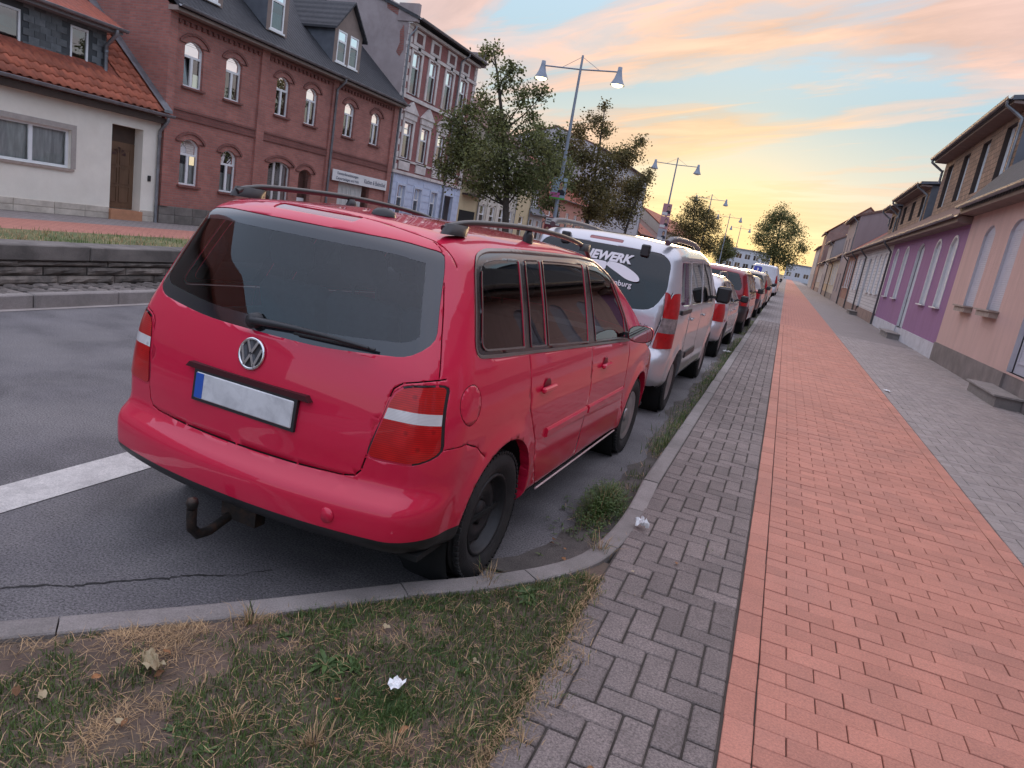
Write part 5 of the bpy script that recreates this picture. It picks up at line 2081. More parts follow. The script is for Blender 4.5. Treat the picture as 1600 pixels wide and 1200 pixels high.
def gutter(M, parent, s0, s1, d, z, r=0.065, m=None, name='gutter'):
    mb = MB(M)
    n = 8
    pr = [(d + r * math.cos(math.pi + math.pi * k / n), z + r * math.sin(math.pi + math.pi * k / n)) for k in range(n + 1)]
    pr2 = [(d + (r - .008) * math.cos(math.pi + math.pi * k / n), z + (r - .008) * math.sin(math.pi + math.pi * k / n)) for k in range(n, -1, -1)]
    loop = pr + pr2
    L = len(loop)
    vs = [(s0, a, b) for a, b in loop] + [(s1, a, b) for a, b in loop]
    fs = [(i, (i + 1) % L, L + (i + 1) % L, L + i) for i in range(L)] + [tuple(range(L)), tuple(range(L, 2 * L))]
    mb.add(vs, fs, 0, False)
    mb.tube([(s0, d + r, z), (s1, d + r, z)], .009, 6)
    s = s0 + .3
    while s < s1:
        mb.tube([(s, d + r + .004, z + .004), (s, d + .7 * r, z - .7 * r - .003), (s, d, z - r - .004), (s, d - .7 * r, z - .7 * r)], .007, 4)
        s += .9
    return mb.build(name, m or zinc, parent)


def downpipe(M, parent, s, d_g, z_top, z_bot, d_wall=0.06, r=0.042, m=None, hook=0.0):
    mb = MB(M)
    mb.tube([(s, d_g, z_top - .03), (s, d_g, z_top - .14), (s, (d_g + d_wall) / 2, z_top - .30), (s, d_wall, z_top - .46), (s, d_wall, z_bot)], r, 8)
    for z in (z_bot + .5, (z_bot + z_top) / 2, z_top - .6):
        mb.tube([(s, d_wall, z - .015), (s, d_wall, z + .015)], r + .008, 8)
    return mb.build('downpipe', m or zinc, parent)


def roof_plane(mb, s0, s1, d0, z0, d1, z1, th=0.12, m=0):
    mb.add([(s0, d0, z0), (s1, d0, z0), (s1, d1, z1), (s0, d1, z1), (s0, d0, z0 - th), (s1, d0, z0 - th), (s1, d1, z1 - th), (s0, d1, z1 - th)],
           [(0, 1, 2, 3), (7, 6, 5, 4), (0, 4, 5, 1), (1, 5, 6, 2), (2, 6, 7, 3), (3, 7, 4, 0)], m)


def tile_mat(name, c, c2, tw=.22, th=.33, wave=0.6, rough=.75):
    """roof tiling for surfaces too far to pick out single tiles: rows from the height, pans along Y"""
    if name in MATS: return MATS[name]
    m = bpy.data.materials.new(name)
    m.use_nodes = True
    t = NT(m.node_tree)
    pos = t.n('ShaderNodeNewGeometry').outputs['Position']
    sp = t.n('ShaderNodeSeparateXYZ', {0: pos})
    rows = t.math('FRACT', t.math('DIVIDE', sp.outputs[2], th * .7))
    pans = t.math('SINE', t.math('MULTIPLY', sp.outputs[1], 6.283 / tw))
    h = t.math('ADD', t.math('MULTIPLY', rows, -.8), t.math('MULTIPLY', pans, .35 * wave))
    nz = t.n('ShaderNodeTexNoise', {'Vector': pos, 'Scale': 1.1, 'Detail': 8.0, 'Roughness': .7}).outputs[0]
    nf = t.n('ShaderNodeTexNoise', {'Vector': pos, 'Scale': 9.0, 'Detail': 3.0}).outputs[0]
    colr = t.mix(t.ramp(nz, [(.35, 0.0), (.7, 1.0)]), c, c2)
    colr = t.mix(1.0, colr, t.ramp(nf, [(.3, .7), (.7, 1.25)]), 'MULTIPLY')
    p = t.n('ShaderNodeBsdfPrincipled', {'Base Color': colr, 'Roughness': rough})
    bp = t.n('ShaderNodeBump', {'Height': h, 'Strength': .9, 'Distance': .05})
    t.link(bp.outputs[0], p.inputs['Normal'])
    t.n('ShaderNodeOutputMaterial', {0: p.outputs[0]})
    MATS[name] = m
    return m


black_tiles = tile_mat('black_tiles', (0.022, 0.023, 0.028), (0.035, 0.036, 0.042))
red_tiles = tile_mat('red_tiles', (0.30, 0.065, 0.03), (0.20, 0.06, 0.04))
brown_tiles = tile_mat('brown_tiles', (0.12, 0.06, 0.045), (0.16, 0.08, 0.06))
slate_m = mat('slate_blue', (0.105, 0.115, 0.135), 0.55, var=0.25, scale=2.5, world=True, bump=0.3, bscale=20)
shingle_m = brick_mat('brown_shingles', (0.30, 0.185, 0.135), (0.20, 0.125, 0.10), (0.07, 0.05, 0.045), .30, .17, 'YZ', .010, bump=.8, var=.25)
soffit_m = mat('soffit', (0.20, 0.14, 0.12), 0.8, var=0.2, scale=3)


# ------------------------------------------------------------------ right hand terrace
def render_mat(name, c, var=.10):
    return mat(name, c, .92, var=var, scale=1.6, bump=.9, bscale=90, world=True, col2=tuple(k * .78 for k in c), col2_scale=1.6, col2_amt=.55, streak=True)


shut_grey = mat('shutter_grey', (0.50, 0.47, 0.50), .8, var=.06)
shut_white = mat('shutter_white', (0.62, 0.61, 0.62), .5, var=.06)
trim_white = mat('trim_white', (0.66, 0.64, 0.63), .7, var=.08)
stone_sill = mat('stone_sill', (0.34, 0.27, 0.23), .85, var=.2, scale=8)


def terrace(y0, y1, label, wall_m, plinth_m, wins, doors, eave=3.95, plinth=.55, trim=None, fill=shut_white, roof_m=None, dorm=None, pipe_at=None, ridge=3.4, sill_m=None, step=True, sill_out=.10, far=False, name='terraced_house', step_m=None):
    """row house with its facade on x = 4.1; window and door positions are street positions along Y"""
    h = empty(name, (4.1, (y0 + y1) / 2, 0.1), 0, label, 'house', 'terraced houses along the footpath')
    base = (4.1, (y0 + y1) / 2, 0.1)
    M = Matrix.Translation((-base[0], -base[1], -base[2])) @ frame_right()
    ops = [(a, b, z0, z1, r_) for a, b, z0, z1, r_ in wins] + [(a, b, z0, z1, r_) for a, b, z0, z1, r_ in doors]
    wl = MB(M)
    facade(wl, y0, y1, .10 + plinth, eave, [o for o in ops], 0, .09, mrev=1)
    # gable ends and back
    Dp = 8.0
    wl.add([(y0, 0, .1), (y0, 0, eave), (y0, -Dp / 2, eave + ridge), (y0, -Dp, eave), (y0, -Dp, .1)], [(0, 1, 2, 3, 4)], 0)
    wl.add([(y1, 0, .1), (y1, 0, eave), (y1, -Dp / 2, eave + ridge), (y1, -Dp, eave), (y1, -Dp, .1)], [(0, 1, 2, 3, 4)], 0)
    wl.add([(y0, -Dp, .1), (y1, -Dp, .1), (y1, -Dp, eave), (y0, -Dp, eave)], [(0, 1, 2, 3)], 0)
    wl.build('wall', [wall_m, fill], h, fix=False)
    pb = MB(M)
    segs = [y0] + [v for o in sorted(doors) for v in (o[0], o[1])] + [y1]
    for a, b in zip(segs[::2], segs[1::2]):
        pb.box(a, b, -.1, .035, .0, .10 + plinth)
    for o in doors:
        pb.box(o[0] - .0, o[1] + .0, -.3, -.01, .0, o[2])
    pb.build('plinth', plinth_m, h)
    for o in wins:
        f = shutter(M, h, o, fill, .055)
        if trim is not None:
            t = MB(M)
            a = arch_pts(o[0], o[1], o[3] - o[4], o[4])
            b = arch_pts(o[0] - .05, o[1] + .05, o[3] - o[4], o[4] + .06)
            ring(t, [(o[0] - .05, o[2])] + b + [(o[1] + .05, o[2])], [(o[0], o[2])] + a + [(o[1], o[2])], 0.0, .018)
            t.build('window_surround', trim, h)
        sl = MB(M)
        sl.box(o[0] - .10, o[1] + .10, -.08, sill_out, o[2] - .035, o[2])
        if sill_out > .12: sl.box(o[0] - .06, o[1] + .06, -.02, sill_out - .04, o[2] - .15, o[2] - .037)
        sl.build('sill', sill_m or trim_white, h)
    for o in doors:
        d = door(M, h, o, fill, .11, (1, 3), 0.0)
        if step:
            st = MB(M)
            st.box(o[0] - .35, o[1] + .35, .04, .42, .0, .28)
            st.box(o[0] - .40, o[1] + .40, .036, .47, .284, .315)
            st.build('step', step_m or concrete, h)
    # roof: eaves board, tiles, gutter
    rf = MB(M)
    ov = .36
    zE = eave + .02
    roof_plane(rf, y0, y1, ov, zE, -Dp / 2, zE + ridge + .25, .14, 0)
    roof_plane(rf, y0, y1, -Dp - ov, zE, -Dp / 2, zE + ridge + .25, .14, 0)
    rf.build('roof', roof_m or brown_tiles, h)
    so = MB(M)
    so.box(y0 + .002, y1 - .002, -.02, ov - .02, eave - .20, eave - .03)
    so.build('soffit', soffit_m, h)
    gutter(M, h, y0 + .01, y1 - .01, ov + .07, zE - .04)
    if pipe_at is not None:
        downpipe(M, h, pipe_at, ov + .06, zE - .08, .12, .09, .045, mat('pipe_dark', (0.10, 0.095, 0.10), .5, .3, var=.2))
    if dorm:
        a, b, zt, kind = dorm
        dm = MB(M)
        dd = -1.05
        wo = []
        n = max(2, int((b - a) / 2.6))
        for k in range(n):
            c = a + (b - a) * (k + .5) / n
            wo.append((c - .55, c + .55, eave + 1.45, zt - .35, 0))
        facade(dm, a, b, eave + .05, zt, wo, 0, .22, mrev=1, d=dd)
        dm.build('dormer_wall', [shingle_m, mat('dark_reveal', (0.05, 0.035, 0.03), .8, var=.2)], h, fix=False)
        for o in wo:
            M2 = M @ Matrix.Translation((0, dd, 0))
            window(M2, h, o, 'v2', .17, name='dormer_window')
        for yy in (a, b):
            ch = MB(M)
            ch.add([(yy, dd, eave + .05), (yy, dd, zt), (yy, -4.6, zt + .35), (yy, -4.0, eave + 2.6)], [(0, 1, 2, 3)], 0)
            ch.build('dormer_cheek', slate_m, h, fix=False)
        dr = MB(M)
        roof_plane(dr, a - .15, b + .15, dd + .50, zt + .10, -4.8, zt + .62, .12, 0)
        dr.build('dormer_roof', slate_m, h)
        ds = MB(M)
        ds.box(a - .1, b + .1, dd + .003, dd + .44, zt - .10, zt - .02)
        ds.build('dormer_soffit', soffit_m, h)
        gutter(M, h, a - .15, b + .15, dd + .56, zt + .06, .075)
        downpipe(M, h, a + .12, dd + .55, zt + .02, eave + .5, dd + .08, .05)
        downpipe(M, h, b - .05, dd + .55, zt + .02, zt - .9, dd + .08, .05)
    return h, M


pink_w = render_mat('pink_render', (0.62, 0.40, 0.345))
purple_w = render_mat('purple_render', (0.31, 0.145, 0.275))
white_brick = brick_mat('white_cladding', (0.62, 0.58, 0.55), (0.56, 0.52, 0.50), (0.33, 0.29, 0.27), .50, .16, 'YZ', .012, bump=.5, var=.10)
grey_plinth = mat('grey_plinth', (0.20, 0.165, 0.155), .9, var=.3, scale=2, bump=.5, bscale=40, world=True, col2=(0.11, 0.09, 0.085), col2_scale=1.5)
white_plinth = mat('white_plinth', (0.56, 0.54, 0.56), .85, var=.1, scale=2, world=True, col2=(0.36, 0.33, 0.33), col2_scale=3)
brown_plinth = mat('brown_plinth', (0.26, 0.17, 0.14), .9, var=.25, scale=2, world=True)


def W_(yc, z0=1.47, z1=3.45, w_=1.0, r_=.22):
    return (yc - w_ / 2, yc + w_ / 2, z0, z1, r_)


terrace(-9.0, 5.8, 'cream terraced house next to the pink house, facing the red path', render_mat('cream_render', (0.50, 0.40, 0.29)), grey_plinth, [W_(-6), W_(-3.5), W_(2.0), W_(4.4)], [(-1.2, -.1, .5, 3.3, .2)], pipe_at=5.7)
hP, MP = terrace(5.8, 21.6, 'pink rendered terraced house with grey stone plinth and steps', pink_w, grey_plinth, [W_(8.0, 1.65, 3.55, .95), W_(10.6, 1.65, 3.55, .95), W_(17.25, 1.65, 3.55, .95), W_(19.4, 1.65, 3.55, .95)], [(13.95, 15.1, .62, 3.5, .2)],
                 eave=4.12, plinth=.48, fill=shut_grey, roof_m=black_tiles, sill_m=stone_sill, sill_out=.2, ridge=3.4)
terrace(21.6, 35.7, 'purple rendered terraced house with white plinth and narrow arched windows', purple_w, white_plinth, [W_(22.95, w_=.85), W_(25.2, w_=.85), W_(31.3, w_=.85), W_(34.0, w_=.85)], [(27.6, 28.9, .5, 3.5, .25)],
        eave=3.93, plinth=.42, trim=trim_white, fill=shut_white, dorm=(24.3, 35.5, 7.45, 'shingle'), pipe_at=35.55, roof_m=brown_tiles)
terrace(35.7, 46.2, 'white clad terraced house with closed shutters beside the purple house', white_brick, brown_plinth, [W_(37.6, w_=.95), W_(39.6, w_=.95), W_(41.6, w_=.95)], [(43.6, 44.8, .5, 3.3, 0)], eave=3.93, plinth=.5, dorm=(37.6, 46.0, 6.70, 's'), pipe_at=46.1)
terrace(46.2, 52.5, 'narrow white clad terraced house beside the red brick house', white_brick, brown_plinth, [W_(48.0, w_=.95), W_(50.3, w_=.95)], [], eave=3.93, plinth=.5, pipe_at=52.4, dorm=(46.5, 50.0, 6.5, 's'))
rb_far = brick_mat('red_brick_far', (0.30, 0.105, 0.075), (0.24, 0.085, 0.065), (0.25, 0.20, 0.18), .25, .075, 'YZ', .010, var=.2)
terrace(52.5, 60.0, 'red brick terraced house beside the narrow white house', rb_far, brown_plinth, [W_(54), W_(55.9), W_(57.8)], [], eave=3.93, pipe_at=59.9, roof_m=red_tiles)


def tall_house(y0, y1, eave, label, wall_m, roof_m, ridge=3.0, wins=3, name='town_house', x=4.1):
    h = empty(name, (x, (y0 + y1) / 2, .1), 0, label, 'house')
    M = Matrix.Translation((-x, -(y0 + y1) / 2, -.1)) @ frame_right(0, x)
    ops = []
    fl = int((eave - .6) / 2.9)
    for f in range(fl):
        for k in range(wins):
            c = y0 + (y1 - y0) * (k + .5) / wins
            ops.append((c - .5, c + .5, .95 + f * 2.9, 2.5 + f * 2.9, 0))
    mb = MB(M)
    facade(mb, y0, y1, .1, eave, ops, 0, .12)
    Dp = 9
    for yy in (y0, y1):
        mb.add([(yy, 0, .1), (yy, 0, eave), (yy, -Dp / 2, eave + ridge), (yy, -Dp, eave), (yy, -Dp, .1)], [(0, 1, 2, 3, 4)], 0)
    mb.add([(y0, -Dp, .1), (y1, -Dp, .1), (y1, -Dp, eave), (y0, -Dp, eave)], [(0, 1, 2, 3)], 0)
    mb.build('wall', wall_m, h, fix=False)
    for o in ops: window(M, h, o, 'v2', .09)
    rf = MB(M)
    roof_plane(rf, y0 - .1, y1 + .1, .35, eave, -Dp / 2, eave + ridge + .2, .15)
    roof_plane(rf, y0 - .1, y1 + .1, -Dp - .35, eave, -Dp / 2, eave + ridge + .2, .15)
    rf.build('roof', roof_m, h)
    gutter(M, h, y0, y1, .42, eave - .02)
    downpipe(M, h, y0 + .2, .4, eave - .05, .12)
    return h, M


lil = render_mat('lilac_grey_render', (0.28, 0.22, 0.22))
tall_house(60.0, 70.0, 6.9, 'taller lilac grey rendered house rising above the terrace', lil, brown_tiles, 1.6)
terrace(70.0, 79.0, 'cream terraced house beside the tall lilac grey house', render_mat('cream2', (0.52, 0.44, 0.34)), grey_plinth, [W_(72), W_(74.2), W_(77)], [], eave=3.9, pipe_at=78.9, dorm=(71, 78.5, 6.4, 's'))
terrace(79.0, 88.0, 'ochre terraced house between the cream house and the grey house', render_mat('ochre', (0.50, 0.34, 0.20)), brown_plinth, [W_(81), W_(83.2), W_(86)], [], eave=3.9, pipe_at=87.9)
tall_house(88.0, 99.0, 6.2, 'grey rendered house next to the ochre terraced house', render_mat('grey_r', (0.33, 0.28, 0.27)), brown_tiles, 2.6)
terrace(99.0, 112.0, 'beige terraced house between the grey house and the brick town house', render_mat('beige', (0.46, 0.36, 0.27)), brown_plinth, [W_(101), W_(104), W_(107), W_(110)], [], eave=3.9, pipe_at=111.9)
tall_house(112.0, 126.0, 8.6, 'tall brick town house with red roof near the end of the terrace', rb_far, red_tiles, 4.0, 4)
tall_house(126.0, 150.0, 7.0, 'pale town house at the far end of the terrace', render_mat('pale_r', (0.44, 0.38, 0.34)), red_tiles, 3.0, 5)
# steep dark tiled skirt over the pink house with its rounded edge pieces
sk = MB(MP)
roof_plane(sk, 5.8, 21.55, .33, 4.20, -.45, 5.25, .06, 0)
sk.build('roof_skirt', black_tiles, hP)

# ------------------------------------------------------------------ the far side: kerb, wall, median, houses
LX = -18.8
cobble_m = mat('cobble', (0.17, 0.145, 0.13), .85, var=.3, scale=9, bump=.6, bscale=60, island=.3, col2=(0.08, 0.07, 0.065), col2_scale=6)
wall_stone = mat('wall_stone', (0.165, 0.140, 0.120), .92, var=.45, scale=6, bump=1.0, bscale=18, island=.30, col2=(0.05, 0.045, 0.042), col2_scale=3.5, col2_amt=.75)
ochre_stone = mat('ochre_stone', (0.21, 0.15, 0.085), .92, var=.4, scale=6, bump=1.0, bscale=18, col2=(0.07, 0.06, 0.05), col2_scale=3.5, col2_amt=.7)
coping_m = mat('coping', (0.17, 0.15, 0.135), .9, var=.3, scale=3, bump=.5, bscale=60, island=.1, col2=(0.06, 0.055, 0.05), col2_scale=1.6, col2_amt=.8)
fk = sheet('kerb', -7.30, -7.18, 60, 200, .145, concrete)
rk = random.Random(31)
y = -4.0
while y < 60:
    ln = 1.0
    mb = MB()
    mb.cbox(-.065, .065, .004, ln - .004, -.2, .15, .012)
    mb.build('kerb_stone', concrete, fk, (-7.235 + rk.uniform(-.005, .005), y, rk.uniform(-.004, .004)))
    y += ln
cb = sheet('cobbled_strip', -7.80, -7.29, -4, 200, .115, sand)
cobs = []
yy = -1.0
row = 0
CM = []
for k in range(4):
    r_ = random.Random(k)
    CM.append(MB().cbox(-.062, .062, -.055, .055, -.05, .0, .018, jit=.008, rnd=r_).mesh('cobble', cobble_m))
while yy < 11.5:
    for c in range(4):
        inst('cobble', CM[rk.randint(0, 3)], (-7.365 - c * .128 + (row % 2) * .03, yy + rk.uniform(-.01, .01), .148 + rk.uniform(-.006, .008)), (rk.uniform(-.08, .08), rk.uniform(-.08, .08), R(32) + rk.uniform(-.2, .2)), parent=cb)
    yy += .165
    row += 1
rest = MB()
while yy < 45:
    for c in range(4):
        x = -7.365 - c * .128
        rest.cbox(x - .058, x + .058, yy - .07, yy + .07, .10, .148 + rk.uniform(-.006, .006), .015)
    yy += .165
o = rest.build('cobble', cobble_m, cb)
o['kind'] = 'stuff'
# stone wall: rough blocks under long coping slabs
wall = empty('stone_wall', (-7.9, 20, .1), 0, 'low rough stone wall with long coping slabs along the far kerb', 'wall')
core = MB()
core.box(-.13, .095, -24, 60, -.3, .40)
core.build('wall_core', mat('wall_mortar', (0.06, 0.052, 0.046), .95, var=.3), wall)


def rough_block(x0, x1, y0, y1, z0, z1, m, seed):
    r_ = random.Random(seed)
    nx, nz = max(2, int((y1 - y0) / .09)), 3
    vs, fs = [], []
    for j in range(nz + 1):
        for i in range(nx + 1):
            e = (0 < i < nx) and (0 < j < nz)
            d = (r_.uniform(.004, .028) if e else -.012)
            vs.append((x1 + d, y0 + (y1 - y0) * i / nx, z0 + (z1 - z0) * j / nz))
    w_ = nx + 1
    for j in range(nz):
        for i in range(nx):
            fs.append((j * w_ + i, j * w_ + i + 1, (j + 1) * w_ + i + 1, (j + 1) * w_ + i))
    b = len(vs)
    vs += [(x0, y0, z0), (x0, y1, z0), (x0, y1, z1), (x0, y0, z1)]
    top = [nz * w_ + i for i in range(w_)]
    fs.append(tuple(top) + (b + 2, b + 3))
    fs.append((b, b + 1) + tuple(range(nx, -1, -1)))
    fs.append((b + 3, b) + tuple(j * w_ for j in range(nz + 1)))
    fs.append((b + 1, b + 2) + tuple(j * w_ + nx for j in range(nz, -1, -1)))
    return MB().add(vs, fs, 0, False)


courses = [(.13, .235), (.24, .335), (.34, .405)]
for ci, (za, zb_) in enumerate(courses):
    yy = -3.0 + rk.uniform(0, .4)
    while yy < 30:
        ln = rk.uniform(.28, .85)
        if ci == 2: ln *= 1.3
        m = ochre_stone if (ci == 1 and rk.random() < .25) else wall_stone
        rough_block(-.16, .135 + rk.uniform(-.012, .012), yy + .006, yy + ln - .006, za + .004, zb_ - .003, m, rk.randint(0, 9999)).build('wall_stone', m, wall, (0, -20, -.1))
        yy += ln
yy = -3.2
while yy < 60:
    ln = rk.uniform(1.15, 1.5)
    MB().cbox(-.22, .165, .003, ln - .003, .412, .585, .012, jit=.004, rnd=rk).build('coping_slab', coping_m, wall, (0, yy - 20, -.1))
    yy += ln
# median with turf, then the lower carriageway and the far pavement
grass_far = mat('median_turf', (0.085, 0.105, 0.035), .9, var=.4, scale=5, bump=1.0, bscale=40, world=True, col2=(0.24, 0.19, 0.09), col2_scale=2.2, col2_amt=.7)
md = MB()
md.add([(-8.10, -20, .53), (-8.10, 250, .53), (-9.45, 250, .55), (-9.45, -20, .55), (-9.9, -20, -.16), (-9.9, 250, -.16)], [(0, 3, 2, 1), (3, 4, 5, 2)])
o = md.build('median', grass_far, fix=True)
o['kind'] = 'structure'
tb = Blades(77)
for k in range(7000):
    x, y = rk.uniform(-9.45, -8.12), 2.5 + rk.random() ** 1.3 * 16
    tb.blade(x, y, .535, rk.uniform(.03, .10), .007, 0 if fbm(x, y, 1.3) + rk.uniform(-.3, .3) > -.05 else 1)
o = tb.mb.build('median_grass', GM, fix=False)
tag(o, 'short green and straw coloured grass on the median behind the stone wall', 'grass', kind='stuff')
sheet('far_road', -14.2, -9.88, -30, 320, -.20, asphalt)
sheet('far_kerb', -14.42, -14.2, -30, 250, -.085, concrete)
sheet('far_verge', -14.75, -14.42, -30, 250, -.09, grass_far)
sheet('far_cycle_path', -16.9, -14.75, -30, 250, -.08, far_red)
sheet('far_footpath', -18.9, -16.9, -30, 250, -.084, far_grey)
GZ = -.085

# ---- cream house with red tiles
cream_w = mat('cream_plaster', (0.76, 0.71, 0.62), .92, var=.08, scale=1.5, bump=.7, bscale=60, world=True, col2=(0.66, 0.60, 0.51), col2_scale=.8, col2_amt=.5)
brown_wood = mat('brown_wood', (0.13, 0.072, 0.040), .5, var=.25, scale=6, streak=True)
hA = empty('cream_house', (LX, 12, GZ), 0, 'cream plastered house with red tiled roof and slate dormer', 'house')
MA = Matrix.Translation((-LX, -12, -GZ)) @ frame_left()
opsA = [(9.9, 14.05, 1.18, 2.20, 0), (15.28, 16.33, .10, 2.62, 0)]
wl = MB(MA)
facade(wl, 4.0, 16.95, GZ, 3.16, opsA, 0, .35)
for yy in (4.0, 16.95):
    wl.add([(yy, 0, GZ), (yy, 0, 3.16), (yy, -4.5, 7.2), (yy, -9, 3.16), (yy, -9, GZ)], [(0, 1, 2, 3, 4)], 0)
wl.build('wall', cream_w, hA, fix=False)
# picture window and its stone surround
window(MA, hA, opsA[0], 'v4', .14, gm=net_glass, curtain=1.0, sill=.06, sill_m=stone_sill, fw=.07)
q = MB(MA)
o = opsA[0]
ring(q, [(o[0] - .12, o[2] - .0), (o[0] - .12, o[3] + .14), (o[1] + .14, o[3] + .14), (o[1] + .14, o[2] - .0)], [(o[0], o[2]), (o[0], o[3]), (o[1], o[3]), (o[1], o[2])], 0, .02)
q.build('window_surround', mat('surround_grey', (0.36, 0.32, 0.29), .9, var=.15), hA)
o = opsA[1]
dA = door(MA, hA, (o[0], o[1], .22, 2.15, 0), brown_wood, .33, (2, 3), handle_right=False)
q = MB(MA)
q.box(o[0], o[1], -.38, -.34, 2.15, 2.62)
q.build('transom_panel', mat('dark_brown', (0.05, 0.028, 0.018), .5, var=.2), hA)
fan = MB(MA)
cs = (o[0] + o[1]) / 2
for k in range(5):
    a0, a1 = math.pi * k / 5 + .06, math.pi * (k + 1) / 5 - .06
    fan.add([(cs + .06 * math.cos((a0 + a1) / 2), -.318, 1.76 + .06 * math.sin((a0 + a1) / 2)), (cs + .24 * math.cos(a0), -.318, 1.76 + .24 * math.sin(a0)), (cs + .25 * math.cos((a0 + a1) / 2), -.318, 1.76 + .25 * math.sin((a0 + a1) / 2)), (cs + .24 * math.cos(a1), -.318, 1.76 + .24 * math.sin(a1))], [(0, 1, 2, 3)])
fan.build('fan_light', net_glass, dA, fix=False)['kind'] = 'stuff'
q = MB(MA)
q.box(o[0] - .02, o[1] + .02, -.36, .10, GZ, .20)
q.build('door_step', mat('orange_step', (0.42, 0.20, 0.11), .85, var=.15), hA)
# base course of pale stones
for k, (a, b) in enumerate([(4.0, 5.6), (5.6, 7.2), (7.2, 8.6), (8.6, 10.0), (10.0, 11.3), (11.3, 12.5), (12.5, 13.6), (13.6, 14.5), (14.5, 15.26), (16.35, 16.93)]):
    for z in (0, 1):
        off = .4 if z else 0
        q = MB(MA)
        q.cbox(a + .005 + (off if z and k not in (0, 9) else 0) * .0, b - .005, -.02, .03, GZ + z * .17 + .004, GZ + z * .17 + .165, .006)
        q.build('base_stone', mat('base_stone', (0.52, 0.46, 0.39), .9, var=.2, scale=4, island=.1, col2=(0.30, 0.25, 0.2), col2_scale=3), hA)
q = MB(MA)
q.cbox(16.55, 16.66, 0, .03, 1.15, 1.32, .006)
q.build('doorbell', black_plastic, hA)
# roof: lower slope in single tiles, dormer above
ra0, ra1 = .32, -4.5
slope = (7.45 - 3.26) / (4.5 + .32)
rf = MB(MA)
roof_plane(rf, 4.0, 17.0, ra0, 3.24, ra1, 7.43, .12)
roof_plane(rf, 4.0, 17.0, -9.3, 3.24, ra1, 7.43, .12)
roofA = rf.build('roof', red_tiles, hA)
tile_c = mat('clay_tile', (0.32, 0.082, 0.040), .7, var=.2, scale=8, island=.22, col2=(0.22, 0.06, 0.035), col2_scale=3)
tm = MB()
n = 6
prof = []
for k in range(n + 1):
    t = k / n
    prof.append((.25 * t - .125, .030 * math.sin(t * 2 * math.pi) + .012))
vs = [(a, -.02, b + .030) for a, b in prof] + [(a, .40, b) for a, b in prof] + [(a, -.02, b + .012) for a, b in prof]
fs = [(i, i + 1, n + 2 + i, n + 1 + i) for i in range(n)] + [(2 * (n + 1) + i, 2 * (n + 1) + i + 1, i + 1, i) for i in range(n)]
tm.add(vs, fs, 0, True)
tile_mesh = tm.mesh('roof_tile', tile_c)
ang = math.atan(slope)
cnt = 0
for row in range(12):
    dpos = ra0 - row * .34 * math.cos(ang)
    zpos = 3.25 + row * .34 * math.sin(ang)
    for k in range(36):
        s = 16.72 - k * .25
        if s < 8.0: continue
        if 11.0 < s < 15.72 and row > 2: continue
        if row > 9 or cnt >= 295: continue
        P = MA @ Vector((s, dpos, zpos))
        inst('roof_tile', tile_mesh, P, (ang, 0, math.pi / 2), parent=roofA)
        cnt += 1
eb = MB(MA)
eb.box(4.0, 16.97, -.02, .28, 2.93, 3.09)
eb.build('eaves_board', mat('dark_eaves', (0.06, 0.04, 0.032), .8, var=.2), hA)
gutter(MA, hA, 4.0, 17.05, .40, 3.20, .075)
downpipe(MA, hA, 16.86, .38, 3.15, GZ, .07, .048)
# flashing against the brick gable
q = MB(MA)
q.add([(16.72, .36, 3.34), (17.03, .36, 3.34), (17.03, -4.5, 7.62), (16.72, -4.5, 7.55), (16.72, .36, 3.26), (17.03, .36, 3.26)], [(0, 1, 2, 3), (4, 5, 1, 0)])
q.build('flashing', zinc, hA)
# slate hung dormer with two windows
dd = -.75
opsD = [(11.4, 13.15, 3.98, 4.92, 0), (14.50, 15.03, 3.83, 4.98, 0)]
dz0, dz1 = 3.70, 5.22
q = MB(MA)
facade(q, 9.4, 15.6, dz0, dz1, opsD, 0, .08, d=dd)
q.add([(15.6, dd, dz0), (15.6, dd, dz1), (15.6, -3.2, dz1 + .2), (15.6, -2.2, 5.3)], [(0, 1, 2, 3)], 0)
dwall = q.build('dormer_wall', mat('slate_backing', (0.05, 0.055, 0.06), .7, var=.2), hA, fix=False)
slm = mat('slate_tile', (0.085, 0.092, 0.098), .5, var=.25, scale=9, island=.35, bump=.3, bscale=30, col2=(0.16, 0.17, 0.175), col2_scale=2.5, col2_amt=.5)
sl_mesh = MB().cbox(-.145, .145, -.008, .008, -.085, .085, .004).mesh('slate', slm)
k = 0
zz = dz0 + .08
while zz < dz1 - .05:
    s = 13.35 + (k % 2) * .15
    while s < 15.56:
        if not any(o[0] - .14 < s < o[1] + .14 and o[2] - .08 < zz < o[3] + .08 for o in opsD):
            inst('slate', sl_mesh, MA @ Vector((s, dd + .014 + .004 * ((k + 1) % 2), zz)), (rk.uniform(-.02, .02), 0, math.pi / 2), parent=dwall)
        s += .298
    zz += .165
    k += 1
for o in opsD:
    window(MA @ Matrix.Translation((0, dd, 0)), hA, o, 'v2' if o[1] - o[0] > 1 else 'v1', .02, sill=.05)
q = MB(MA)
roof_plane(q, 9.2, 15.8, dd + .45, dz1 + .05, -4.3, dz1 + 1.9, .10)
q.build('dormer_roof', red_tiles, hA)
q = MB(MA)
q.box(9.2, 15.8, dd + .003, dd + .40, dz1 - .12, dz1 - .03)
q.build('dormer_soffit', mat('grey_soffit', (0.22, 0.23, 0.24), .7, var=.15), hA)
gutter(MA, hA, 9.2, 15.85, dd + .52, dz1 + .02, .075)
downpipe(MA, hA, 15.52, dd + .5, dz1 - .02, 3.95, dd + .10, .055)

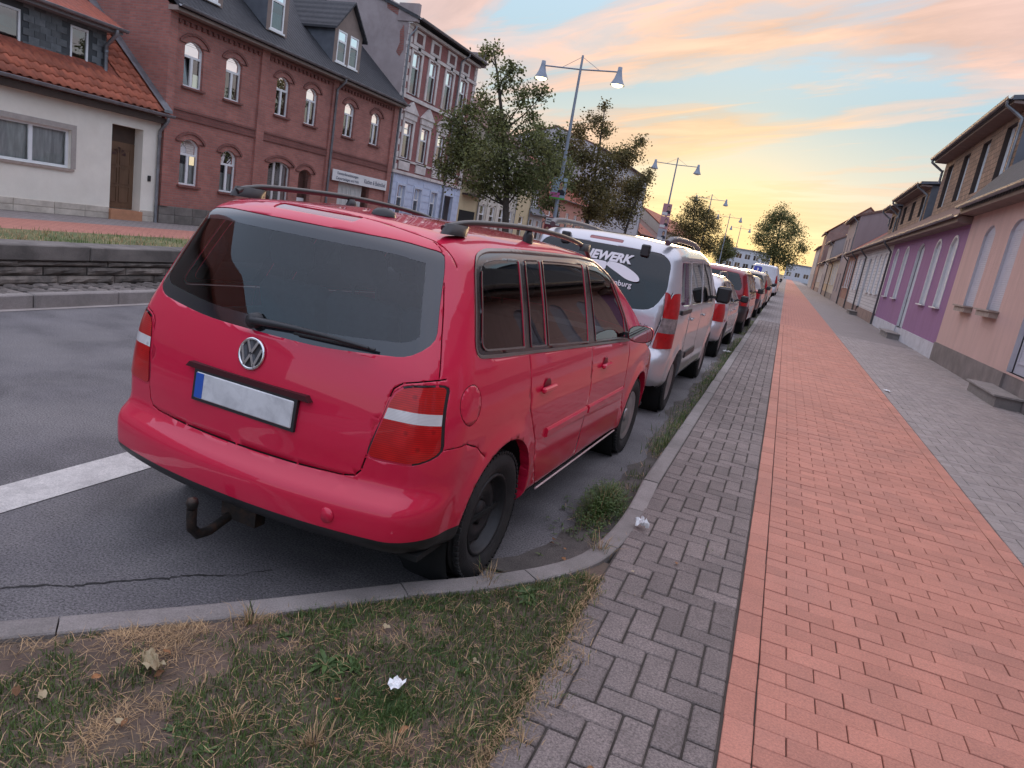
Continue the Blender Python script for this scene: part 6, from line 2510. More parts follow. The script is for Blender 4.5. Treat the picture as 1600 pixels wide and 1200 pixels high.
hZ = empty('plain_house', (LX, -9, GZ), 0, 'plain grey house beyond the cream house, away from the brick house', 'house')
MZ = Matrix.Translation((-LX, 9, -GZ)) @ frame_left()
q = MB(MZ)
q.box(-22, 3.9, -9, 0, GZ, 6.5)
q.build('wall', render_mat('plain_grey', (0.35, 0.32, 0.30)), hZ)
q = MB(MZ)
roof_plane(q, -22, 3.9, .4, 6.5, -4.5, 10.2, .14)
roof_plane(q, -22, 3.9, -9.4, 6.5, -4.5, 10.2, .14)
q.build('roof', red_tiles, hZ)

# ---- long red brick house
brick_r = brick_mat('red_brick', (0.40, 0.155, 0.125), (0.31, 0.12, 0.10), (0.26, 0.18, 0.155), .25, .077, 'SZ', .009, bump=.7, var=.18, dirt=(0.20, 0.10, 0.09))
brick_dk = brick_mat('dark_brick', (0.23, 0.085, 0.07), (0.19, 0.07, 0.06), (0.14, 0.09, 0.08), .25, .077, 'SZ', .009, bump=.7, var=.2)
stone_base = mat('plinth_stone', (0.16, 0.14, 0.125), .9, var=.35, scale=3, bump=.7, bscale=30, island=.2)
hB = empty('brick_house', (LX, 23.6, GZ), 0, 'long red brick house with arched windows and black roof', 'house')
MBk = Matrix.Translation((-LX, -23.6, -GZ)) @ frame_left()
ez = 6.42
up = [(17.68, 18.45), (19.42, 20.16), (21.92, 22.65), (23.62, 24.35), (26.18, 26.94), (28.24, 28.98)]
opsB = [(a, b, 4.22, 5.60, .20) for a, b in up]
opsB += [(17.74, 18.52, 1.20, 2.66, .20), (19.48, 20.22, 1.16, 2.58, .20), (21.85, 23.10, 1.0, 2.58, .18), (23.62, 24.42, GZ, 2.50, .2), (26.30, 28.72, GZ, 2.34, 0)]
wl = MB(MBk)
facade(wl, 17.0, 30.3, .46, ez, [o for o in opsB if o[2] > 0] + [(o[0], o[1], .46, o[3], o[4]) for o in opsB if o[2] < 0], 0, .16)
for yy in (17.0, 30.3):
    wl.add([(yy, 0, GZ), (yy, 0, ez), (yy, -5, ez + 4.1), (yy, -10, ez), (yy, -10, GZ)], [(0, 1, 2, 3, 4)], 0)
wl.build('wall', brick_r, hB, fix=False)
for (a, b) in ((17.0, 23.6), (24.44, 26.28), (28.74, 30.3)):
    s = a
    while s < b - .05:
        e = min(s + rk.uniform(.45, .8), b)
        for zz in (GZ, .19):
            q = MB(MBk)
            q.cbox(s + .004, e - .004, -.02, .045, zz + .004, zz + .27, .01)
            q.build('plinth_stone', stone_base, hB)
        s = e
# pilasters, string course, dentils, arches over the windows
for (a, b) in ((17.0, 17.30), (20.98, 21.36), (25.18, 25.50), (29.95, 30.3)):
    q = MB(MBk)
    q.box(a, b, .0, .085, .46, ez - .10)
    q.build('pilaster', brick_r, hB)
for (a, b) in ((17.30, 20.98), (21.36, 25.18), (25.50, 29.95)):
    q = MB(MBk)
    q.box(a, b, 0, .05, 3.22, 3.30)
    q.box(a, b, 0, .03, 3.30, 3.46)
    q.box(a, b, 0, .055, 3.46, 3.53)
    q.build('string_course', brick_dk, hB)
    q = MB(MBk)
    q.box(a, b, 0, .075, ez - .33, ez - .22)
    s = a + .06
    while s < b - .08:
        q.box(s, s + .11, 0, .072, ez - .44, ez - .33)
        s += .23
    q.build('dentil_course', brick_dk, hB)['kind'] = 'stuff'
for o in opsB[:10]:
    q = MB(MBk)
    a_ = arch_pts(o[0] - .16, o[1] + .16, o[3] - o[4] + .10, o[4] + .06)
    b_ = arch_pts(o[0] - .22, o[1] + .22, o[3] - o[4] + .15, o[4] + .09)
    ring(q, b_ + [(o[1] + .22, o[3] - o[4] + .08)] + [(o[0] - .22, o[3] - o[4] + .08)], a_ + [(o[1] + .16, o[3] - o[4] + .08)] + [(o[0] - .16, o[3] - o[4] + .08)], 0, .045)
    q.build('window_arch', brick_dk, hB)
for i, o in enumerate(opsB[:6]):
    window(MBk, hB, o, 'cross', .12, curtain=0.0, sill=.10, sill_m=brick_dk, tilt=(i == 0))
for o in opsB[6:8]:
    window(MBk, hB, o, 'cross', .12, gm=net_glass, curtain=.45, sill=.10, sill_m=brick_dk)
window(MBk, hB, opsB[8], 'v3', .12, sill=.08, sill_m=brick_dk, fm=mat('grey_frame', (0.55, 0.53, 0.52), .5, var=.1))
o = opsB[9]
door(MBk, hB, (o[0], o[1], 0.05, 2.45, .15), white_frame, .28, (1, 2), .45)
o = opsB[10]
gd = mat('pale_wood', (0.52, 0.52, 0.50), .6, var=.12, scale=4, streak=True)
for k in range(2):
    door(MBk, hB, (o[0] + 1.0 * k + (.02 if k else 0), o[0] + 1.0 * (k + 1), 0.0, 2.30, 0), gd, .14, (2, 2))
q = MB(MBk)
q.box(o[0] + 2.0, o[1], -.9, -.88, GZ, 2.34)
q.build('doorway_back', dark_void, hB)
# company sign
sg = empty('shop_sign', (LX + .10, 27.8, 2.55), 0, 'white shop sign board over the garage doors of the brick house', 'sign')
q = MB()
q.cbox(-.02, .03, -2.15, 2.15, -.23, .23, .008)
q.build('sign_board', mat('sign_white', (0.66, 0.66, 0.66), .5, var=.08, scale=2), sg)
ink = mat('sign_ink', (0.05, 0.06, 0.10), .6, var=.05)
TM = lambda y, z: Matrix.Translation((.034, y, z)) @ Matrix(((0, 0, 1, 0), (1, 0, 0, 0), (0, 1, 0, 0), (0, 0, 0, 1)))
for txt, yy, zz, sz in (('Fensterdienstleistungen', -1.05, .045, .17), ('Carportanlagen und Holz', -1.05, -.16, .17), ('Küchen & Badmöbel', 1.12, -.09, .27)):
    o = text_mesh(txt, sz, 'lettering', ink, sg, TM(yy, zz), sx=.98 if sz < .2 else .80, bold=.002)
    o['kind'] = 'stuff'
# roof, eaves, dormers
q = MB(MBk)
roof_plane(q, 16.95, 30.4, .45, ez + .02, -5, ez + 4.55, .14)
roof_plane(q, 16.95, 30.4, -10.45, ez + .02, -5, ez + 4.55, .14)
q.build('roof', black_tiles, hB)
q = MB(MBk)
q.box(16.98, 30.36, .0, .40, ez - .20, ez - .06)
q.build('eaves_board', mat('eaves_beige', (0.28, 0.22, 0.19), .8, var=.15), hB)
gutter(MBk, hB, 16.95, 30.45, .52, ez - .02, .075)
downpipe(MBk, hB, 25.36, .50, ez - .06, GZ, .14, .05)
sl_b = (4.53) / (5.45)


def gable_dormer(M, parent, s0, s1, d, z0, zw, za, wins, roof_m, wall_m, front_m):
    q = MB(M)
    facade(q, s0, s1, z0, zw, wins, 0, .06, d=d)
    q.add([(s0, d, zw), (s1, d, zw), ((s0 + s1) / 2, d, za)], [(0, 1, 2)], 0)
    q.build('dormer_front', front_m, parent, fix=False)
    back = d - (za - z0) / sl_b - .2
    for s in (s0, s1):
        q = MB(M)
        q.add([(s, d, z0), (s, d, zw), (s, d - (zw - z0) / sl_b - .05, zw)], [(0, 1, 2)])
        q.build('dormer_cheek', wall_m, parent, fix=False)
    cs = (s0 + s1) / 2
    for sg_ in (-1, 1):
        q = MB(M)
        e = s0 - .16 if sg_ < 0 else s1 + .16
        ze = zw - .08
        q.add([(e, d + .18, ze), (cs, d + .18, za + .10), (cs, back, za + .10), (e, back + .6, ze), (e, d + .18, ze - .09), (cs, d + .18, za + .01), (cs, back, za + .01), (e, back + .6, ze - .09)],
              [(0, 1, 2, 3), (7, 6, 5, 4), (0, 4, 5, 1), (1, 5, 6, 2), (2, 6, 7, 3), (3, 7, 4, 0)])
        q.build('dormer_roof', roof_m, parent)
    M2 = M @ Matrix.Translation((0, d, 0))
    for o in wins: window(M2, parent, o, 'tee', .03, curtain=.4, sill=.04)


grey_wood = mat('grey_brown_wood', (0.20, 0.15, 0.13), .7, var=.2, scale=3)
gable_dormer(MBk, hB, 25.15, 27.05, -.12, 6.86, 8.30, 9.35, [(25.38, 25.98, 7.0, 8.2, 0), (26.22, 26.82, 7.0, 8.2, 0)], black_tiles, slate_m, grey_wood)
gable_dormer(MBk, hB, 21.25, 22.35, -.12, 6.95, 8.60, 9.3, [(21.46, 22.14, 7.05, 8.5, 0)], black_tiles, slate_m, grey_wood)
gable_dormer(MBk, hB, 18.1, 19.2, -.12, 6.95, 8.60, 9.3, [(18.3, 19.0, 7.05, 8.5, 0)], black_tiles, slate_m, grey_wood)

# ---- tall brick and stucco tenement with blue ground floor
stucco = mat('stucco', (0.58, 0.52, 0.49), .9, var=.15, scale=3, world=True, col2=(0.30, 0.26, 0.24), col2_scale=1.4)
blue_w = mat('blue_render', (0.50, 0.55, 0.68), .9, var=.10, scale=2, world=True, col2=(0.32, 0.35, 0.44), col2_scale=2)
gable_w = mat('bare_gable', (0.36, 0.30, 0.295), .95, var=.15, scale=1.2, bump=.6, bscale=20, world=True, col2=(0.20, 0.15, 0.145), col2_scale=.6, col2_amt=.6)
hC = empty('tenement', (LX, 34.3, GZ), 0, 'tall brick and stucco tenement with pale blue ground floor', 'building')
MC = Matrix.Translation((-LX, -34.3, -GZ)) @ frame_left()
tz = 10.2
cs4 = [31.45, 33.15, 34.95, 36.65]
opsC = [(c - .42, c + .42, 7.05, 8.95, 0) for c in cs4] + [(c - .42, c + .42, 4.05, 5.75, 0) for c in cs4]
opsG = [(c - .36, c + .36, 1.05, 2.75, 0) for c in cs4[:3]] + [(36.15, 37.25, GZ, 2.75, 0)]
wl = MB(MC)
facade(wl, 30.35, 38.1, 3.40, tz, opsC, 0, .15)
wl.build('wall', brick_mat('red_brick_dark', (0.31, 0.11, 0.10), (0.26, 0.095, 0.09), (0.19, 0.12, 0.11), .25, .077, 'YZ', .009, bump=.6, var=.15), hC, fix=False)
wl = MB(MC)
facade(wl, 30.35, 38.1, GZ, 3.28, opsG, 0, .15, d=.04)
wl.build('ground_floor', blue_w, hC, fix=False)
for yy in (30.35, 38.1):
    wl = MB(MC)
    wl.add([(yy, .0, GZ), (yy, 0, tz + .35), (yy, -4.5, tz + 1.9), (yy, -11, tz + .6), (yy, -11, GZ)], [(0, 1, 2, 3, 4)], 0)
    wl.build('gable', gable_w, hC, fix=False)
# exposed brick where the render has fallen
q = MB(MC)
for poly in ([(-.15, 10.55), (-.45, 10.65), (-.9, 10.72), (-1.3, 10.85), (-1.25, 10.55), (-.8, 10.35), (-.5, 10.2), (-.2, 10.25)], [(-.25, 9.9), (-.42, 9.6), (-.36, 9.1), (-.5, 8.7), (-.3, 8.5), (-.12, 8.8), (-.16, 9.4)], [(-3.2, 11.2), (-3.9, 11.35), (-4.3, 11.25), (-3.7, 11.0)]):
    q.add([(30.35 - .012, a, b) for a, b in poly], [tuple(range(len(poly)))])
q.build('bare_brick', brick_mat('bare_brick', (0.30, 0.10, 0.08), (0.25, 0.09, 0.08), (0.22, 0.16, 0.14), .25, .077, 'XZ', .012, var=.2), hC, fix=False)['kind'] = 'stuff'
for o in opsC:
    window(MC, hC, o, 'tee', .11)
    q = MB(MC)
    ring(q, [(o[0] - .16, o[2]), (o[0] - .16, o[3] + .16), (o[1] + .16, o[3] + .16), (o[1] + .16, o[2])], [(o[0], o[2]), (o[0], o[3]), (o[1], o[3]), (o[1], o[2])], 0, .05)
    c = (o[0] + o[1]) / 2
    if o[3] < 6:
        q.box(o[0] - .2, o[1] + .2, 0, .10, o[3] + .16, o[3] + .44)
        q.prism([(c - .68, o[3] + .44), (c + .68, o[3] + .44), (c, o[3] + .98)], 0, .16, 'XZ')
        q.box(o[0] - .1, o[1] + .1, 0, .06, o[2] - .55, o[2] - .10)
    else:
        q.box(c - .12, c + .12, 0, .09, o[3] + .02, o[3] + .26)
    q.build('window_surround', stucco, hC)
for k, o in enumerate(opsG):
    q = MB(MC)
    ring(q, [(o[0] - .10, o[2]), (o[0] - .10, o[3] + .10), (o[1] + .10, o[3] + .10), (o[1] + .10, o[2])], [(o[0], o[2]), (o[0], o[3]), (o[1], o[3]), (o[1], o[2])], .04, .085)
    q.build('window_surround', mat('blue_trim', (0.48, 0.52, 0.62), .8, var=.08), hC)
    if k < 3: window(MC, hC, o, 'tee', .10, curtain=.5)
    else: door(MC, hC, (o[0], o[1], 0.0, 2.70, 0), mat('grey_blue_door', (0.16, 0.18, 0.22), .5, var=.1), .4, (2, 3))
q = MB(MC)
z = .35
while z < 2.9:
    for (a, b) in [(30.36, 30.95), (31.95, 32.65), (33.65, 34.45), (35.45, 36.0), (37.4, 38.08)]:
        q.box(a, b, .041, .060, z, z + .28)
    z += .36
q.build('rusticated_band', blue_w, hC)['kind'] = 'stuff'
for (z0_, z1_, dd_) in ((3.28, 3.42, .16), (3.9, 4.0, .06), (6.78, 6.95, .10), (9.05, 9.2, .09), (9.98, 10.1, .22)):
    q = MB(MC)
    q.box(30.34, 38.12, -.02, dd_, z0_, z1_)
    q.build('cornice', stucco, hC)
for c in cs4:
    q = MB(MC)
    q.box(c - .52, c + .52, 0, .04, 9.25, 9.92)
    q.build('attic_panel', stucco, hC)
    q = MB(MC)
    q.box(c - .28, c + .28, .03, .055, 9.38, 9.80)
    q.build('attic_inset', mat('inset_dark', (0.14, 0.06, 0.055), .9, var=.15), hC)
for (a, b) in ((30.36, 30.66), (37.80, 38.1)):
    q = MB(MC)
    z = 3.45
    k = 0
    while z < 9.9:
        q.box(a, b + (.12 if (k % 2 == 0 and a < 31) else 0), 0, .05, z, z + .27)
        z += .29
        k += 1
    q.build('quoins', stucco, hC)['kind'] = 'stuff'
q = MB(MC)
roof_plane(q, 30.25, 38.2, .50, tz + .10, -4.5, tz + 1.9, .14)
roof_plane(q, 30.25, 38.2, -11.2, tz + .5, -4.5, tz + 1.9, .14)
q.build('roof', black_tiles, hC)
for s in (30.30, 38.05):
    q = MB(MC)
    q.box(s, s + .22, -.6, .45, tz - .15, tz + .62)
    q.build('parapet_end', gable_w, hC)
for (s, d_) in ((30.7, -1.6), (33.6, -2.2)):
    q = MB(MC)
    q.box(s, s + .6, d_ - .6, d_, tz + .4, tz + 1.55)
    q.build('chimney', rb_far, hC)
gutter(MC, hC, 30.4, 38.15, .58, tz + .06, .08)
downpipe(MC, hC, 35.85, .55, tz, .1, .12, .05)
downpipe(MC, hC, 30.42, .40, tz - .3, GZ, .10, .05)


# ---- the rest of the far row
def row_house(y0, y1, eave, label, wall_m, roof_m, ridge=3.0, cols=3, floors=2, name='row_house', extra=None, wst='tee', z_first=1.0, wh=1.5, ww=.9, d0=0.0, depth=9):
    h = empty(name, (LX, (y0 + y1) / 2, GZ), 0, label, 'house')
    M = Matrix.Translation((-LX, -(y0 + y1) / 2, -GZ)) @ frame_left()
    ops = []
    fh = (eave - .2) / floors
    for f in range(floors):
        for k in range(cols):
            c = y0 + (y1 - y0) * (k + .5) / cols
            ops.append((c - ww / 2, c + ww / 2, z_first + f * fh, z_first + wh + f * fh, 0))
    q = MB(M)
    facade(q, y0, y1, GZ, eave, ops, 0, .12, d=d0)
    for yy in (y0, y1):
        q.add([(yy, d0, GZ), (yy, d0, eave), (yy, -depth / 2, eave + ridge), (yy, -depth, eave), (yy, -depth, GZ)], [(0, 1, 2, 3, 4)], 0)
    q.build('wall', wall_m, h, fix=False)
    for o in ops: window(M @ Matrix.Translation((0, d0, 0)), h, o, wst, .09, curtain=.3)
    q = MB(M)
    roof_plane(q, y0 - .05, y1 + .05, d0 + .35, eave, -depth / 2, eave + ridge + .2, .14)
    roof_plane(q, y0 - .05, y1 + .05, -depth - .35, eave, -depth / 2, eave + ridge + .2, .14)
    q.build('roof', roof_m, h)
    gutter(M, h, y0, y1, d0 + .42, eave - .02)
    downpipe(M, h, y1 - .1, d0 + .4, eave - .05, GZ, d0 + .08)
    return h, M


yel = render_mat('yellow_render', (0.55, 0.44, 0.27))
crm = render_mat('cream_facade', (0.52, 0.47, 0.40))
hD, MD = row_house(38.15, 40.95, 3.9, 'narrow yellow house with flower balcony next to the blue tenement', yel, brown_tiles, 2.5, 1, 1, z_first=1.0, wh=.01, ww=.01)
q = MB(MD)
q.box(38.4, 40.6, .005, .02, GZ, 2.15)
q.build('passage', dark_void, hD)
q = MB(MD)
q.box(38.5, 40.7, 0, .55, 3.05, 3.15)
for k in range(12):
    q.box(38.5 + k * .19, 38.53 + k * .19, .50, .53, 3.15, 3.75)
q.box(38.5, 40.7, .49, .54, 3.75, 3.80)
q.build('balcony', mat('dark_iron', (0.05, 0.03, 0.03), .6, var=.2), hD)['kind'] = 'stuff'
hE, ME = row_house(40.95, 47.3, 6.9, 'cream pilastered house behind the first street tree', crm, brown_tiles, 3.0, 4, 2, ww=.75, wh=1.7)
for k in range(5):
    q = MB(ME)
    s = 40.95 + 6.35 * k / 4
    q.box(max(s - .22, 40.96), min(s + .22, 47.29), 0, .07, GZ, 6.7)
    q.build('pilaster', mat('cream_trim', (0.56, 0.51, 0.44), .9, var=.1), hE)
row_house(47.3, 50.2, 6.2, 'narrow yellow house with dark bay window', yel, brown_tiles, 3.0, 1, 2)
hF, MF = row_house(50.2, 53.4, 2.9, 'low house with steep slate roof beside the salmon house', render_mat('white_low', (0.50, 0.47, 0.45)), slate_m, 3.6, 2, 1)
q = MB(MF)
q.box(50.9, 52.7, -1.6, -.35, 3.2, 4.7)
q.build('dormer_wall', slate_m, hF)
window(MF @ Matrix.Translation((0, -.35, 0)), hF, (51.1, 52.5, 3.4, 4.5, 0), 'v3', -.04)
row_house(53.4, 66.0, 4.6, 'salmon rendered house with red roof', render_mat('salmon', (0.50, 0.24, 0.18)), red_tiles, 3.2, 5, 1, z_first=1.9, wh=1.7)
row_house(66.0, 90.0, 10.2, 'large pale block with brown hipped roof behind the thin tree', render_mat('pale_block', (0.46, 0.44, 0.46)), brown_tiles, 1.3, 9, 3, wh=1.7)
row_house(91.0, 101.0, 3.6, 'small house with steep red roof past the pale block', render_mat('tan1', (0.42, 0.32, 0.25)), red_tiles, 3.0, 3, 1)
row_house(101.0, 112.0, 3.4, 'brown roofed cottage past the steep red roof', render_mat('tan2', (0.40, 0.30, 0.25)), brown_tiles, 2.8, 3, 1)
row_house(112.0, 150.0, 5.0, 'long tan house at the far end of the opposite row', render_mat('tan3', (0.40, 0.33, 0.28)), red_tiles, 3.0, 8, 1)
# blocks closing the street
for (x, y, wx, h_, lab, fl, cl) in ((-13.5, 225, 15, 6.6, 'white apartment block closing the street behind the trees', 2, 6), (6, 260, 14, 5.2, 'grey white apartment block at the end of the street', 1, 5)):
    e = empty('apartment_block', (x, y, 0), 0, lab, 'building')
    M = Matrix(((1, 0, 0, 0), (0, -1, 0, 0), (0, 0, 1, 0), (0, 0, 0, 1)))
    ops = []
    for f in range(fl):
        for k in range(cl):
            c = -wx / 2 + wx * (k + .5) / cl
            ops.append((c - .8, c + .8, 1.2 + f * 2.8, 2.7 + f * 2.8, 0))
    q = MB(M)
    facade(q, -wx / 2, wx / 2, -.3, h_, ops, 0, .15)
    q.add([(-wx / 2, 0, -.3), (-wx / 2, 0, h_), (-wx / 2, -12, h_), (-wx / 2, -12, -.3)], [(0, 1, 2, 3)])
    q.add([(wx / 2, 0, -.3), (wx / 2, 0, h_), (wx / 2, -12, h_), (wx / 2, -12, -.3)], [(0, 1, 2, 3)])
    q.add([(-wx / 2, -12, -.3), (wx / 2, -12, -.3), (wx / 2, -12, h_), (-wx / 2, -12, h_)], [(0, 1, 2, 3)])
    q.build('wall', render_mat('block_white', (0.52, 0.52, 0.55)), e, fix=False)
    for o in ops: window(M, e, o, 'v2', .10)
    q = MB(M)
    q.box(-wx / 2 - .3, wx / 2 + .3, -12.3, .3, h_, h_ + .35)
    q.build('roof', mat('flat_roof', (0.22, 0.21, 0.21), .9), e)

# ------------------------------------------------------------------ trees
leaf_g = mat('tree_leaf', (0.130, 0.145, 0.052), .6, var=.45, scale=.9, island=.6, trans=.45, world=True, col2=(0.17, 0.15, 0.05), col2_scale=.5, col2_amt=.6)
leaf_g2 = mat('tree_leaf_warm', (0.145, 0.125, 0.046), .6, var=.35, scale=.7, island=.6, trans=.48, world=True, col2=(0.15, 0.085, 0.03), col2_scale=.5, col2_amt=.6)
# each tree: base, then clumps of foliage (offset x, y, height above the base, radius)
TREES = {
'a': ((-9.35, 23.2), [(-2.04, 0.57, 3.48, 1.07), (-2.75, 0.29, 2.63, 0.57), (-2.22, -0.36, 4.17, 0.71), (-0.51, -0.57, 3.27, 1.19), (0.38, 0.4, 3.14, 0.99), (-1.33, 0.21, 2.52, 0.74), (0.01, 0.17, 4.04, 0.82), (-1.01, -0.16, 4.45, 0.69), (-0.96, 0.06, 5.96, 0.47), (-1.64, 0.05, 6.79, 0.4), (-0.83, 0.03, 6.31, 0.33), (-0.06, -0.19, 5.43, 0.46), (0.41, -0.03, 5.55, 0.34), (-1.74, -0.06, 5.13, 0.47), (-2.24, 0.09, 4.79, 0.35), (0.14, 0.16, 4.9, 0.27), (-2.57, 0.37, 3.38, 0.71), (-0.15, 0.04, 2.55, 0.77)]),
'b': ((-9.4, 29.5), [(-1.08, -0.05, 4.57, 0.74), (-1.09, -0.24, 3.1, 0.85), (-0.43, -0.39, 3.31, 0.68), (-1.64, -0.26, 5.29, 0.46), (-0.72, -0.02, 2.36, 0.56), (-0.71, -0.09, 5.16, 0.4), (-0.76, -0.11, 3.91, 0.74)]),
'c': ((-9.35, 33), [(-1.25, 0.27, 5.87, 0.57), (-0.52, 0.01, 6.54, 0.47), (-0.2, 0.02, 7.25, 0.25), (-0.34, -0.29, 4.78, 0.88), (-0.59, -0.44, 3.56, 0.75), (0.43, -0.24, 3.42, 1.11), (0.9, -0.37, 4.58, 0.8), (1.41, 0.01, 5.38, 0.53), (1.81, 0.19, 5.91, 0.31), (0.27, 0.16, 2.4, 0.74), (-1.4, -0.25, 4.95, 0.63), (0.07, 0.18, 6.2, 0.38), (1.05, 0.18, 5.02, 0.49)]),
'd': ((-9.3, 41), [(-0.88, 0.32, 3.36, 1.07), (-0.16, 0.51, 3.99, 0.99), (0.24, 0.2, 4.74, 0.61), (-1.43, 0.31, 2.79, 0.84), (0.62, -0.08, 4.98, 0.46), (-0.3, 0.51, 2.79, 0.84), (0.73, 0.2, 5.45, 0.34), (-0.3, -0.26, 4.54, 0.61)]),
'e': ((-9.3, 71), [(-0.45, 0.38, 5.61, 1.3), (-1.26, 0.32, 3.93, 1.56), (1.04, -0.06, 4.45, 1.42), (0.21, 0.05, 2.84, 1.94), (1.95, -0.01, 2.57, 1.29), (-1.28, 0.63, 2.05, 1.3), (-0.56, 0.0, 6.6, 0.52), (0.4, 0.39, 5.43, 0.91)]),
'f': ((-9.3, 106), [(-0.05, -0.22, 3.44, 1.35), (0.83, 0.57, 2.5, 1.25), (-0.28, 0.6, 2.13, 1.35), (-0.01, -0.04, 4.36, 0.77)]),
'g': ((-1.55, 78), [(-0.38, 0.09, 7.07, 0.99), (-1.66, 0.63, 5.47, 1.27), (1.13, 0.34, 5.5, 1.2), (-0.14, -0.02, 4.23, 1.83), (-1.85, -0.31, 4.2, 0.85), (2.21, -0.18, 4.09, 0.78), (0.86, 0.3, 2.7, 1.55), (-0.71, -0.5, 2.67, 1.27), (-1.08, 0.6, 6.28, 1.13), (0.4, -0.25, 6.45, 0.85)]),
}
T_LABEL = {'a': ('dense dark green street tree with a sparse top before the tenement', 'leafy tree'), 'b': ('rounded green street tree standing just behind the first lamp post', ''), 'c': ('tall thin street tree with bare twigs above its crown', ''),
           'd': ('small street tree with slim trunk before the pale block', ''), 'e': ('broad street tree behind the second lamp post', ''), 'f': ('small distant street tree on the median', ''), 'g': ('tall loose street tree by the kerb past the parked cars', '')}


def make_tree(key, zb, leaf, size, dens, trunk_r, group='street trees'):
    (bx, by), cl = TREES[key]
    r_ = random.Random(hash(key) % 1000 if False else ord(key))
    t = empty('street_tree', (bx, by, zb), 0, T_LABEL[key][0], 'tree', group)
    top = max(c[2] + c[3] for c in cl)
    cxm = sum(c[0] * c[3] for c in cl) / sum(c[3] for c in cl)
    low = min(c[2] - c[3] * .5 for c in cl)
    wood = MB()
    # leader, leaning towards the crown
    lead = []
    n = 9
    tall = max(cl, key=lambda c: c[2])
    for k in range(n + 1):
        f = k / n
        lead.append(Vector((cxm * .55 * f + (tall[0] - cxm * .55) * f * f, (tall[1]) * f * f + r_.uniform(-.04, .04), f * (tall[2] + .1))))
    wood.tube(lead, [trunk_r * (1 - .93 * (k / n)) ** .8 + .008 for k in range(n + 1)], 9)

    def at_z(z):
        f = min(max(z / (tall[2] + .1), 0), 1) * n
        i = min(int(f), n - 1)
        return lead[i].lerp(lead[i + 1], f - i)
    leaves = MB()
    for (x, y, z, rad) in cl:
        c = Vector((x, y, z))
        st = at_z(max(low * .85, z - rad * 1.0 - abs(x - at_z(z).x) * .55))
        mid = st.lerp(c, .5) + Vector((r_.uniform(-.1, .1), r_.uniform(-.1, .1), -.10 * rad))
        br = trunk_r * .22 + .006
        wood.tube([st, st.lerp(mid, .5) + Vector((0, 0, -.03)), mid, mid.lerp(c, .5), c], [br, br * .85, br * .65, br * .45, br * .3], 6, cap=False)
        tips = []
        for k in range(int(10 + 10 * rad)):
            d = Vector((r_.gauss(0, 1), r_.gauss(0, 1), r_.gauss(.15, .85))).normalized()
            e = c + d * rad * r_.uniform(.55, 1.12)
            m_ = c.lerp(e, .5) + Vector((r_.uniform(-.08, .08), r_.uniform(-.08, .08), r_.uniform(-.02, .1))) * rad
            wood.tube([c.lerp(mid, r_.uniform(0, .4)), m_, e], [br * .28, br * .18, .004], 4, cap=False)
            tips.append((m_, e))
        nl = int(dens * rad ** 1.9)
        for k in range(nl):
            m_, e = tips[r_.randrange(len(tips))]
            p = m_.lerp(e, r_.uniform(-.15, 1.15)) + Vector((r_.gauss(0, 1), r_.gauss(0, 1), r_.gauss(0, .8))) * (rad * .20 + .06)
            L = size * r_.uniform(.6, 1.25)
            a = Vector((r_.gauss(0, 1), r_.gauss(0, 1), r_.gauss(-.35, .7))).normalized()
            b = a.orthogonal().normalized()
            b = (Matrix.Rotation(r_.uniform(0, 6.28), 3, a) @ b) * L * .30
            nn = a.cross(b).normalized() * L * .10
            q = p + a * L
            h = p + a * L * .45
            leaves.add([p, h + b + nn, q, h - b + nn], [(0, 1, 2, 3)], 0, False)
    wood.build('trunk', bark, t, fix=False)
    lo = leaves.build('crown', leaf, t, fix=False)
    return t


make_tree('a', .5, leaf_g, .115, 2100, .13)
make_tree('b', .5, leaf_g, .125, 1900, .10)
make_tree('c', .5, leaf_g2, .125, 2200, .10)
make_tree('d', .5, leaf_g2, .135, 1500, .09)
make_tree('e', .5, leaf_g2, .17, 950, .12)
make_tree('f', .5, leaf_g, .22, 900, .12)
make_tree('g', .5, leaf_g, .18, 850, .16)

# ------------------------------------------------------------------ street lamps
lamp_grey = mat('lamp_grey', (0.22, 0.25, 0.30), .5, .3, var=.15, scale=4)
lamp_glow = emit_mat('lamp_glow', (1.0, 0.80, 0.36), 3.0)
lamp_inner = mat('lamp_inner', (0.7, 0.68, 0.6), .5, var=.05)


def street_lamp(x, y, z0, H, label, lit=True):
    l = empty('street_lamp', (x, y, z0), 0, label, 'street lamp', 'double armed street lamps on the median')
    q = MB()
    q.tube([(0, 0, 0), (0, 0, .9), (0, 0, .95), (0, 0, H * .55), (0, 0, H)], [.095, .095, .075, .062, .04], 12)
    q.lathe([(.14, 0), (.14, .04), (.10, .07)], 12, 'Z')
    q.build('pole', lamp_grey, l)
    za = H - .48
    for s in (-1, 1):
        q = MB()
        q.tube([(0, 0, za), (s * 1.36, 0, za + .03)], .026, 8)
        q.build('arm', lamp_grey, l)
        q = MB()
        q.tube([(0, 0, H - .05), (s * .72, 0, za + .02)], .008, 5)
        q.build('tie_rod', lamp_grey, l)
        hx = s * 1.46
        q = MB()
        q.lathe([(.001, .20), (.075, .19), (.085, .05), (.10, -.02), (.15, -.20), (.255, -.40), (.262, -.42), (.25, -.415), (.14, -.20), (.08, -.04)], 20, 'Z', (hx, 0, za))
        ho = q.build('lamp_head', lamp_grey, l)
        q = MB()
        q.lathe([(.215, -.405), (.19, -.44), (.11, -.475), (.001, -.485)], 20, 'Z', (hx, 0, za))
        q.build('lamp_bowl', lamp_glow if lit else lamp_inner, ho)
    return l


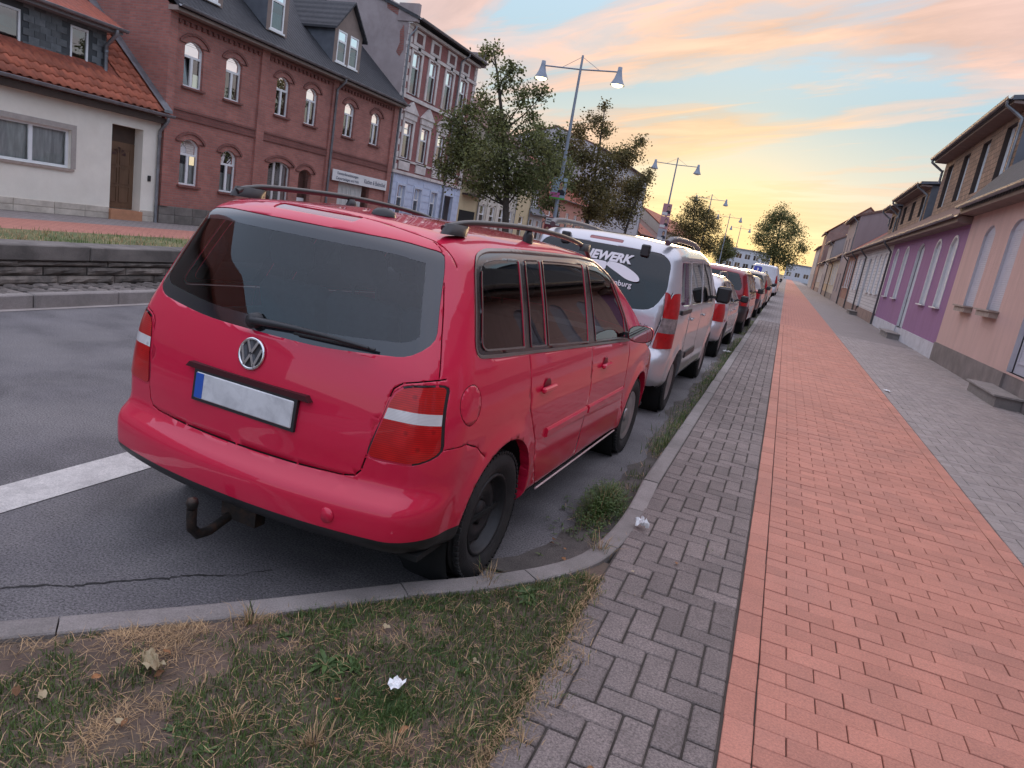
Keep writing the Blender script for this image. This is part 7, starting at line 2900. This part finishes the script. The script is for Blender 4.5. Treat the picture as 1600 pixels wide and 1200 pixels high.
LAMPS = [(25.75, 'double armed lamp with lit heads and a portrait poster on its post'), (49.6, 'double armed lamp with three posters stacked on its post'), (73.0, 'third double armed lamp from the lamp with the portrait poster, counting along the median'),
         (96.5, 'fourth double armed lamp along the median, past the broad street tree'), (120.0, 'fifth double armed lamp along the median, at its far end')]
for (y, lab) in LAMPS:
    street_lamp(-8.6, y, .5, 7.55, lab, y < 40)


# ------------------------------------------------------------------ posters tied to the lamp posts
def poster(y, z0, w_, h, label, kind):
    p = empty('poster', (-8.6, y - .11, z0), 0, label, 'poster')
    cols = {'sky': (0.30, 0.38, 0.46), 'wine': (0.16, 0.02, 0.035), 'rose': (0.42, 0.20, 0.22), 'grey': (0.36, 0.34, 0.38), 'white': (0.6, 0.6, 0.62)}
    c = cols[kind]
    q = MB()
    q.cbox(-w_ / 2, w_ / 2, -.006, .006, 0, h, .002)
    q.build('board', mat('poster_' + kind, c, .5, var=.12, scale=5), p)
    skin = mat('poster_skin', (0.42, 0.24, 0.17), .6, var=.1)
    dark = mat('poster_dark', (0.02, 0.02, 0.03), .6, var=.1)

    def flat(poly, m, d, nm):
        k = MB()
        k.prism([(a * w_, b * h) for a, b in poly], -.007 - d, -.0065 - d + .0, 'XZ')
        k.build(nm, m, p)

    def ell(cx_, cz_, rx_, rz_, n=14):
        return [(cx_ + rx_ * math.cos(6.2832 * i / n), cz_ + rz_ * math.sin(6.2832 * i / n)) for i in range(n)]
    if kind in ('sky', 'rose', 'grey'):
        flat([(-.05, .20), (.45, .20), (.45, .38), (.30, .46), (.12, .48), (-.02, .40)], dark, .001, 'printed_shoulders')
        flat(ell(.17, .66, .16, .20), dark, .002, 'printed_hair')
        flat(ell(.17, .62, .13, .17), skin, .003, 'printed_face')
        flat([(-.46, .08), (.15, .08), (.15, .30), (-.46, .30)], mat('poster_pink', (0.5, 0.12, 0.3), .6, var=.1) if kind == 'sky' else mat('poster_white', (0.6, 0.58, 0.58), .6, var=.1), .0035, 'printed_caption')
        if kind == 'sky': flat([(-.5, .0), (.5, .0), (.5, .07), (-.5, .07)], mat('poster_green', (0.10, 0.40, 0.06), .6, var=.1), .004, 'printed_band')
    elif kind == 'wine':
        flat([(-.46, .62), (.46, .62), (.46, .95), (-.46, .95)], mat('poster_white', (0.6, 0.58, 0.58)), .001, 'printed_caption')
        for i, cx_ in enumerate((-.28, 0, .28)):
            flat(ell(cx_, .30, .11, .19), skin, .001, 'printed_face')
        for zz in (.70, .82):
            flat([(-.40, zz), (.38, zz), (.38, zz + .05), (-.40, zz + .05)], dark, .002, 'printed_line')
    return p


poster(25.75, 2.95, .60, .78, 'poster with a dark haired portrait and green bottom band', 'sky')
poster(25.75, 1.55, .62, .72, 'dark wine red poster with three faces below the portrait poster', 'wine')
poster(49.6, 4.15, .60, .82, 'topmost of the three posters stacked on the second lamp post', 'rose')
poster(49.6, 3.30, .60, .82, 'middle one of the three posters stacked on the second lamp post', 'rose')
poster(49.6, 2.45, .60, .82, 'lowest of the three posters stacked on the second lamp post', 'grey')
